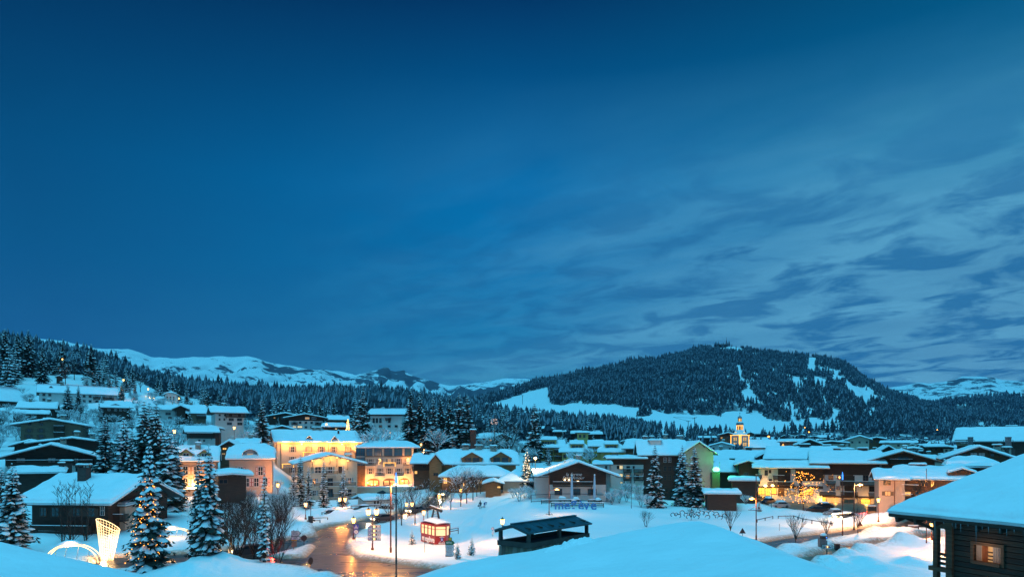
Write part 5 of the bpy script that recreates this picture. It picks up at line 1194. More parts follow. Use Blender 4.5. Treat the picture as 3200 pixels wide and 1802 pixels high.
panel(HS, 2434, 2470, 1463, 1512, 'wood_dark'); panel(HS, 2484, 2562, 1462, 1500, 'wood_dark'); panel(HS, 2434, 2562, 1515, 1523, 'wood_dark', .16); panel(HS, 2434, 2452, 1524, 1548, 'wood'); panel(HS, 2495, 2503, 1500, 1548, 'wood_dark'); panel(HS, 2376, 2434, 1519, 1523, 'wood_dark', .3)
for px, py in ((2397, 1517), (2418, 1516)):
    MB().lathe([(.1, -.25), (.36, -.1), (.36, .1), (.1, .25)]).build('wall_lamp', MT['lamp_w'], HS['root'], loc=(HS['fx'](px), -1.3, wz(py, 179) - HS['rz']))
    plight(HS['root'], (HS['fx'](px), -1.9, wz(py, 179) - HS['rz']), 60, (1, .5, .14))
house('broad snow roof with timber verge above the shop building', 2412, 2590, 202, 1434, 1392, 20, 'x', -5, 'wood_dark', 'wood_dark', 1460, 1.6, .5, facia='wood', chim=[(.55, 0, 2.6, .5, 'roof', False), (.3, .2, 1.6, .4, 'roof', False), (.85, .1, 2.0, .6, 'roof', False)])
HL = house('large chalet block with log upper floors and white storeys over shops', 2560, 2735, 176, 1447, 1405, 20, 'x', 0, 'white', 'wood_dark', 1482, 1.6, .55, facia='wood',
    win=[(2567, 1492, 11, 11, 'w', 'lit_soft'), (2581, 1488, 6, 8, 'b'), (2602, 1492, 12, 14, 'b'), (2624, 1490, 8, 10, 'b'), (2648, 1494, 30, 22, 'b'), (2698, 1492, 13, 18, 'b'), (2720, 1490, 7, 11, 'b'), (2607, 1525, 12, 14, 'b'), (2622, 1523, 8, 10, 'b'), (2655, 1524, 24, 18, 'b'), (2715, 1524, 14, 14, 'b'),
         (2575, 1560, 26, 22, 'b', 'lit_shop'), (2614, 1565, 22, 28, 'w', 'lit_soft'), (2652, 1568, 26, 18, 'b', 'glass_b'), (2698, 1566, 26, 20, 'b', 'lit_shop')],
    bal=[(2590, 2614, 1512), (2628, 2744, 1513), (2570, 2614, 1546), (2630, 2676, 1546), (2706, 2748, 1548)], chim=[(.4, .05, 1.8, .6, 'roof', False), (.75, .05, 2.2, .7, 'roof', False)], name='chalet_block', cat='building')
house('brown gable front of the large chalet block with attic balcony', 2738, 2905, 172, 1444, 1402, 20, 'y', 0, 'wood', over=2.2, snow=.5, facia='wood', win=[(2758, 1453, 14, 6, 'blind'), (2814, 1430, 12, 10, 'b'), (2830, 1430, 10, 10, 'b')], bal=[(2786, 2846, 1445, {'dep': 1.2})])
panel(HL, 2630, 2668, 1484, 1513, 'wood_dark'); panel(HL, 2640, 2672, 1516, 1546, 'wood_dark'); panel(HL, 2560, 2735, 1548, 1553, 'wood_dark', .2); panel(HL, 2560, 2566, 1484, 1580, 'wood_dark', .14); panel(HL, 2676, 2684, 1553, 1580, 'stone', .2); panel(HL, 2630, 2638, 1553, 1580, 'stone', .2)
for px, pw in ((2575, 90), (2614, 40), (2698, 80)): plight(HL['root'], (HL['fx'](px), -1.6, wz(1562, 176) - HL['rz']), pw, (1, .44, .08))
HC = house('cream house with shuttered lit window and drainpipe at the right', 2752, 2822, 134, 1497, 1462, 14, 'x', 0, 'pink', None, None, .9, .5,
    win=[(2774, 1505, 17, 14, 'b'), (2776, 1540, 14, 12, 'bb', 'lit_soft')], name='house', cat='house')
MB().bar((HC['fx'](2794), -.12, 0), (HC['fx'](2794), -.12, HC['ze']), .12).build('drainpipe', MT['rust'], HC['root'])
house('brown timber chalet under a long snow roof right of the cream house', 2822, 2985, 132, 1497, 1452, 15, 'x', -4, 'wood', over=1.1, snow=.5, win=[(2890, 1508, 20, 16, 'b'), (2912, 1508, 12, 16, 'b'), (2848, 1543, 14, 12, 'w', 'lit'), (2872, 1540, 8, 12, 'b')], bal=[(2812, 2876, 1530), (2810, 2860, 1560)], chim=[(.35, .1, 2.6, .4, 'roof', False)])
house('timber gable with a small hanging blue light at the right end of the long roof', 2985, 3030, 130, 1476, 1456, 14, 'y', 0, 'wood', over=1.0, snow=.4)
house('chalet with white attic blinds and snowy gable, right background', 2985, 3130, 150, 1434, 1388, 16, 'y', 0, 'wood', over=1.9, snow=.5, win=[(3046, 1418, 17, 10, 'blind'), (3066, 1418, 16, 10, 'blind'), (3024, 1420, 8, 8, 'b'), (3092, 1420, 8, 8, 'b')], chim=[(.2, .5, 1.4, .9), (.25, .75, 1.6, 1.0)])
house('rounded snow dome roof before the chalet with white attic blinds', 2985, 3095, 138, 1457, 1424, 9, 'x', 0, 'wood_dark', over=1.0, snow=.9, hip=1.0)
HK = house('very large steep snow roof in the right background with tall flues', 3030, 3330, 196, 1377, 1332, 24, 'x', -6, 'wood_dark', over=1.2, snow=.6, chim=[(.45, .1, 2.4, .6, 'roof', False), (.05, .3, 1.4, .4, 'roof', False)], dorm=[(3050, 1384, 44, 16, 'shed', 'wood_grey')])
for px, Y, lb in ((3033, 170, 'left cluster of steel chimney flues before the very large roof'), (3151, 150, 'right cluster of steel chimney flues in a frame on the snowy roof')):
    t = empty('flue_stack', (wx(px, Y), Y, wz(1402, Y)), 0, lb, 'chimney'); hh = 46 * Y / F * .8
    b = MB().box(-1.0, 1.0, -.7, .7, -3.5, 0); b.build('base', MT['roof'], t)
    for q in (-.55, -.2, .15, .5): MB().lathe([(.14, 0), (.14, hh * random.uniform(.85, 1.0)), (.2, hh), (.2, hh + .15)], q, 0, 8).build('flue', MT['zinc'], t)
    MB().bar((-1.05, 0, 0), (-1.05, 0, hh * .8), .06).bar((1.05, 0, 0), (1.05, 0, hh * .8), .06).bar((-1.05, 0, hh * .8), (1.05, 0, hh * .8), .06).build('frame', MT['metal'], t)
# more roofs before the far village
for a in [(2712, 2760, 250, 1420, 1404, 'dark stub gable behind the large chalet block, left'), (2762, 2790, 240, 1408, 1388, 'small pointed gable peeking over the large chalet block'), (2905, 2945, 232, 1394, 1385, 'white fronted house with snow roof behind the brown gable'),
          (2838, 2868, 236, 1402, 1394, 'flat dark house behind the brown gable peak'), (2890, 2910, 220, 1432, 1418, 'beige lean-to before the very large roof'), (2912, 2990, 200, 1436, 1430, 'flat roofed brown building left of the very large roof'), (2560, 2640, 300, 1382, 1374, 'long flat snow roof right of the church, behind the broad roof'),
          (2625, 2655, 262, 1402, 1396, 'small dark roofs behind the broad snow roof'), (2440, 2500, 330, 1378, 1369, 'dark chalet with snow roof right of the church nave'), (2500, 2560, 290, 1388, 1368, 'chalet with broad gable and small lights, right of the lit pyramid'),
          (2660, 2712, 300, 1372, 1357, 'chalet with pointed gable on a pale front in the middle village'), (2630, 2700, 320, 1379, 1368, 'pale house with snow roof in the middle village'), (2560, 2600, 330, 1394, 1384, 'low snowy roof with chimneys in the middle village'),
          (2720, 2760, 340, 1370, 1362, 'dark low chalet under trees in the middle village'), (2765, 2850, 330, 1382, 1374, 'long low snow roof below the far wood'), (2940, 2975, 260, 1398, 1389, 'white and brown house beside the beige lean-to'), (2225, 2285, 300, 1392, 1378, 'dark chalet left of the church tower foot'), (2250, 2300, 420, 1358, 1348, 'dark barn left of the church tower'), (2180, 2230, 360, 1366, 1360, 'snow roof far behind the steep beige gable')]:
    house(a[5], a[0], a[1], a[2], a[3], a[4], 11, rr_.choice(['x', 'y']), rr_.uniform(-8, 8), rr_.choice(['wood_dark', 'wood', 'beige', 'white']), 'wood_dark' if rr_.random() < .5 else None, a[3] + 3, 1.3, .5, win=rowf(np.linspace(a[0] + 6, a[1] - 6, 3), a[3] + 8, 5, 5, 'b', ['lit_soft'] if rr_.random() < .3 else ()), chim=[(.5, .1, 1.1, .5)])
# far village chalets
FV = [(2370 + 42 * i + rr_.uniform(-12, 12), Yv) for Yv in (420, 480, 560, 650, 760) for i in range(0, 17, 1)]
for px, Y in FV:
    if px > 2990 or (px < 2460 and Y < 500) or rr_.random() < .12: continue
    if Y > 600 and px < 2420: continue
    w = rr_.uniform(9, 15) * F / Y; g = gz(wx(px, Y), Y); pb = HY - (g - CH) * F / Y; hh = rr_.uniform(4.2, 6) * F / Y; rh = rr_.uniform(2, 3) * F / Y
    house('dark little chalet with snow roof in the far village', px - w / 2, px + w / 2, Y, pb - hh, pb - hh - rh, 9, rr_.choice(['y', 'y', 'x']), rr_.uniform(-25, 25), rr_.choice(['wood_dark', 'wood', 'white', 'beige']), 'wood_dark', pb - hh * .55, 1.2, .5, group='chalets of the far village',
          win=rowf([px - w * .2, px + w * .2], pb - hh * .35, 4, 3, 'b', [rr_.choice(['lit', 'lit', None, 'lit_soft'])]) if Y < 700 else ())
for a in [(2235, 1345, 1100, 'low dark barn on the meadow left of the spire'), (2345, 1338, 900, 'small barn on the meadow right of the church spire'), (1625, 1254, 800, 'pair of small huts beside the upper ski piste'), (1497, 1257, 760, 'dark alpine chalet at the left end of the ski piste'), (1522, 1256, 780, 'second alpine chalet at the left end of the ski piste')]:
    Y = min(a[2], 990); w = 10 * F / Y; pb = HY - (gz(wx(a[0], Y), Y) - CH) * F / Y
    house(a[3], a[0] - w / 2, a[0] + w / 2, Y, pb - 3.5 * F / Y, pb - 6.2 * F / Y, 9, 'y', 15, 'wood_dark', over=1.0, snow=.6)

# frosted shrubs and small trees filling the gardens between the houses
rg = random.Random(21)
def free(px, Y):
    return not any(a - 4 <= px <= b + 4 and c - 3 <= Y <= d + 2 for a, b, c, d in HOUSES)
def fill(n, x0, x1, y0, y1, h0, h1, label, group, kinds, mono=0.0, cond=None):
    k = 0; tries = 0
    while k < n and tries < 4000:
        tries += 1; px = rg.uniform(x0, x1); Y = y0 * (y1 / y0) ** rg.random()
        if not free(px, Y) or (cond and not cond(px, Y)): continue
        x = wx(px, Y); k += 1
        if rg.random() < mono: small_spruce(x, Y, rg.uniform(h0, h1) * 1.3, label[1], group[1], rg.uniform(.9, 1.2)); continue
        kd = rg.choice(kinds); tk, w, sn = BARE[kd]; s = rg.uniform(h0, h1) / BH[kd]
        o = empty('frosted_tree', (x, Y, gz(x, Y)), rg.uniform(0, 6.28), label[0], 'tree', group[0]); o.scale = (s * rg.uniform(.9, 1.3), s, s)
        link('trunk', tk, o); link('branches', w, o); link('snow', sn, o)['kind'] = 'stuff'
fill(130, -20, 720, 158, 300, 2.5, 6, ('frosted shrub or small tree in the left hillside gardens', 'small snowy spruce in the left hillside gardens'), ('frosted garden shrubs on the left hillside', 'small garden spruces on the left hillside'), ['snowround', 'snowshrub'], .25, lambda px, Y: not (Y > 300 - px * .12 and px < 400))
fill(70, 720, 1260, 225, 305, 2.5, 5.5, ('frosted shrub behind the hotels on the hillside', 'small snowy spruce behind the hotels'), ('frosted shrubs behind the hotels', 'small spruces behind the hotels'), ['snowround', 'snowshrub'], .3)
fill(70, 1480, 1900, 225, 300, 3, 7, ('frosted tree between hall and yellow buildings', 'small spruce between hall and yellow buildings'), ('frosted trees between hall and yellow buildings', 'small spruces between hall and yellow buildings'), ['snowround', 'round', 'snowshrub'], .35)
fill(60, 2240, 2960, 235, 420, 2.5, 6, ('frosted tree among the village roofs right of the church', 'small spruce among the village roofs'), ('frosted trees among the village roofs', 'small spruces among the village roofs'), ['snowround', 'snowshrub'], .5)
fill(22, 640, 900, 118, 160, 2, 4, ('frosted shrub before the pink houses', 'small spruce before the pink houses'), ('frosted shrubs before the pink houses', 'small spruces before the pink houses'), ['snowround', 'snowshrub'], .1)
# ---------------------------------------------------------------- church
YC = 400.0; xc = wx(2312, YC); zc0 = 4.0
ch = empty('church', (xc, YC, zc0), R(-22), 'church with outlined bell tower, onion lanterns and long snowy nave', 'church')
def cz(py): return wz(py, YC) - zc0
rt = 25 * YC / F * 1.06
c8 = R(22.5)
def octp(r, z0, z1, m, name, par=ch): return MB().lathe([(r, z0), (r, z1)], 0, 0, 8, 0, c8).build(name, MT[m], par)
def sqp(r, z0, z1, ch_=.22):   # square tower with cut corners
    p = []
    for sx, sy in ((1, 1), (-1, 1), (-1, -1), (1, -1)):
        a = (sx * r, sy * r * (1 - ch_)); b = (sx * r * (1 - ch_), sy * r)
        p += [a, b] if sx * sy > 0 else [b, a]
    return p
def extr(p, z0, z1, sc=1.0):
    n = len(p); return MB().add([(x, y, z0) for x, y in p] + [(x * sc, y * sc, z1) for x, y in p], [tuple(range(n))[::-1], tuple(range(n, 2 * n))] + [(i, (i + 1) % n, n + (i + 1) % n, n + i) for i in range(n)])
ch.rotation_euler = (0, 0, R(28)); rs_ = 22 * YC / F * .92
P_ = sqp(rs_, 0, 0, .16)
extr(P_, -2, cz(1358)).build('tower_wall', MT['tower'], ch)
b = MB()
for x, y in P_: b.box(x - .16, x + .16, y - .16, y + .16, cz(1404), cz(1358))
b.build('edge_lights', MT['garland'], ch)
extr(sqp(rs_ * 1.10, 0, 0, .16), cz(1358.5), cz(1357)).build('cornice', MT['garland'], ch)
dm = MB(); pr = [(1.10, 1357), (1.06, 1355), (.92, 1352), (.80, 1348), (.72, 1345), (.62, 1343), (.48, 1341.5)]
dm.lathe([(q * rs_ * 1.08, cz(p)) for q, p in pr], 0, 0, 8, 0, c8).build('dome', MT['snow'], ch)
extr([(math.cos(c8 + i * .7854) * rs_ * .45, math.sin(c8 + i * .7854) * rs_ * .45) for i in range(8)], cz(1342), cz(1327)).build('lantern', MT['cream'], ch)
b = MB()
for i in range(8):
    a = c8 + i * .7854; x, y = math.cos(a) * rs_ * .47, math.sin(a) * rs_ * .47; b.box(x - .1, x + .1, y - .1, y + .1, cz(1341), cz(1328))
b.lathe([(rs_ * .52, cz(1328)), (rs_ * .52, cz(1327))], 0, 0, 8, 0, c8).build('lantern_lights', MT['garland'], ch)
for i in range(8):
    a = i * .7854; x, y = math.cos(a) * rs_ * .43, math.sin(a) * rs_ * .43
    o = MB().box(-.35, .35, -.12, .05, -1.0, .8).build('lantern_window', MT['wood_dark'], ch, loc=(x, y, cz(1335)), rz=a + R(90))
MB().lathe([(rs_ * .53, cz(1327)), (rs_ * .58, cz(1324.5)), (rs_ * .56, cz(1321)), (rs_ * .44, cz(1318)), (rs_ * .28, cz(1315.5))], 0, 0, 12).build('onion_dome', MT['dome'], ch, smooth=True)
MB().lathe([(rs_ * .50, cz(1319.6)), (rs_ * .40, cz(1316.8)), (rs_ * .24, cz(1314.6))], 0, 0, 12).build('dome_snow', MT['snow'], ch)
MB().lathe([(rs_ * .24, cz(1315.5)), (rs_ * .24, cz(1306))], 0, 0, 8).build('upper_lantern', MT['lit'], ch)
b = MB()
for i in range(6):
    a = i * 1.047; x, y = math.cos(a) * rs_ * .26, math.sin(a) * rs_ * .26; b.box(x - .12, x + .12, y - .12, y + .12, cz(1315), cz(1306))
b.build('column', MT['wood_warm'], ch)
MB().lathe([(rs_ * .30, cz(1306)), (rs_ * .34, cz(1304)), (rs_ * .31, cz(1301.5)), (rs_ * .14, cz(1298.5)), (.12, cz(1296)), (.05, cz(1288))], 0, 0, 10).build('spire', MT['dome'], ch, smooth=True)
MB().box(-.5, .5, -.05, .05, cz(1290), cz(1289.3)).box(-.06, .06, -.05, .05, cz(1291), cz(1286)).build('cross', MT['metal'], ch)
for fa in range(4):
    ang = fa * math.pi / 2; rr2 = rs_ + .02
    def onface(u, py): return (u * math.cos(ang) - (-rr2) * math.sin(ang), u * math.sin(ang) + (-rr2) * math.cos(ang), cz(py))
    for py, hh in ((1370, 1.0), (1386, .95)):
        for u in (-.75, .75):
            pr = [(-.42, -hh), (.42, -hh)] + [(.42 * math.cos(math.pi * q / 6), hh * .5 + .42 * math.sin(math.pi * q / 6)) for q in range(7)]
            n_ = len(pr); o = MB().add([(a, -.1, c) for a, c in pr] + [(a, .1, c) for a, c in pr], [tuple(range(n_))[::-1]] + [(i, (i + 1) % n_, n_ + (i + 1) % n_, n_ + i) for i in range(n_)]).build('belfry_window', MT['lit'], ch, loc=onface(u, py), rz=ang)
            MB().box(-.22, .22, -.13, -.09, -hh, hh * .6).build('louvre', MT['wood_dark'], o)
    o = MB().lathe([(.75, -.08), (.75, .08)], 0, 0, 14).build('clock_face', MT['lit_pale'], ch, loc=onface(0, 1351.5)); o.rotation_euler = (R(90), 0, ang); o.scale = (1, 1.1, 1)
    k = .86; o.location = (o.location.x * k, o.location.y * k, o.location.z)
MB().lathe([(.75, -.06), (.75, .06)], 0, 0, 14).build('sundial', MT['metal'], ch, loc=(rs_ * .75, -rs_ - .08, cz(1388)))
b = MB().box(-rs_ - .08, rs_ + .08, -rs_ - .08, -rs_, cz(1379.4), cz(1378.6)); b.box(-rs_ - .08, rs_ + .08, -rs_ - .08, -rs_, cz(1393.4), cz(1392.6)); b.build('string_course', MT['wood_grey'], ch)
nx0, nx1 = wx(2332, YC + 8), wx(2440, YC + 8); yr_ = YC + 10
def wl(x, y, z): v = Matrix.Rotation(-ch.rotation_euler[2], 4, 'Z') @ (Vector((x, y, z)) - Vector((xc, YC, zc0))); return tuple(v)
e0, e1 = wz(1399, YC + 2), wz(1374, YC + 10)
MB().add([wl(*p) for p in [(nx0, YC + 3, -2), (nx1 - 1.5, YC + 3, -2), (nx1 - 1.5, YC + 17, -2), (nx0, YC + 17, -2), (nx0, YC + 3, e0), (nx1 - 1.5, YC + 3, e0), (nx1 - 1.5, YC + 17, e0), (nx0, YC + 17, e0)]],
         [(0, 3, 2, 1), (4, 5, 6, 7), (0, 1, 5, 4), (1, 2, 6, 5), (2, 3, 7, 6), (3, 0, 4, 7)]).build('nave_wall', MT['white'], ch)
nv = MB(); rx1 = wx(2424, YC + 10)
nv.add([wl(*p) for p in [(nx0, YC + 1.5, e0 - .2), (nx1, YC + 1.5, e0 - .2), (nx1, YC + 18.5, e0 - .2), (nx0, YC + 18.5, e0 - .2), (nx0, YC + 10, e1), (rx1, YC + 10, e1)]], [(0, 1, 5, 4), (1, 2, 5), (2, 3, 4, 5), (0, 4, 3), (0, 3, 2, 1)])
nv.build('nave_roof', MT['roof'], ch); nv2 = MB(); nv2.v = [(x, y, z + .6) for x, y, z in nv.v]; nv2.f = nv.f; nv2.m = nv.m; nv2.build('snow', MT['snow'], ch)
for dx_, dy_ in ((-6, -9), (6, -10)):
    plight(ch, (dx_, dy_, cz(1392)), 60, (1, .6, .25), .5)
plight(ch, (1.5, -2.2, cz(1341)), 12, (1, .65, .3), .2)
# lit pyramid of lights on the church square
t = empty('light_pyramid', (wx(2447, 330), 330, wz(1410, 330) - .5), 0, 'glowing pyramid of string lights at the end of the church nave', 'decoration')
b = MB()
for i in range(5):
    a = i * 1.2566; b.bar((math.cos(a) * 2.3, math.sin(a) * 2.3, 0), (0, 0, 4.4), .09)
b.build('light_string', MT['garland'], t)
MB().lathe([(.1, .2), (1.0, .5), (1.1, 1.2), (.5, 1.9)], .6, -.3, 10).build('light_ball', MT['lamp_w'], t)
MB().bar((0, 0, -8), (0, 0, 4.6), .12).build('mast', MT['metal'], t)

# ---------------------------------------------------------------- near snowy roofs
def prof_roof(label, pts, Yf, Yn, thick_lbl=None, wallw=None, sagx=0.0):
    """roof of the building below the camera: pts (px,py) outline of its far edge at depth Yf, running back towards the camera at the same height"""
    P = [(wx(px, Yf), wz(py, Yf)) for px, py in pts]
    xs = np.array([p[0] for p in P]); zs = np.array([p[1] for p in P])
    r = empty('near_roof', (0, 0, 0), 0, label, 'roof')
    X_ = np.linspace(xs[0], xs[-1], 150); Y_ = np.concatenate([[Yf + .12, Yf + .08, Yf, Yf - .1, Yf - .25, Yf - .5], np.linspace(Yf - .9, Yn, 60)])
    Xg, Yg = np.meshgrid(X_, Y_); Zg = np.interp(Xg, xs, zs)
    Zg = Zg + .17 * fbm(Xg * .35, Yg * .35, 4, 77) * np.clip((Yf - Yg) / 1.5, 0, 1) + .015 * fbm(Xg * 1.5, Yg * 1.5, 3, 78)
    Zg[0] -= .55; Zg[1] -= .22; Zg[2] -= .07; Zg[3] -= .02
    ed = np.clip(np.minimum(Xg - xs[0], xs[-1] - Xg) / .35, 0, 1); Zg = Zg - .35 * (1 - np.sqrt(1 - (1 - ed) ** 2))
    Xg = np.where((np.arange(150)[None, :] == 149) & (Zg > -99), Xg, Xg)
    link('snow', grid_mesh('snow', Xg, Yg, Zg, MT['snow']), r)
    v = []; n = len(P)
    for yy in (Yf - .1, Yn):
        for dz_ in (-.42, -.62):
            for x, z in P: v.append((x, yy, z + dz_))
    f = []
    for i in range(n - 1): f += [(i, i + 1, n + i + 1, n + i), (i, 2 * n + i, 2 * n + i + 1, i + 1), (n + i, n + i + 1, 3 * n + i + 1, 3 * n + i)]
    f += [(n - 1, 3 * n - 1, 4 * n - 1, 2 * n - 1), (0, n, 3 * n, 2 * n)]
    MB().add(v, f).build('roof_deck', MT['wood_dark'], r)
    zt = zs.min() - 1.0
    MB().box(xs[0] + 1, xs[-1] - 1, Yn - .5, Yf - 1.2, -1, zt).build('wall', MT['wood'], r)
    return r
NR = prof_roof('big snow covered chalet roof filling the bottom centre foreground',
    [(1180, 1838), (1286, 1802), (1360, 1775), (1440, 1752), (1540, 1733), (1663, 1715), (1760, 1694), (1856, 1677), (1985, 1650), (2060, 1636), (2110, 1629), (2150, 1624), (2180, 1623), (2210, 1634), (2247, 1650), (2304, 1668), (2366, 1692), (2425, 1713), (2512, 1744), (2550, 1764), (2568, 1786)], 22.0, 3.0)
for (px, py) in ((2108, 0),): pass
NL = prof_roof('snow covered roof slope sloping down across the bottom left corner', [(-700, 1610), (-300, 1640), (0, 1684), (145, 1719), (260, 1745), (378, 1772), (460, 1790), (525, 1803), (700, 1850), (900, 1900)], 17.0, 3.0)
# ---- shingled chimney with its little canopy on the foreground roof
C0 = Vector((.536, 22.0)); Lv = Vector((-.956, .9)).normalized(); Rv = Vector((2.13, 2.6)).normalized(); zt = 10.96
ang = math.atan2(Rv.y, Rv.x)
cb = empty('shingled_chimney', (C0.x, C0.y, zt), ang, 'wide grey shingled chimney box with dark sheet metal canopy on posts', 'chimney')
LW, LR = 1.18, 3.40      # local x along the long side, local y along the short one
MB().box(0, LR, 0, LW, -2.2, -.16).build('box_core', MT['wood_dark'], cb)
b = MB(); b.box(-.08, LR + .08, -.08, .06, -.16, 0).box(-.08, LR + .08, LW - .06, LW + .08, -.16, 0).box(-.08, .06, .06, LW - .06, -.16, 0).box(LR - .06, LR + .08, .06, LW - .06, -.16, 0); b.build('rim', MT['roof'], cb)
b = MB().box(.06, LR - .06, .06, LW - .06, -.6, -.12); b.build('flue_cover', MT['cloth'], cb)
shm = [MT['wood_grey'], mat('pale_shingle', (.22, .18, .14), .85, .3, 4, .4, stretch=(1, 1, .3)), mat('dark_shingle', (.11, .085, .065), .85, .3, 4, .4, stretch=(1, 1, .3))]
SH = {}
def shingle(w, k):
    key = (round(w, 2), k)
    if key not in SH: SH[key] = MB().add([(-w / 2, 0, 0), (w / 2, 0, 0), (w / 2, .0, -.42), (-w / 2, .0, -.42), (-w / 2, -.02, 0), (w / 2, -.02, 0), (w / 2, -.06, -.42), (-w / 2, -.06, -.42)],
        [(0, 1, 2, 3), (4, 7, 6, 5), (0, 4, 5, 1), (1, 5, 6, 2), (2, 6, 7, 3), (3, 7, 4, 0)]).mesh('shingle', shm[k])
    return SH[key]
rsh = random.Random(4)
for row in range(6):
    z = -.17 - row * .33
    for side_, ln in (('l', LW), ('f', LR)):
        q = -.05
        while q < ln:
            w = rsh.choice([.12, .15, .18]); k = rsh.choice([0, 0, 1, 2])
            if side_ == 'f': link('shingle', shingle(w, k), cb, (q + w / 2, -.005 - row * .012, z + rsh.uniform(-.02, .02)))
            else: link('shingle', shingle(w, k), cb, (-.005 - row * .012, LW - q - w / 2, z + rsh.uniform(-.02, .02)), R(-90))
            q += w + .012
# canopy roof: gable seen at the near left end
def loc2(px, py, Y): return cb.matrix_world.inverted() @ Vector((wx(px, Y), Y, wz(py, Y)))
bpy.context.view_layer.update()
hz0 = .38; rz_ = .58; ov = .15
b = MB(); 
for i in range(9):
    x0_ = -ov + (LR + 2 * ov) * i / 9; x1_ = -ov + (LR + 2 * ov) * (i + 1) / 9 - .015
    for sg in (0, 1):
        ye_ = -ov if sg == 0 else LW + ov; ym = LW / 2
        vs = [(x0_, ye_, hz0 - .02), (x1_, ye_, hz0 - .02), (x1_, ym, rz_), (x0_, ym, rz_), (x0_, ye_, hz0 - .07), (x1_, ye_, hz0 - .07), (x1_, ym, rz_ - .05), (x0_, ym, rz_ - .05)]
        MB().add(vs, [(0, 1, 2, 3), (4, 7, 6, 5), (0, 4, 5, 1), (1, 5, 6, 2), (3, 2, 6, 7), (0, 3, 7, 4)]).build('roof_panel', MT['teal_sheet'], cb)
MB().bar((-ov, LW / 2, rz_ + .01), (LR + ov, LW / 2, rz_ + .01), .12, .04).build('ridge_cap', MT['teal_sheet'], cb)
b = MB(); b.bar((-ov + .05, -ov, hz0 - .09), (-ov + .05, LW / 2, rz_ - .07), .07).bar((-ov + .05, LW + ov, hz0 - .09), (-ov + .05, LW / 2, rz_ - .07), .07)
for q in np.linspace(.1, LR - .1, 6): b.bar((q, 0, hz0 + .06), (q, LW / 2, rz_ - .1), .05).bar((q, LW, hz0 + .06), (q, LW / 2, rz_ - .1), .05)
b.build('rafters', MT['roof'], cb)
for x_ in (.0, LR * .5, LR):
    for y_ in (0, LW): MB().box(x_ - .05, x_ + .05, y_ - .05, y_ + .05, 0, hz0 + .03).build('post', MT['roof'], cb)
# snow heaped against it
r_ = 34; Xg, Yg = np.meshgrid(np.linspace(-1, 1, r_ * 2), np.linspace(-1, 1, r_))
hm = np.sqrt(np.clip(1 - Xg ** 2 * .9 - Yg ** 2 * .9, 0, 1)) * (1 + .25 * fbm(Xg * 4, Yg * 4, 4, 6)) + .12 * fbm(Xg * 12, Yg * 10, 3, 8)
o = link('snow_heap', grid_mesh('snow_heap', 2.35 + Xg * 1.75, 21.6 + Yg * 1.25 + Xg * .55, 10.15 + hm * .93, MT['snow']))
tag(o, 'rough ploughed snow heap leaning on the shingled chimney', 'snow heap')

# ---------------------------------------------------------------- near right chalet
E0 = Vector((17.95, 32.4)); dv = Vector((1.18, -3.2)).normalized(); uv = Vector((.938, .346))
ang = math.atan2(uv.y, uv.x)    # local x up the slope, local -y along the eave towards the camera
NC = empty('timber_chalet', (E0.x, E0.y, 0), ang, 'dark log chalet at the right edge with deep snow roof and curtained window', 'chalet')
zE = 10.95; sl = .265; LE = 26.0; LU = 17.0
def nf(a, c): return zE + c * sl
snow_part(NC, nf, 0, LE, 0, LU, lambda a, c, z: (c, -a, z), .42, 'snow', 3, 90, 50, sag=.2, parts_noise=.07)
MB().add([(-.05, .05, zE - .02), (LU, .05, nf(0, LU)), (LU, -LE, nf(0, LU)), (-.05, -LE, zE - .02), (-.05, .05, zE - .16), (LU, .05, nf(0, LU) - .16), (LU, -LE, nf(0, LU) - .16), (-.05, -LE, zE - .16)],
         [(0, 3, 2, 1), (4, 5, 6, 7), (0, 1, 5, 4), (1, 2, 6, 5), (2, 3, 7, 6), (3, 0, 4, 7)]).build('roof_deck', MT['wood_dark'], NC)
RFT = MB().bar((.0, 0, -.28), (2.6, 0, -.28 + 2.6 * sl), .15, .22).mesh('rafter', MT['wood_dark'])
for k in range(26): link('rafter', RFT, NC, (0, -.35 - k * .95, zE))
ICE = mat('icicle', (.16, .20, .22), .1, .05, spec=.8)
ri = random.Random(8)
for k in range(60):
    a = 2.4 + k * .30 + ri.uniform(-.12, .12); ln = ri.uniform(.08, .45) * (1.8 if k % 6 == 0 else 1)
    MB().lathe([(.018, 0), (.011, -ln * .5), (.002, -ln)], 0, 0, 5).build('icicle', ICE, NC, loc=(-.04 + ri.uniform(-.03, .03), -a, zE - .14))
wxl = 1.70; LOGH = .235; WL = 1.89
lm = [mat('log_a', (.055, .036, .022), .8, .35, 2.5, .6, 8, stretch=(1, .25, 4)), mat('log_b', (.070, .045, .028), .8, .35, 2.5, .6, 8, stretch=(1, .25, 4)), mat('log_c', (.042, .028, .019), .8, .35, 2.5, .6, 8, stretch=(1, .25, 4))]
LC = {}
def log(a0, a1, z, k):
    key = (round(a1 - a0, 2), k)
    if key not in LC:
        ln = a1 - a0; h = LOGH; pr = [(0.2, 0), (0, .01), (-.014, h * .2), (-.014, h * .8), (0, h - .01), (.2, h)]; n_ = len(pr)
        LC[key] = MB().add([(x, 0, z_) for x, z_ in pr] + [(x, -ln, z_) for x, z_ in pr], [tuple(range(n_)), tuple(range(n_, 2 * n_))[::-1]] + [(i, n_ + i, n_ + (i + 1) % n_, (i + 1) % n_) for i in range(n_)]).mesh('log', lm[k])
    link('log', LC[key], NC, (wxl, -a0, z))
a_end = 22.0; z = 4.6; k = 0
WA0, WA1, WZ0, WZ1 = 2.85, 4.03, 9.06, 9.76
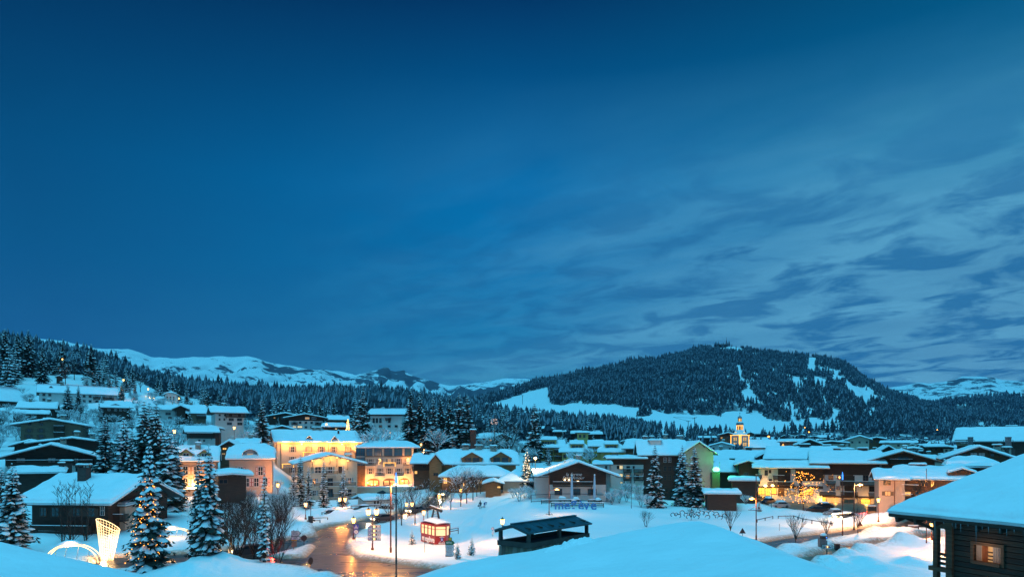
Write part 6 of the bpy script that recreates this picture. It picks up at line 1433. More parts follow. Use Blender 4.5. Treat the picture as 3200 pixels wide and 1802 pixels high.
while z < zE + wxl * sl - .15:
    if z + LOGH > WZ0 and z < WZ1: log(WL, WA0, z, k % 3); log(WA1, a_end, z, (k + 1) % 3)
    else: log(WL, a_end, z, k % 3)
    z += LOGH + .005; k += 1
MB().box(wxl + .25, LU, -a_end, -WL, 0, zE - .3).build('wall', MT['wood_dark'], NC)
w = MB().box(wxl + .20, wxl + .24, -WA1, -WA0, WZ0, WZ1).build('window', MT['lit_soft'], NC)
b = MB(); b.box(wxl - .07, wxl + .2, -WA0, -WA0 + .14, WZ0 - .14, WZ1 + .14); b.box(wxl - .07, wxl + .2, -WA1 - .14, -WA1, WZ0 - .14, WZ1 + .14); b.box(wxl - .07, wxl + .2, -WA1, -WA0, WZ1, WZ1 + .14); b.box(wxl - .14, wxl + .2, -WA1, -WA0, WZ0 - .14, WZ0)
b.build('frame', MT['wood'], w)
CUR = mat('curtain', (.55, .42, .34), .9, .1, 6); CUR2 = mat('rust_curtain', (.40, .13, .05), .9, .15, 6)
def curtain(a0, a1, m_):
    b = MB(); n_ = 14; vs = []
    for i in range(n_ + 1):
        a = a0 + (a1 - a0) * i / n_; d = .12 + .02 * math.sin(i * 2.2); vs += [(wxl + d, -a, WZ0), (wxl + d, -a, WZ1)]
    b.add(vs, [(2 * i, 2 * i + 1, 2 * i + 3, 2 * i + 2) for i in range(n_)]); return b.build('curtain', m_, w)
ww = WA1 - WA0
curtain(WA0, WA0 + .22 * ww, CUR); curtain(WA0 + .22 * ww, WA0 + .45 * ww, CUR2); curtain(WA1 - .38 * ww, WA1, CUR)
b = MB()
for q in range(3): b.box(wxl + .08, wxl + .12, -WA1 + .38 * ww, -WA0 - .45 * ww, WZ0 + .08 + q * .16, WZ0 + .14 + q * .16)
b.build('chair_back', MT['wood'], w)
plight(w, (wxl - .5, -(WA0 + WA1) / 2, 9.6), 2, (1, .6, .3), .1)
# open loggia frame at the far corner
for a, wd in ((1.05, .20), (1.74, .30)):
    MB().box(wxl - .12, wxl + .12, -a - wd / 2, -a + wd / 2, 5.5, zE - .05).build('post', MT['wood'], NC)
MB().box(wxl - .10, wxl + .10, -1.60, -1.14, 10.30, 10.62).build('beam', MT['wood'], NC)
MB().box(wxl - .16, wxl + .16, -1.9, -.75, 8.30, 8.5).build('sill', MT['wood'], NC)
for zz in (8.62, 8.84, 9.05): MB().box(wxl - .04, wxl + .04, -1.60, -1.14, zz, zz + .12).build('rail', MT['wood_dark'], NC)
MB().bar((wxl, -1.0, 10.2), (.3, -.3, 10.85), .14).build('brace', MT['wood_dark'], NC)
for q in (1.25, 1.45): MB().lathe([(.03, 0), (.05, .05), (.03, .1)], 0, 0, 8).build('light_bulb', MT['bulb_w'], NC, loc=(wxl, -q, 10.72))
for q in (7.9, 8.1): MB().box(-.25, -.17, -6.2, -5.4, q, q + .07).build('balcony_rail', MT['wood_dark'], NC)

# ---------------------------------------------------------------- street lamps
def lantern(px, pyh, pyb, label, Y=None, power=900, hs=1.0, kind='lantern', col=(1, .33, .065), group=None, z0=None):
    Y = Y or Yof(pyb, .2); x = wx(px, Y); zb = gz(x, Y) if z0 is None else z0; zh = wz(pyh, Y) - zb; zh = max(zh, 2.2)
    t = empty('street_lamp', (x, Y, zb), 0, label, 'street lamp', group)
    MB().lathe([(.20, -.3), (.20, .25), (.11, .4), (.10, .9), (.06, 1.0), (.055, zh - .45)], 0, 0, 8).build('post', MT['rust'], t)
    heads = [(0, 0)] if kind != 'double' else [(-.55, 0), (.55, 0)]
    if kind == 'double': MB().bar((-.6, 0, zh - .45), (.6, 0, zh - .45), .07).build('crossarm', MT['rust'], t)
    for hx, hy in heads:
        hd = MB().lathe([(.18, -.42), (.31, .28)], hx, hy, 6).build('lantern', MT['lamp'], t, loc=(0, 0, zh))
        MB().lathe([(.30, .28), (.20, .40), (.05, .55), (.03, .70)], hx, hy, 6).build('cap', MT['metal'], hd)
        MB().lathe([(.10, -.55), (.17, -.42)], hx, hy, 6).build('collar', MT['metal'], hd)
        l = plight(t, (hx, hy - .0, zh + .0), power * hs, col, .3)
    return t
LP = [(1105, 1623, 1689, 'lamp post at the island tip beside the two round and square road signs', 'lantern', 1300), (1164, 1597, 1718, 'tall double lamp rising above the four parking signs', 'double', 900), (1324, 1608, 1636, 'short lamp standing before the street trees left of the red cable car', 'lantern', 900),
      (1279, 1573, 1614, 'double lamp between the bare trees along the street', 'double', 450), (955, 1574, 1627, 'lamp on the snow bank in front of the hotel spruces', 'lantern', 1100), (1070, 1558, 1606, 'lamp shining through the rightmost hotel spruce', 'double', 700), (868, 1513, 1598, 'lamp between the pink house and the grand hotel', 'lantern', 2600),
      (1372, 1549, 1590, 'lamp on the outside of the road bend', 'lantern', 1000), (1318, 1503, 1545, 'lamp before the arcade hotel terrace, left of two', 'lantern', 1400), (1345, 1487, 1535, 'lamp before the little dark chalet, right of two', 'lantern', 2400), (1448, 1513, 1560, 'lamp before the wooden hall, upper of two', 'lantern', 1100), (1440, 1529, 1575, 'lamp before the wooden hall, lower of two', 'lantern', 900),
      (2912, 1648, 1690, 'small lamp just left of the log chalet corner', 'lantern', 3600), (1570, 1627, 1702, 'lamp with bright star behind the shingled chimney', 'lantern', 1600)]
for a in LP: lantern(a[0], a[1], a[2], a[3], power=a[5] * 1.25, kind=a[4])
for a in [(545, 1346, 150, 'yellow lamp in the dark spruces left of the timber barn'), (732, 1335, 196, 'white lamp below the free standing white chalet'), (386, 1186, 285, 'big glowing yellow lamp on the hillside above the spruces'), (463, 1214, 318, 'orange lamp at the edge of the upper wood'),
          (481, 1243, 322, 'orange lamp left of the small pale hipped house'), (559, 1243, 322, 'orange lamp right of the small pale hipped house'), (195, 1121, 352, 'tiny orange lamp high among the trunks'), (1220, 1352, 262, 'orange lamp in frosted bushes below the pillared chalet'), (1316, 1387, 236, 'orange lamp on the lane under the dark spruce row'), (1020, 1324, 268, 'pink orange lamp beside the lower snow roofed barn')]:
    x = wx(a[0], a[2]); zg_ = gz(x, a[2])
    lantern(a[0], a[1], 0, a[3], Y=a[2], power=1100, z0=min(zg_, wz(a[1], a[2]) - 3.0), kind='lantern', hs=.8)
# the bright star lamp on its mast by the wooden hall
def mast(px, pytop, Y, label, zh=None, arm=None, blue=None, r=.11, base=None, lamp=None, cross=None, mt='metal', col=(1, .45, .12), power=1200):
    x = wx(px, Y); zb = gz(x, Y); h = wz(pytop, Y) - zb
    t = empty('lamp_mast', (x, Y, zb), 0, label, 'lamp mast')
    MB().lathe([(r * 1.5, -.4), (r * 1.4, .6), (r, .8), (r * .7, h)], 0, 0, 8).build('pole', MT[mt], t)
    if blue:
        z1, z2 = wz(blue[0], Y) - zb, wz(blue[1], Y) - zb; MB().lathe([(.10, z1), (.10, z2 - .5), (.02, z2)], 0, 0, 8).build('light_tube', MT['blue_l'], t)
    if arm:
        ax, ay = (arm[0] - px) * Y / F, wz(arm[1], Y) - zb
        MB().tube([(0, 0, ay - .15), (ax * .6, 0, ay), (ax, 0, ay)], [.06, .05, .05], 6).build('arm', MT[mt], t)
        hd = MB().tube([(ax * .95, 0, ay), (ax + math.copysign(.25, ax), 0, ay + .08), (ax + math.copysign(.75, ax), 0, ay)], [.05, .17, .05], 8).build('lamp_head', MT['lamp'] if lamp else MT['metal'], t)
        if lamp: plight(t, (ax + math.copysign(.4, ax), 0, ay - .35), power, col, .25)
    if cross:
        cz_, c0_, c1_ = wz(cross[0], Y) - zb, (cross[1] - px) * Y / F, (cross[2] - px) * Y / F
        MB().bar((c0_, 0, cz_), (c1_, 0, cz_ - .1), .08).bar((0, 0, cz_ + .6), (c0_ * .8, 0, cz_), .03).bar((0, 0, cz_ + .6), (c1_ * .8, 0, cz_), .03).build('crossbar', MT[mt], t)
    return t
mast(1238, 1507, 60, 'tall dark pole with blue light tube and grey lamp arm in the foreground', arm=(1205, 1538), blue=(1507, 1474), r=.085)
mast(1221, 1505, 91, 'brown wooden lamp pole just left of the blue topped one', arm=(1229, 1512), lamp=True, mt='rust', power=1500)
t = mast(1673, 1436, 172, 'mast carrying the brightest star shaped street light before the spruce', mt='metal', r=.08)
MB().lathe([(.12, -.3), (.34, -.1), (.34, .12), (.12, .3)], 0, 0, 10).build('lamp_head', MT['lamp_w'], t, loc=(0, 0, wz(1430, 172) - t.location.z)); plight(t, (0, -1.2, wz(1430, 172) - t.location.z), 650, (1, .62, .22), .35)
mast(1716, 1463, 134, 'slender mast with low crossbar before the restaurant terrace', arm=(1735, 1528), lamp=True, cross=(1604, 1705, 1728), mt='rust', power=180, r=.08)
mast(2363, 1482, 102, 'tall pole with crossbar at the edge of the snowy field', arm=(2357, 1557), lamp=True, cross=(1591, 2338, 2382), mt='rust', power=260, r=.09)
mast(2633, 1497, 106, 'tall pole with blue light tube before the chalet block', blue=(1497, 1472), r=.085, mt='rust')
mast(2895, 1462, 96, 'thin snow topped pole before the brown timber chalet', r=.06, mt='rust')
mast(2669, 1506, 118, 'road lamp with glowing head right of the blue tube pole', arm=(2682, 1513), lamp=True, mt='metal', power=2600)
mast(1973, 1480, 152, 'thin dark pole among the snowy shrubs', r=.05)
mast(2411, 1530, 158, 'thin post at the shop entrance', r=.04)
# street ornament of round lights on a mast behind the hall
t = empty('ornament_mast', (wx(1545, 240), 240, gz(wx(1545, 240), 240)), 0, 'mast with a round cluster of pale lights above the long hall', 'decoration'); hz_ = wz(1315, 240) - t.location.z
MB().lathe([(.12, -.3), (.08, hz_)], 0, 0, 6).build('pole', MT['rust'], t)
bulbs('light_cluster', [(rr_.uniform(-1.2, 1.2), rr_.uniform(-.3, .3), hz_ + rr_.uniform(-1.1, 1.1)) for _ in range(26)], .11, emis('pale_pink_bulb', (1, .66, .52), 1.6), t)['kind'] = 'stuff'
b = MB(); [b.bar((0, 0, hz_ - 1), (q, 0, hz_ + .9), .04) for q in (-1, -.5, 0, .5, 1)]; b.build('frame', MT['metal'], t)
# hidden yard lamps whose pools of light the photograph shows on the snow at the right
for a in [(2745, 1560, 1632, 'lamp beside the dark van at the road'), (2955, 1640, 1735, 'lamp on the lane behind the log chalet')]:
    lantern(a[0], a[1], a[2], a[3], power=3000 if a[0] < 2900 else 5200, kind='lantern')
# green floodlight
Yg_ = 176; t = empty('floodlight', (wx(2238, Yg_), Yg_, gz(wx(2238, Yg_), Yg_)), 0, 'glaring green floodlight on a dark green cabinet beside the beige gable', 'floodlight')
zz = wz(1474, Yg_) - t.location.z
MB().box(-1.0, 1.0, 0, 1.6, 0, zz).build('cabinet', MT['green_paint'], t); MB().lathe([(.35, -.5), (.8, -.3), (.92, .1), (.65, .5), (.1, .7)], 0, 0, 12).build('light_head', MT['green_l'], t, loc=(-.1, -.4, zz + .75), )
MB().bar((.9, 0, zz), (.9, 0, zz + 2.8), .08).build('post', MT['metal'], t)
plight(t, (.3, -1.6, zz + .9), 260, (.04, 1, .25), .4); plight(t, (.6, 2.2, zz + 1.6), 130, (.06, 1, .28), .4)
t = empty('garden_lamp', (wx(2222, 172), 172, gz(wx(2222, 172), 172)), 0, 'orange lamp low behind the right spruce by the green floodlight', 'lamp')
MB().lathe([(.06, 0), (.06, 2.2)], 0, 0, 6).build('post', MT['metal'], t); MB().lathe([(.08, 2.2), (.2, 2.4), (.08, 2.6)], 0, 0, 8).build('lamp_head', MT['lamp'], t); plight(t, (0, -.3, 2.5), 140, (1, .5, .1))
# far window like street lights
for a in [(2515, 1334, 900, 'tiny orange light at the upper edge of the far village'), (2929, 1341, 980, 'single orange light before the far dark wood'), (2528, 1348, 700, 'yellow light between far village roofs'), (2402, 1362, 520, 'yellow light cluster below the meadow right of the church')]:
    t = empty('street_lamp', (wx(a[0], a[2]), a[2], wz(a[1], a[2]) - 5), 0, a[3], 'street lamp')
    MB().lathe([(.12, -3), (.08, 5)], 0, 0, 6).build('post', MT['metal'], t); MB().lathe([(.2, -.5), (.9, 0), (.2, .5)], 0, 0, 8).build('lamp_head', MT['bulb'], t, loc=(0, 0, 5))
# summit mast
x_, y_, z_ = at_sheet('wooded_mountain', np.array([2270.0]), np.array([.985]))
t = empty('transmitter_mast', (float(x_[0]), float(y_[0]), float(z_[0])), 0, 'thin transmitter mast with a small hut on the mountain top', 'mast')
MB().lathe([(2.2, -4), (1.4, 24), (.6, 25)], 0, 0, 6).build('mast', MT['metal'], t); MB().lathe([(.5, 25), (.4, 38)], 0, 0, 5).build('aerial', MT['metal'], t)
MB().box(-26, -4, -5, 6, -4, 6).add([(-27, -6, 6), (-3, -6, 6), (-3, 7, 6), (-27, 7, 6), (-27, .5, 11), (-3, .5, 11)], [(0, 1, 5, 4), (2, 3, 4, 5), (1, 2, 5), (0, 4, 3)]).build('hut', MT['wood_dark'], t)
# ski lift
t = empty('ski_lift', (wx(2165, 900), 900, gz(wx(2165, 900), 900)), 0, 'ski lift station with cable supports on the meadow behind the beige gable', 'ski lift')
b = MB(); b.bar((-6, 0, -4), (-6, 0, 12), .7).build('pylon', MT['zinc'], t); MB().bar((3, 2, -4), (3, 2, 17), .7).build('pylon', MT['zinc'], t)
MB().bar((-26, 0, 17), (-6, 0, 12), .25).bar((-26, 0, 17), (3, 0, 16), .25).bar((-9, 0, 12), (-3, 0, 12), .5).bar((0, 2, 15), (6, 2, 17), .5).build('cable', MT['metal'], t)
for px, py in ((1634, 1236), (1557, 1250), (1728, 1206)):
    x_ = wx(px, 950); o = MB().bar((0, 0, -6), (0, 0, 7), .6).bar((-1.5, 0, 7), (1.5, 0, 7), .4).build('lift_pylon', MT['metal'], loc=(x_, 985, wz(py, 985) - 6)); tag(o, 'thin lift pylon on the open piste', 'lift pylon', 'lift pylons on the open piste')
# ---------------------------------------------------------------- christmas trees and lit decorations
def lit_tree(px, pyt, pyb, Y, label, n, size, zb=None):
    z0 = gz(wx(px, Y), Y) if zb is None else zb; H = wz(pyt, Y) - z0
    o = spruce(px, pyt, pyb, Y, 'slim', label, zb=z0, wf=1.4, rz=0)
    pts = []; s = H / 14
    for k in range(n):
        q = rr_.random(); a = rr_.uniform(0, 6.28); rad = 1.8 * (1 - q) * rr_.uniform(.8, 1.1); pts.append((rad * math.cos(a), rad * math.sin(a), 14 * q))
    bb_ = bulbs('string_lights', pts, size / s, MT['bulb_w'], o); bb_['kind'] = 'stuff'
    plight(o, (0, -2.5, 6), 160, (1, .55, .2))
    return o
lit_tree(1087, 1309, 1348, 262, 'christmas tree glowing with orange lights behind the grand hotel roof', 130, .17, zb=wz(1348, 262))
lit_tree(1325, 1402, 1416, 207, 'tiny glowing christmas tree on the little dark chalet roof', 50, .10, zb=wz(1417, 207))
# big lit bare tree by the shops
T = bare(2510, 1502, 148, 'round', 'big snowy bare tree hung with many warm lights before the shops', wf=1.15)
H = wz(1470, 148) - T.location.z
pts = []
for k in range(250):
    a = rr_.uniform(0, 6.28); r = abs(rr_.gauss(0, 1)) * 2.4; pts.append((min(5.6, r) * math.cos(a) * 1.1, min(3, r) * math.sin(a) * .6, rr_.uniform(2.2, H) if rr_.random() < .7 else rr_.uniform(1.5, 5)))
s = T.scale[0]; o = bulbs('string_lights', [(p[0] / s, p[1] / s, p[2] / T.scale[2]) for p in pts], .085 / s, MT['bulb'], T); o['kind'] = 'stuff'
plight(T, (0, -1, 5 / T.scale[2]), 12, (1, .5, .15))
# funnel shaped light sculpture and two light arches
Yt = 86; t = empty('light_sculpture', (wx(335, Yt), Yt, gz(wx(335, Yt), Yt) - .2), 0, 'tall glowing funnel of wire mesh and lights beside the lit spruce', 'light sculpture')
b = MB(); ring = []
def fp(u, v):   # u around, v up
    px0, px1 = 318 - 15 * v, 350 + 22 * v; top = wz(1616 + 38 * (.5 - .5 * math.cos(math.pi * u * 1.0)) * 1.0, Yt) - t.location.z
    a = u * 2 * math.pi; cxp = (px0 + px1) / 2; rx_ = (px1 - px0) / 2 * Yt / F
    x = (cxp - 335) * Yt / F + rx_ * math.cos(a); tz = wz(1618 + 19 * (1 + math.cos(a)), Yt) - t.location.z
    return (x, rx_ * .7 * math.sin(a), .1 + (tz - .1) * v)
for i in range(24):
    b.tube([fp(i / 24, v) for v in np.linspace(0, 1, 8)], [.022] * 8, 3)
for v in np.linspace(0, 1, 16): b.tube([fp(i / 24, v) for i in range(25)], [.016 if 0 < v < 1 else .05] * 25, 3)
b.build('light_mesh', emis('sculpture_light', (1, .70, .34), 2.2), t); plight(t, (0, -.8, .8), 260, (1, .5, .16)); plight(t, (0, 0, 2.8), 130, (1, .6, .25))
MB().box(-.9, .9, -.6, .6, -.3, .25).build('base', MT['letter_white'], t)
for (pa, pb_, py0, py1, Y, lb) in ((145, 312, 1755, 1698, 80, 'glowing light arch left of the funnel sculpture, snow on its crown'), (498, 592, 1664, 1648, 104, 'glowing light arch seen between the lit and the unlit spruce')):
    x0_, x1_ = wx(pa, Y), wx(pb_, Y); t = empty('light_arch', ((x0_ + x1_) / 2, Y, gz((x0_ + x1_) / 2, Y)), 0, lb, 'light arch')
    w_ = (x1_ - x0_) / 2; zt_ = wz(py1, Y) - t.location.z; z0_ = wz(py0, Y) - t.location.z
    pts = [(w_ * math.cos(a), 0, z0_ + (zt_ - z0_) * math.sin(a)) for a in np.linspace(0, math.pi, 22)]
    for dy_ in (-.35, .35): MB().tube([(x, dy_, z) for x, y, z in pts], [.06] * 22, 4).build('light_tube', emis('arch_light', (1, .62, .24), 2.6), t)
    g = MB(); [g.bar(pts[i], (pts[i + 1][0], 0, max(0, z0_ - .6)), .03) for i in range(3, 19, 3)]; g.build('strut', MT['zinc'], t)
    s2 = MB(); s2.tube([(x, 0, z + .12) for x, y, z in pts[8:17]], [.05, .25, .35, .4, .4, .35, .3, .2, .05], 8).build('snow', MT['snow'], t)
    plight(t, (0, -.8, zt_ - .4), 70, (1, .5, .18))

# ---------------------------------------------------------------- red cable car monument
Yq = 98.2
A = (-13.6, 102.0); C = (-11.05, 98.2); D_ = (-9.50, 98.35); E_ = (-9.05, 99.6); G_ = (-11.7, 103.6); Hh = (-13.0, 103.3)
q0 = gz(C[0], C[1]); pcx, pcy = -11.4, 100.8
gd = empty('cable_car', (pcx, pcy, q0 - .02), 0, 'old red cable car cabin with lit windows and black hanger on the snowy island', 'cable car')
FP = [(x - pcx, y - pcy) for x, y in (A, C, D_, E_, G_, Hh)]
n_ = len(FP); za, zb_, zc_, zd_ = 0.05, 1.30, 2.62, 2.85
def ring(z0, z1, sc, m, name, par=gd): return MB().add([(x * sc, y * sc, z0) for x, y in FP] + [(x * sc, y * sc, z1) for x, y in FP], [tuple(range(n_))[::-1], tuple(range(n_, 2 * n_))] + [(i, (i + 1) % n_, n_ + (i + 1) % n_, n_ + i) for i in range(n_)]).build(name, MT[m], par)
ring(za, zb_, 1.0, 'red', 'lower_body'); ring(zc_, zd_, 1.02, 'red', 'roof_band'); ring(zb_, zc_, .96, 'lit_pale', 'lit_interior')
def edge(i, u, z, off=.03):
    p, q = FP[i], FP[(i + 1) % n_]; dx_, dy_ = q[0] - p[0], q[1] - p[1]; ln = math.hypot(dx_, dy_); return (p[0] + dx_ * u + dy_ / ln * off, p[1] + dy_ * u - dx_ / ln * off, z), math.atan2(dy_, dx_), ln
for i, nw in ((0, 4), (1, 1), (2, 1), (3, 2), (4, 1), (5, 1)):
    _, an, ln = edge(i, 0, 0)
    for k in range(nw + 1):
        (x, y, z), an, ln = edge(i, min(.985, max(.015, k / nw)), zb_)
        MB().box(-.07, .07, -.03, .10, 0, zc_ - zb_).build('window_post', MT['red'], gd, loc=(x, y, z), rz=an)
    (x, y, z), an, ln = edge(i, .5, (zb_ + zc_) / 2 + .25)
    if i in (0, 1): MB().box(-ln / 2, ln / 2, -.0, .05, -.03, .03).build('window_bar', MT['red'], gd, loc=(x, y, z), rz=an)
Hf_ = lambda a, c: zd_ + .42 * (1 - (a / 2.9) ** 2) * (1 - (c / 1.5) ** 2)
rt_ang = math.atan2(C[1] - A[1], C[0] - A[0])
ca, sa = math.cos(rt_ang), math.sin(rt_ang)
pl = lambda a, c, z: (a * ca - c * sa + .1, a * sa + c * ca + .1, z)
vs = []; fs = []
for i in range(9):
    for j in range(7): a = -2.5 + 5 * i / 8; c = -1.15 + 2.3 * j / 6; vs.append(pl(a, c, Hf_(a, c)))
for i in range(8):
    for j in range(6): p = i * 7 + j; fs.append((p, p + 7, p + 8, p + 1))
MB().add(vs, fs).build('curved_roof', MT['red'], gd)
snow_part(gd, Hf_, -1.6, 2.45, -1.1, 1.1, pl, .38, 'snow', 4, 14, 12)
h0 = zd_ + .35; ht = wz(1590, 100.5) - gd.location.z
def pp(a, c, z): return pl(a, c, z)
g = MB()
for sg in (-1, 1):
    g.tube([pp(sg * 1.25, 0, h0), pp(sg * .85, 0, h0 + .9), pp(sg * .42, 0, h0 + 2.0), pp(sg * .25, 0, ht)], [.20, .16, .12, .11], 6)
g.build('hanger', MT['metal'], gd)
g = MB(); [g.bar(pp(-.3 - .3 * (1 - u), 0, h0 + .5 + (ht - h0 - .5) * u), pp(.3 + .3 * (1 - u), 0, h0 + .5 + (ht - h0 - .5) * u), .06) for u in (.15, .35, .55, .75)]; g.build('ladder_rung', MT['metal'], gd)
MB().bar(pp(-1.9, 0, ht + .25), pp(1.9, 0, ht - .12), .30).build('carriage', MT['metal'], gd)
WH = MB().lathe([(.19, -.06), (.19, .06)], 0, 0, 10).mesh('wheel', MT['metal'])
for q in np.linspace(-1.7, 1.7, 8):
    o = link('wheel', WH, gd, pp(q, 0, ht + .25 - (q + 1.7) * .11)); o.rotation_euler = (R(90), 0, rt_ang)
MB().bar(pp(-1.7, 0, ht + .52), pp(1.7, 0, ht + .18), .22, .10).build('snow', MT['snow'], gd)
(x, y, z), an, ln = edge(0, .10, .30, .05)
o = text('lettering', 'megève', gd, (x, y, z), 1.12, 'letter_white', rot=(R(90), 0, an), bold=.028, sx=1.15)
(x, y, z), an, ln = edge(1, .30, .14, .05); text('lettering', 'MEGÈVE', gd, (x, y, z), .26, 'letter_white', rot=(R(90), 0, an), bold=.006)
(x, y, z), an, ln = edge(1, .62, .75, .05)
cr_ = MB().add([(-.20, 0, .28), (.20, 0, .28), (.20, 0, -.05), (0, 0, -.30), (-.20, 0, -.05)], [(4, 3, 2, 1, 0)]).build('crest', MT['sign_blue'], gd, loc=(x, y, z), rz=an)
MB().box(-.05, .05, -.03, -.01, -.14, .18).build('crest_mark', MT['letter_white'], cr_)
for sg in (-1, 1): MB().bar((sg * .18, -.02, .42), (sg * .34, -.02, .30), .05).bar((sg * .20, -.02, -.24), (sg * .34, -.02, -.38), .05).build('crest_ribbon', MT['letter_white'], cr_)
MB().box(-.16, .16, -.03, -.01, .36, .44).build('crest_crown', MT['letter_white'], cr_)

# ---------------------------------------------------------------- signs
def signpost(px, pyb, label, Y=None, h=2.6, r=.05, mt='metal', cat='road sign', name='road_sign'):
    Y = Y or Yof(pyb, .2); x = wx(px, Y); zb = gz(x, Y); t = empty(name, (x, Y, zb), 0, label, cat)
    MB().lathe([(r, -.3), (r, h)], 0, 0, 8).build('post', MT[mt], t); return t
def arrow_board(t, x, z, w, h, m, txt=None, ink='ink', tip=True, rz=0, y=-.09, edge_=True):
    tp = h * .45 if tip else 0
    def pl_(g): return [(-w / 2 - g, -h / 2 - g), (w / 2 - tp + g * .3, -h / 2 - g), (w / 2 + g * 1.3, 0), (w / 2 - tp + g * .3, h / 2 + g), (-w / 2 - g, h / 2 + g)] if tip else [(-w / 2 - g, -h / 2 - g), (w / 2 + g, -h / 2 - g), (w / 2 + g, h / 2 + g), (-w / 2 - g, h / 2 + g)]
    def ex(p, y0, y1): n = len(p); return MB().add([(a, y0, c) for a, c in p] + [(a, y1, c) for a, c in p], [tuple(range(n)), tuple(range(n, 2 * n))[::-1]] + [(i, n + i, n + (i + 1) % n, (i + 1) % n) for i in range(n)][::1])
    o = ex(pl_(0), -.03, 0).build('board', MT[m], t, loc=(x, y, z), rz=rz)
    if edge_: ex(pl_(.05), .0, .03).build('board_edge', MT['ink'], o)
    if txt:
        lines = txt.split('\n'); s = h / (len(lines) + .35) * .95
        for i, tx in enumerate(lines):
            text('lettering', tx, o, (-w / 2 + .08, -.04, h / 2 - s * (i + .92)), s, ink, ext=.005, sx=min(1, (w - tp - .12) / max(.1, .58 * s * len(tx))))
    return o
t = signpost(1165, 1718, 'post with four parking direction boards below the double lamp', h=3.2, r=.06, mt='rust')
Yt = t.location.y; zb = t.location.z
for i, py in enumerate((1643, 1656, 1668, 1681)):
    z = wz(py, Yt) - zb; o = arrow_board(t, (1170 - 1165) * Yt / F, z, 38 * Yt / F, 8.6 * Yt / F, 'sign_white', tip=False)
    MB().box(-.80, -.48, -.045, -.03, -.15, .15).build('parking_symbol', MT['sign_blue'], o); text('lettering', 'P', o, (-.74, -.055, -.12), .32, 'letter_white', ext=.004, bold=.008)
    MB().box(-.40, .42, -.045, -.03, -.10, .10).build('display', MT['ink'], o); MB().box(-.12, .12, -.06, -.045, -.12, .12).build('display_light', MT['bulb_w'], o)
    sg = 1 if i < 2 else -1; cxx = .64
    MB().box(cxx - .13, cxx + .13, -.045, -.03, -.02, .02).add([(cxx + sg * .15, -.045, 0), (cxx + sg * .03, -.045, .10), (cxx + sg * .03, -.045, -.10)], [(0, 1, 2), (2, 1, 0)]).build('arrow', MT['ink'], o)
t = signpost(1111, 1692, 'square crossing sign above a round blue rimmed sign on the island', h=3.0, mt='zinc'); Yt = t.location.y; zb = t.location.z
z = wz(1643, Yt) - zb; o = MB().box(-.36, .36, -.09, -.06, -.36, .36).build('crossing_sign', MT['sign_blue'], t, loc=(.1, 0, z)); MB().add([(-.26, -.10, -.24), (.26, -.10, -.24), (0, -.10, .26)], [(0, 1, 2)]).build('crossing_triangle', MT['sign_white'], o); MB().bar((0, -.11, .1), (0, -.11, -.08), .05).bar((0, -.11, -.06), (-.09, -.11, -.2), .04).bar((0, -.11, -.06), (.09, -.11, -.2), .04).build('walker_symbol', MT['ink'], o)
z = wz(1659, Yt) - zb; o = MB().lathe([(.38, -.015), (.38, .015)], 0, 0, 20).build('round_sign', MT['sign_blue'], t, loc=(.1, -.08, z)); o.rotation_euler = (R(90), 0, 0); MB().lathe([(.29, .016), (.29, .03)], 0, 0, 20).build('sign_disc', MT['sign_white'], o); MB().box(-.03, .03, -.18, .18, .03, .035).build('sign_symbol', MT['ink'], o)
t = signpost(918, 1721, 'stack of white arrow signs on the triangular snow island', h=2.6, mt='rust'); Yt = t.location.y; zb = t.location.z
arrow_board(t, (926 - 918) * Yt / F, wz(1664.5, Yt) - zb, 27 * Yt / F, 15 * Yt / F, 'sign_white', "LE JAILLET\nMONT D'ARBOIS\nP CENTRE", rz=R(8)); arrow_board(t, (925 - 918) * Yt / F, wz(1678.5, Yt) - zb, 26 * Yt / F, 9 * Yt / F, 'sign_white', 'P TELEFERIQUE', rz=R(8))
for i, py in enumerate((1686, 1692, 1696, 1700, 1704)): MB().box(-.36, .36, -.08, -.06, -.08, .08).build('hotel_board', MT['wood_grey' if i else 'sign_yellow'], t, loc=(.05, 0, wz(py, Yt) - zb), rz=R(8))
t = signpost(950, 1707, 'back of a dark round sign beside the arrow signs', h=1.1, mt='metal'); o = MB().lathe([(.42, -.04), (.42, .04)], 0, 0, 16).build('sign_back', MT['metal'], t, loc=(0, 0, 1.0)); o.rotation_euler = (R(90), 0, 0)
t = signpost(971, 1656, 'dark traffic signal box on a thin post above the snow bank', h=3.0, mt='metal', cat='traffic signal', name='traffic_signal'); Yt = t.location.y; zb = t.location.z
MB().box(-.38, .38, -.2, .1, wz(1632, Yt) - zb, wz(1610, Yt) - zb).build('signal_box', MT['metal'], t); MB().tube([(.38, 0, wz(1624, Yt) - zb), (.75, 0, wz(1624, Yt) - zb)], [.12, .16], 8).build('horn', MT['metal'], t); MB().box(-.15, .15, -.12, .1, .55, 1.0).build('bin', MT['metal'], t)
t = signpost(1404, 1760, 'post with green, yellow and white direction signs beside the cable car', Y=88, h=3.6, r=.08, mt='metal'); Yt = t.location.y; zb = t.location.z
Z_ = lambda py: wz(py, Yt) - zb
arrow_board(t, .1, Z_(1693.5), 28 * Yt / F, 11 * Yt / F, 'sign_green', 'ALBERTVILLE', 'letter_white', rz=R(-12)); arrow_board(t, .12, Z_(1681.5), 9 * Yt / F, 8 * Yt / F, 'sign_yellow', tip=False, rz=R(-12))
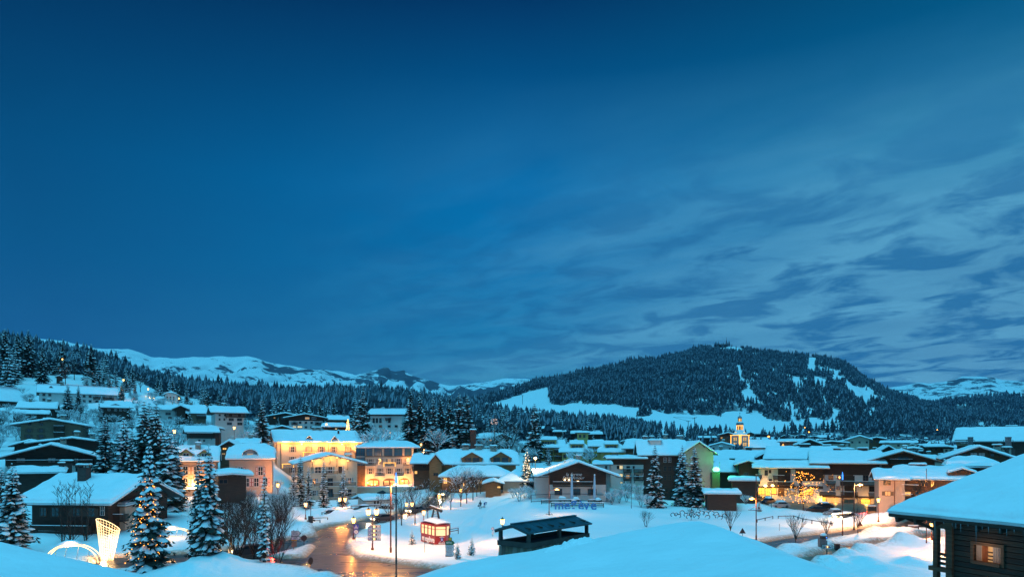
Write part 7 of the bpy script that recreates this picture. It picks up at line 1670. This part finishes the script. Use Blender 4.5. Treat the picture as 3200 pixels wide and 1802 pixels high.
arrow_board(t, .1, Z_(1703.5), 27 * Yt / F, 7 * Yt / F, 'sign_white', 'PRAZ SUR ARLY', rz=R(-12)); arrow_board(t, .1, Z_(1714), 27 * Yt / F, 12 * Yt / F, 'sign_white', 'P CENTRE\nPATINOIRE', rz=R(-12)); arrow_board(t, .1, Z_(1727), 27 * Yt / F, 12 * Yt / F, 'sign_white', 'OFFICE DE\nTOURISME', rz=R(-12)); arrow_board(t, 0, Z_(1739), 23 * Yt / F, 8 * Yt / F, 'ink', tip=False, rz=R(-12))
t = signpost(1327, 1735, 'thin bare sign post in the snow before the red cable car', Y=91, h=2.2, r=.035, mt='zinc')
t = signpost(1540, 1680, 'small red rimmed no stopping sign with a white plate', Y=106, h=1.4, mt='zinc'); o = MB().lathe([(.22, -.015), (.22, .015)], 0, 0, 16).build('round_sign', MT['redp'], t, loc=(0, -.07, 1.2)); o.rotation_euler = (R(90), 0, 0); MB().lathe([(.16, .016), (.16, .025)], 0, 0, 16).build('sign_disc', MT['sign_white'], o); MB().box(-.17, .17, -.09, -.06, .35, .8).build('plate', MT['sign_white'], t)
for px, py0, Y, lb, hh in ((2320, 1656, 104, 'dark triangular road sign by the snowy roof edge', 1.6), (2687, 1634, 116, 'triangular road sign before the thin sapling at the right', 1.9)):
    x = wx(px, Y); zg_ = gz(x, Y); t = empty('road_sign', (x, Y, zg_), 0, lb, 'road sign'); zc__ = wz(py0, Y) - zg_
    MB().lathe([(.035, -.3), (.035, zc__ + .3)], 0, 0, 6).build('post', MT['metal'], t)
    MB().add([(-.5, -.06, zc__ - .4), (.5, -.06, zc__ - .4), (0, -.06, zc__ + .46), (-.5, -.03, zc__ - .4), (.5, -.03, zc__ - .4), (0, -.03, zc__ + .46)], [(0, 1, 2), (5, 4, 3), (0, 3, 4, 1), (1, 4, 5, 2), (2, 5, 3, 0)]).build('sign_plate', MT['rust' if px > 2500 else 'ink'], t)
# right parking sign, barrier and machine
t = signpost(2584, 1746, 'lit parking sign with red letters and arrow beside the side path', h=2.2, r=.06, mt='ink'); Yt = t.location.y; zb = t.location.z
o = arrow_board(t, .0, wz(1706, Yt) - zb, 29 * Yt / F, 11 * Yt / F, 'sign_white', tip=False, rz=R(-14)); MB().box(-.52, -.26, -.045, -.03, -.16, .16).build('parking_symbol', MT['ink'], o); text('lettering', 'P', o, (-.47, -.055, -.12), .32, 'sign_white' if False else 'letter_white', ext=.004)
MB().box(-.2, .3, -.045, -.03, -.12, .10).build('display', MT['redp'], o); MB().box(-.05, .09, -.06, -.045, -.10, .12).build('display_light', MT['bulb_w'], o); MB().bar((.50, -.045, .12), (.38, -.045, -.10), .04).bar((.38, -.045, -.12), (.38, -.045, .04), .04).bar((.38, -.045, -.12), (.50, -.045, -.08), .04).build('arrow', MT['ink'], o)
def pos(px, py, dz_=.2): Y = Yof(py, dz_); x = wx(px, Y); return x, Y, gz(x, Y)
x, y, z = pos(2571, 1714); t = empty('ticket_machine', (x, y, z), 0, 'grey parking ticket machine with snow cap behind the lit sign', 'ticket machine')
MB().box(-.5, .35, -.3, .4, -.3, 1.15).build('body', MT['zinc'], t); MB().box(-.2, .5, -.35, .45, 1.15, 1.6).build('head', MT['metal'], t); MB().lathe([(.45, 1.6), (.42, 1.8), (.2, 1.92)], .12, .05, 8).build('snow', MT['snow'], t); MB().box(.30, .42, -.37, -.35, 1.3, 1.45).build('screen', MT['blue_l'], t)
x, y, z = pos(2616, 1712); t = empty('barrier', (x, y, z), 0, 'dark barrier box with a long thin boom across the side path', 'barrier')
MB().box(-.28, .28, -.25, .25, -.3, 1.0).build('box', MT['metal'], t); MB().box(-.30, .30, -.27, .27, 1.0, 1.12).build('lid', MT['rust'], t); MB().bar((.2, -.3, .95), (4.2, -.1, .45), .06).build('boom', MT['redp'], t)

# ---------------------------------------------------------------- fences
def rail_fence(pts, label, post=.12, h=.9, rails=(.45, .85), gap=2.0, mt='wood_dark', slats=False, snow=True):
    P = [Vector((wx(px, Y), Y, gz(wx(px, Y), Y))) for px, Y in pts]; c = P[0]
    t = empty('fence', tuple(c), 0, label, 'fence')
    for a, b_ in zip(P[:-1], P[1:]):
        ln = (b_ - a).length; n = max(1, int(ln / gap))
        for k in range(n + 1):
            p = a.lerp(b_, k / n) - c; MB().box(-post / 2, post / 2, -post / 2, post / 2, -.5, h + .05).build('post', MT[mt], t, loc=tuple(p))
        g = MB()
        for r__ in rails: g.bar(a - c + Vector((0, 0, r__)), b_ - c + Vector((0, 0, r__)), .06, .12)
        g.build('rail', MT[mt], t)
        if slats:
            g = MB(); m_ = int(ln / .22)
            for k in range(m_): p = a.lerp(b_, (k + .5) / m_) - c; g.box(p.x - .04, p.x + .04, p.y - .02, p.y + .02, p.z + .08, p.z + h - .1)
            g.build('slats', MT[mt], t)['kind'] = 'stuff'
        if snow: MB().bar(a - c + Vector((0, 0, h + .07)), b_ - c + Vector((0, 0, h + .07)), .22, .16).build('snow', MT['snow'], t)
    return t
rail_fence([(1692, 154), (1813, 155)], 'upper slatted terrace fence left of the gap', slats=True); rail_fence([(1838, 155), (1879, 156)], 'short slatted fence right of the gap', slats=True)
rail_fence([(1722, 149.5), (1886, 151)], 'long lower slatted fence above the blue letters', slats=True, h=1.0)
rail_fence([(1660, 157), (1720, 157.5), (1800, 158), (1912, 159)], 'dark glazed railing round the restaurant terrace', post=.14, h=1.7, rails=(.2, 1.7), gap=3.2, mt='metal', snow=False)
rail_fence([(2366, 128), (2415, 133)], 'low dark rail fence across the snowy field, left piece', h=.55, rails=(.5,), gap=3.0, snow=False)
rail_fence([(2432, 134), (2480, 136), (2508, 130), (2600, 121)], 'low dark rail fence across the snowy field, right piece', h=.55, rails=(.5,), gap=3.0, snow=False)
rail_fence([(1400, 108), (1432, 110)], 'short two rail fence right of the red cable car', h=1.0, rails=(.6, .95), gap=1.7, mt='rust')
rail_fence([(960, 124), (1000, 126)], 'lowest of three low rails beside the upper road', h=.5, rails=(.45,), gap=2, mt='rust', snow=True)
rail_fence([(980, 130), (1024, 133)], 'middle of three low rails beside the upper road', h=.5, rails=(.45,), gap=2, mt='rust'); rail_fence([(1006, 138), (1048, 141)], 'top of three low rails beside the upper road', h=.5, rails=(.45,), gap=2, mt='rust')
rail_fence([(1098, 150), (1240, 156)], 'long low balustrade along the upper pavement before the white house', h=1.0, rails=(.3, .9), gap=2.5, mt='wood_grey'); rail_fence([(1055, 146), (1100, 150)], 'low wall rail left of the long balustrade', h=.6, rails=(.5,), gap=2.5, mt='wood_grey')
rail_fence([(2760, 118), (2785, 119)], 'short snow topped bench rail by the road, left of two', h=.5, rails=(.3, .45), gap=1.5, mt='rust'); rail_fence([(2838, 114), (2870, 113)], 'short snow topped rail by the road, right of two', h=.6, rails=(.3, .55), gap=1.5, mt='rust')
rail_fence([(2600, 134), (2660, 133)], 'low grid fence at the edge of the car park', h=.7, rails=(.2, .65), gap=1.2, mt='metal')
# snow covered benches / tables on the terrace, closed umbrellas
for px, top, lb in ((1787, 1482, 'closed pale umbrella before the middle of the restaurant balcony'), (1858, 1481, 'closed pale umbrella at the right end of the restaurant balcony')):
    Y = 156.5; x = wx(px, Y); z = gz(x, Y); t = empty('parasol', (x, Y, z), 0, lb, 'umbrella'); h_ = wz(top, Y) - z
    MB().lathe([(.04, 0), (.04, h_)], 0, 0, 6).build('pole', MT['metal'], t); MB().lathe([(.30, .5), (.34, .9), (.28, h_ * .6), (.16, h_ - .3), (.14, h_ - .1)], 0, 0, 10).build('cover', MT['umb'], t, smooth=True); MB().lathe([(.17, h_ - .15), (.19, h_ + .02), (.05, h_ + .14)], 0, 0, 10).build('snow', MT['snow'], t)
for px, w_, lb in ((1757, 1.5, 'leftmost snow covered table on the terrace'), (1800, 1.2, 'snow covered table between the closed umbrellas'), (1868, 1.0, 'rightmost snow covered table on the terrace')):
    Y = 156; x = wx(px, Y); z = gz(x, Y); t = empty('table', (x, Y, z), 0, lb, 'table'); MB().box(-w_ / 2, w_ / 2, -.4, .4, .7, .76).build('table_top', MT['wood_dark'], t)
    for sx in (-1, 1): MB().box(sx * w_ * .4 - .04, sx * w_ * .4 + .04, -.04, .04, 0, .7).build('leg', MT['wood_dark'], t)
    snow_part(t, lambda a, c: .76, -w_ / 2, w_ / 2, -.42, .42, lambda a, c, zz: (a, c, zz), .55, 'snow', px, 6, 5)
# big blue letters half buried in the field
Y = 146; x = wx(1797, Y); z = gz(x, Y); t = empty('megeve_letters', (x, Y, z), 0, 'big blue half buried letters spelling megeve under the long fence', 'letters')
cxl = wx(1732, Y) - x
for ch_, px, w_ in (('m', 1732, 27), ('e', 1762, 18), ('g', 1783, 20), ('è', 1806, 17), ('v', 1824, 19), ('e', 1845, 18)):
    o = text('letter', ch_, t, (wx(px, Y) - x, -.2, -.12 if ch_ != 'g' else .38), 2.9, 'letter_blue', ext=.15, bold=.05); bw_ = max(.3, o.dimensions.x); o.scale = (w_ * Y / F / bw_ * 1.0, 1, 1)
    MB().tube([(.1, 0, .0), (w_ * Y / F * .5, 0, .08), (w_ * Y / F - .15, 0, 0)], [.03, .10, .03], 6).build('snow', MT['snow'], o, loc=(0, 1.50, .0))
# wrought curls on the field
def curl(x, y, z, s, fl, rv):
    pts = []; 
    for k in range(13):
        a = math.pi * 1.35 * k / 12; r = s * (1 - .055 * k)
        pts.append((fl * (r * math.cos(a)), 0, s * .9 + r * math.sin(a)))
    return pts
cl = [(2101, 1607, 1.0), (2112, 1604, .8), (2122, 1611, 1.0), (2130, 1600, 1.0), (2142, 1606, .9), (2150, 1614, 1.0), (2160, 1606, 1.1), (2168, 1592, 1.3), (2190, 1590, 1.2), (2172, 1612, 1.1), (2182, 1606, 1.1), (2195, 1604, 1.2), (2208, 1606, 1.2), (2180, 1618, 1.), (2213, 1614, 1.), (2225, 1604, 1.2), (2236, 1606, 1.1), (2240, 1612, 1.), (2252, 1616, 1.), (2262, 1608, .9)]
x0_, y0_ = wx(2182, 135), 135.0; t = empty('iron_ornament', (x0_, y0_, gz(x0_, y0_)), 0, 'row of curled iron ornaments sticking out of the snow before the spruces', 'ornament')
for px, py, s_ in cl:
    Yc_ = 134 + rr_.uniform(-1.5, 1.5); b = MB().tube([(p[0] * .62 * s_, 0, p[2] * .62 * s_) for p in curl(0, 0, 0, 1, rr_.choice((-1, 1)), 0)], [.075] * 13, 5)
    o = b.build('curl', MT['metal'], t, loc=(wx(px, Yc_) - x0_, Yc_ - y0_, max(-.3, wz(py, Yc_) - t.location.z - .6)))
    MB().tube([(p[0] * .62 * s_, 0, p[2] * .62 * s_ + .09) for p in curl(0, 0, 0, 1, 1, 0)[3:9]], [.02, .06, .07, .07, .06, .02], 5).build('snow', MT['snow'], o)
bare(2160, 1580, 133, 'vase', 'leafless bush in the middle of the curled iron ornaments', None, 'bare_shrub', 'shrub', wf=1.2)

# ---------------------------------------------------------------- cars
def car(px, py, yaw, label, paint, L=4.3, lights=None, snow=True, Y=None, van=False, z0=None, group=None):
    Y = Y or Yof(py, .05); x = wx(px, Y); z = float(ground0(x, Y)) + .03; t = empty('parked_car', (x, Y, z), R(yaw), label, 'car', group)
    m_ = mat('paint_' + label[:12].replace(' ', '_'), paint, .28, .05, spec=.6); W2 = .88; h = 2.0 if van else 1.45
    pr = [(-L / 2, .35), (-L / 2 + .05, .75), (-L / 2 + .35, .92), (-L * .28, .98), (-L * .12, h), (L * .26, h), (L * .42, .98 if not van else h * .95), (L / 2 - .05, .90), (L / 2, .55), (L / 2 - .05, .30), (-L / 2 + .1, .25)]
    if van: pr[3] = (-L * .36, 1.05); pr[4] = (-L * .25, h); pr[5] = (L * .45, h); pr[6] = (L * .49, h * .95)
    b = MB(); n = len(pr)
    def ws(zz): return W2 * (1.0 if zz < 1.0 else 1 - .22 * (zz - 1.0) / (h - 1.0))
    b.add([(a, -ws(c), c) for a, c in pr] + [(a, ws(c), c) for a, c in pr], [tuple(range(n))[::-1], tuple(range(n, 2 * n))] + [(i, (i + 1) % n, n + (i + 1) % n, n + i) for i in range(n)])
    b.build('body', m_, t)
    wpr = [(pr[3][0] + .15, 1.0), (pr[4][0] + .08, h - .1), (pr[5][0] - .05, h - .1), (pr[6][0] - .18, 1.0)]
    for sg in (-1, 1):
        g = MB(); vs = [(a, sg * (ws(c) + .012), c) for a, c in wpr]; g.add(vs, [(0, 1, 2, 3), (3, 2, 1, 0)]); g.build('side_window', MT['glass'], t)
    g = MB(); a0_, a1_ = pr[3], pr[4]; g.add([(a0_[0] - .02 + .12, -ws(1.05) * .9, 1.06), (a0_[0] + .10, ws(1.05) * .9, 1.06), (a1_[0] - .06, ws(h) * .88, h - .06), (a1_[0] - .06, -ws(h) * .88, h - .06)], [(0, 1, 2, 3), (3, 2, 1, 0)]); g.build('windscreen', MT['glass'], t)
    g = MB(); a0_, a1_ = pr[6], pr[5]; g.add([(a0_[0] - .06, -ws(1.05) * .9, 1.04), (a0_[0] - .06, ws(1.05) * .9, 1.04), (a1_[0] + .05, ws(h) * .88, h - .06), (a1_[0] + .05, -ws(h) * .88, h - .06)], [(0, 1, 2, 3), (3, 2, 1, 0)]); g.build('rear_window', MT['glass'], t)
    WM = MB().lathe([(.33, -.11), (.33, .11)], 0, 0, 14).mesh('wheel', MT['tyre']); RM = MB().lathe([(.19, .11), (.19, .125)], 0, 0, 10).mesh('rim', MT['zinc'])
    for a in (-L * .31, L * .31):
        for sg in (-1, 1):
            o = link('wheel', WM, t, (a, sg * .80, .33)); o.rotation_euler = (R(90) if sg < 0 else R(-90), 0, 0); link('rim', RM, o)
    for sg in (-1, 1):
        MB().box(-.03, .03, -.16, .16, -.07, .07).build('headlight', MT['head'] if lights in ('head', 'both') else MT['sign_white'], t, loc=(-L / 2 + .02, sg * .62, .68))
        MB().box(-.03, .03, -.14, .14, -.09, .09).build('tail_light', MT['tail'] if lights in ('tail', 'both') else MT['redp'], t, loc=(L / 2 - .01, sg * .66, .78))
    if lights in ('head', 'both'): plight(t, (-L / 2 - .9, 0, .7), 180, (1, .75, .4), .2)
    if lights in ('tail', 'both'): plight(t, (L / 2 + .7, 0, .8), 60, (1, .05, .03), .2)
    if snow:
        snow_part(t, lambda a, c: h - .02, pr[4][0] + .05, pr[5][0] - .05, -ws(h) * .95, ws(h) * .95, lambda a, c, zz: (a, c, zz), .22, 'snow', px, 6, 5)
    return t
car(2344, 1545, 10, 'dark car parked before the snow topped porch', (.02, .02, .025), L=4.4); car(2376, 1565, 30, 'dark estate car left of the small snowy spruce', (.03, .03, .035), snow=False)
car(2400, 1572, 40, 'dark blue car with snowy bonnet behind the silver one', (.02, .03, .05)); car(2436, 1584, 8, 'silver car with thick pink lit snow on its roof', (.45, .44, .44), L=4.5)
car(2400, 1560, 60, 'small dark car in the second row of the car park', (.03, .03, .03), L=3.9, Y=176); car(2550, 1600, -6, 'black low car parked under the lit bare tree', (.012, .012, .014), L=4.8, snow=False)
car(2606, 1604, 5, 'low car buried in snow beside the grid fence', (.2, .2, .2), L=3.9, Y=141); car(2572, 1588, 5, 'dark car behind the black low car', (.02, .02, .02), L=4.2, Y=158)
car(2644, 1617, 25, 'dark car with white headlights on, driving out of the car park', (.03, .03, .03), L=4.2, lights='head', Y=134)
car(2748, 1607, 150, 'dark red van with glowing red tail lights and snow on its roof', (.10, .02, .02), L=4.6, lights='tail', van=True, Y=142)
car(1298, 1601, 52, 'car with headlights on coming down the curved street', (.05, .05, .06), lights='head', snow=False); car(1388, 1565, 75, 'car with headlights on at the top of the road bend', (.08, .08, .08), lights='head', snow=False)
car(780, 1733, 24, 'car with headlights and tail lights passing behind the columnar spruce', (.06, .06, .07), lights='both', snow=False); car(1195, 1627, 40, 'second car with headlights on along the upper road', (.04, .04, .05), lights='head', snow=False)
for i, a in enumerate([(1030, 1624, 'leftmost snow buried car in the row above the upper road'), (1045, 1620, 'second snow buried car in the row above the upper road'), (1062, 1617, 'third snow buried car in the row above the upper road'), (1080, 1613, 'rightmost snow buried car in the row above the upper road')]):
    car(a[0], a[1], 60, a[2], (.05, .05, .05), L=3.8, Y=140 + i * 1.5)
for i, a in enumerate([(1135, 1600, 'snow covered car before the small white house, left of two'), (1200, 1597, 'snow covered car before the small white house, right of two')]): car(a[0], a[1], 8, a[2], (.06, .06, .06), Y=151)

# ---------------------------------------------------------------- people
def person(px, py, H, label, bend=False, coat='cloth', rz=0):
    Y = Yof(py, .45); x = wx(px, Y); z = gz(x, Y); t = empty('person', (x, Y, z), rz, label, 'person')
    s = H / 1.75; me = bpy.data.meshes.new('body')
    if not bend:
        J = [(0, 0, .95, .15), (0, 0, 1.2, .16), (0, 0, 1.42, .17), (0, 0, 1.52, .06), (0, -.02, 1.64, .095), (0, -.01, 1.74, .08), (.10, 0, .90, .10), (.13, -.08, .50, .07), (.14, .05, .08, .05), (.14, -.12, .04, .045), (-.10, 0, .90, .10), (-.14, .10, .50, .07), (-.16, .22, .10, .05), (-.16, .08, .05, .045),
             (.20, 0, 1.40, .07), (.27, 0, 1.12, .055), (.26, -.12, .88, .045), (-.20, 0, 1.40, .07), (-.30, .02, 1.12, .055), (-.36, -.10, .90, .045)]
    else:
        J = [(0, .1, .80, .15), (0, -.05, 1.0, .16), (0, -.30, 1.12, .17), (0, -.40, 1.12, .07), (0, -.52, 1.08, .10), (0, -.60, 1.03, .08), (.10, .1, .78, .10), (.14, -.08, .45, .07), (.14, .08, .08, .05), (.14, -.10, .04, .045), (-.10, .1, .78, .10), (-.14, -.02, .45, .07), (-.15, .16, .08, .05), (-.15, 0, .04, .045),
             (.20, -.28, 1.06, .07), (.24, -.36, .78, .055), (.20, -.46, .52, .045), (-.20, -.28, 1.06, .07), (-.24, -.36, .78, .055), (-.2, -.46, .52, .045)]
    E = [(0, 1), (1, 2), (2, 3), (3, 4), (4, 5), (0, 6), (6, 7), (7, 8), (8, 9), (0, 10), (10, 11), (11, 12), (12, 13), (2, 14), (14, 15), (15, 16), (2, 17), (17, 18), (18, 19)]
    me.from_pydata([tuple(c * s for c in j[:3]) for j in J], E, []); o = link('body', me, t); o.modifiers.new('skin', 'SKIN'); sb_ = o.modifiers.new('sub', 'SUBSURF'); sb_.levels = 1; sb_.render_levels = 1
    for i, j in enumerate(J): me.skin_vertices[0].data[i].radius = (j[3] * s, j[3] * s)
    me.skin_vertices[0].data[0].use_root = True
    dg = bpy.context.evaluated_depsgraph_get(); m2 = bpy.data.meshes.new_from_object(o.evaluated_get(dg)); o.modifiers.clear(); o.data = m2; m2.materials.clear(); m2.materials.append(MT[coat]); m2.materials.append(MT['skin'])
    hx = J[5]
    MB().lathe([(.10 * s, -.04), (.115 * s, .02), (.09 * s, .08), (.02, .12)], 0, 0, 10).build('hat', MT['ink'], t, loc=tuple(c * s for c in J[5][:3]))
    MB().lathe([(.05, -.08), (.085, -.03), (.085, .03), (.05, .06)], 0, 0, 8).build('face', MT['skin'], t, loc=(J[4][0] * s, (J[4][1] - .03) * s, J[4][2] * s))
    return t
p = person(1501, 1590, 1.85, 'person in dark winter clothes walking on the snowy field with a bag'); MB().box(-.16, .16, -.08, .08, -.35, 0).build('bag', MT['cloth'], p, loc=(-.42, -.1, .92))
person(1514, 1586, 1.75, 'person in a blue coat bending forward over a sledge', True, 'blue_cloth', R(60))
Y = Yof(1587, .45); x = wx(1511, Y); t = empty('sledge', (x, Y - .3, gz(x, Y)), 0, 'low sledge in front of the bending person in blue', 'sledge'); MB().box(-.4, .4, -.18, .18, .22, .28).build('seat', MT['wood'], t)
for sy in (-1, 1): MB().tube([(-.5, sy * .15, .2), (-.42, sy * .15, .05), (.45, sy * .15, .05)], [.025] * 3, 5).build('runner', MT['wood'], t)
x, y, z = pos(1535, 1566); tag(MB().box(-.06, .06, -.06, .06, -.3, 1.1).box(-.09, .09, -.09, .09, 1.1, 1.2).build('marker_post', MT['metal'], loc=(x, y, z)), 'short dark marker post on the field beyond the two people', 'post')
x, y, z = pos(2436, 1657); tag(MB().box(-.03, .03, -.03, .03, -.3, 1.2).build('marker_post', MT['zinc'], loc=(x, y, z)), 'thin marker stake on the snow bank beside the right hand road', 'post')
x, y, z = pos(969, 1781); t = empty('marker_board', (x, y, z), 0, 'dark narrow sign seen edge on at the kerb of the lower road', 'road sign'); MB().box(-.03, .03, -.03, .03, -.4, 1.0).build('post', MT['rust'], t); o = MB().lathe([(.42, -.02), (.42, .02)], 0, 0, 16).build('plate', MT['ink'], t, loc=(.06, 0, .85)); o.rotation_euler = (R(90), 0, R(68))

# things that look alike are told apart by their order from the left
def ordinal(n): return {1: 'first', 2: 'second', 3: 'third', 4: 'fourth', 5: 'fifth', 6: 'sixth', 7: 'seventh', 8: 'eighth', 9: 'ninth', 10: 'tenth'}.get(n) or '%d%s' % (n, {1: 'st', 2: 'nd', 3: 'rd'}.get(n % 10 if n % 100 not in (11, 12, 13) else 0, 'th'))
GR = {}
for o in list(COL.objects):
    if o.parent is None and o.get('group'): GR.setdefault((o['group'], o['label']), []).append(o)
for (g_, l_), os_ in GR.items():
    if 1 < len(os_) <= 130:
        os_.sort(key=lambda o: o.location.x / max(o.location.y, 1))
        for i, o in enumerate(os_): o['label'] = l_ + ', ' + ordinal(i + 1) + ' from the left'

# ---------------------------------------------------------------- air
m = bpy.data.materials.new('winter_air'); m.use_nodes = True; t_ = m.node_tree; t_.nodes.clear()
ou = t_.nodes.new('ShaderNodeOutputMaterial'); pv = t_.nodes.new('ShaderNodeVolumePrincipled')
pv.inputs['Color'].default_value = (.3, .55, 1, 1); pv.inputs['Density'].default_value = 2.6e-5; pv.inputs['Anisotropy'].default_value = 0.0
t_.links.new(pv.outputs[0], ou.inputs['Volume'])
HAZE = MB().box(-14000, 14000, -200, 11000, -2, 1400).build('haze', m); tag(HAZE, kind='stuff')
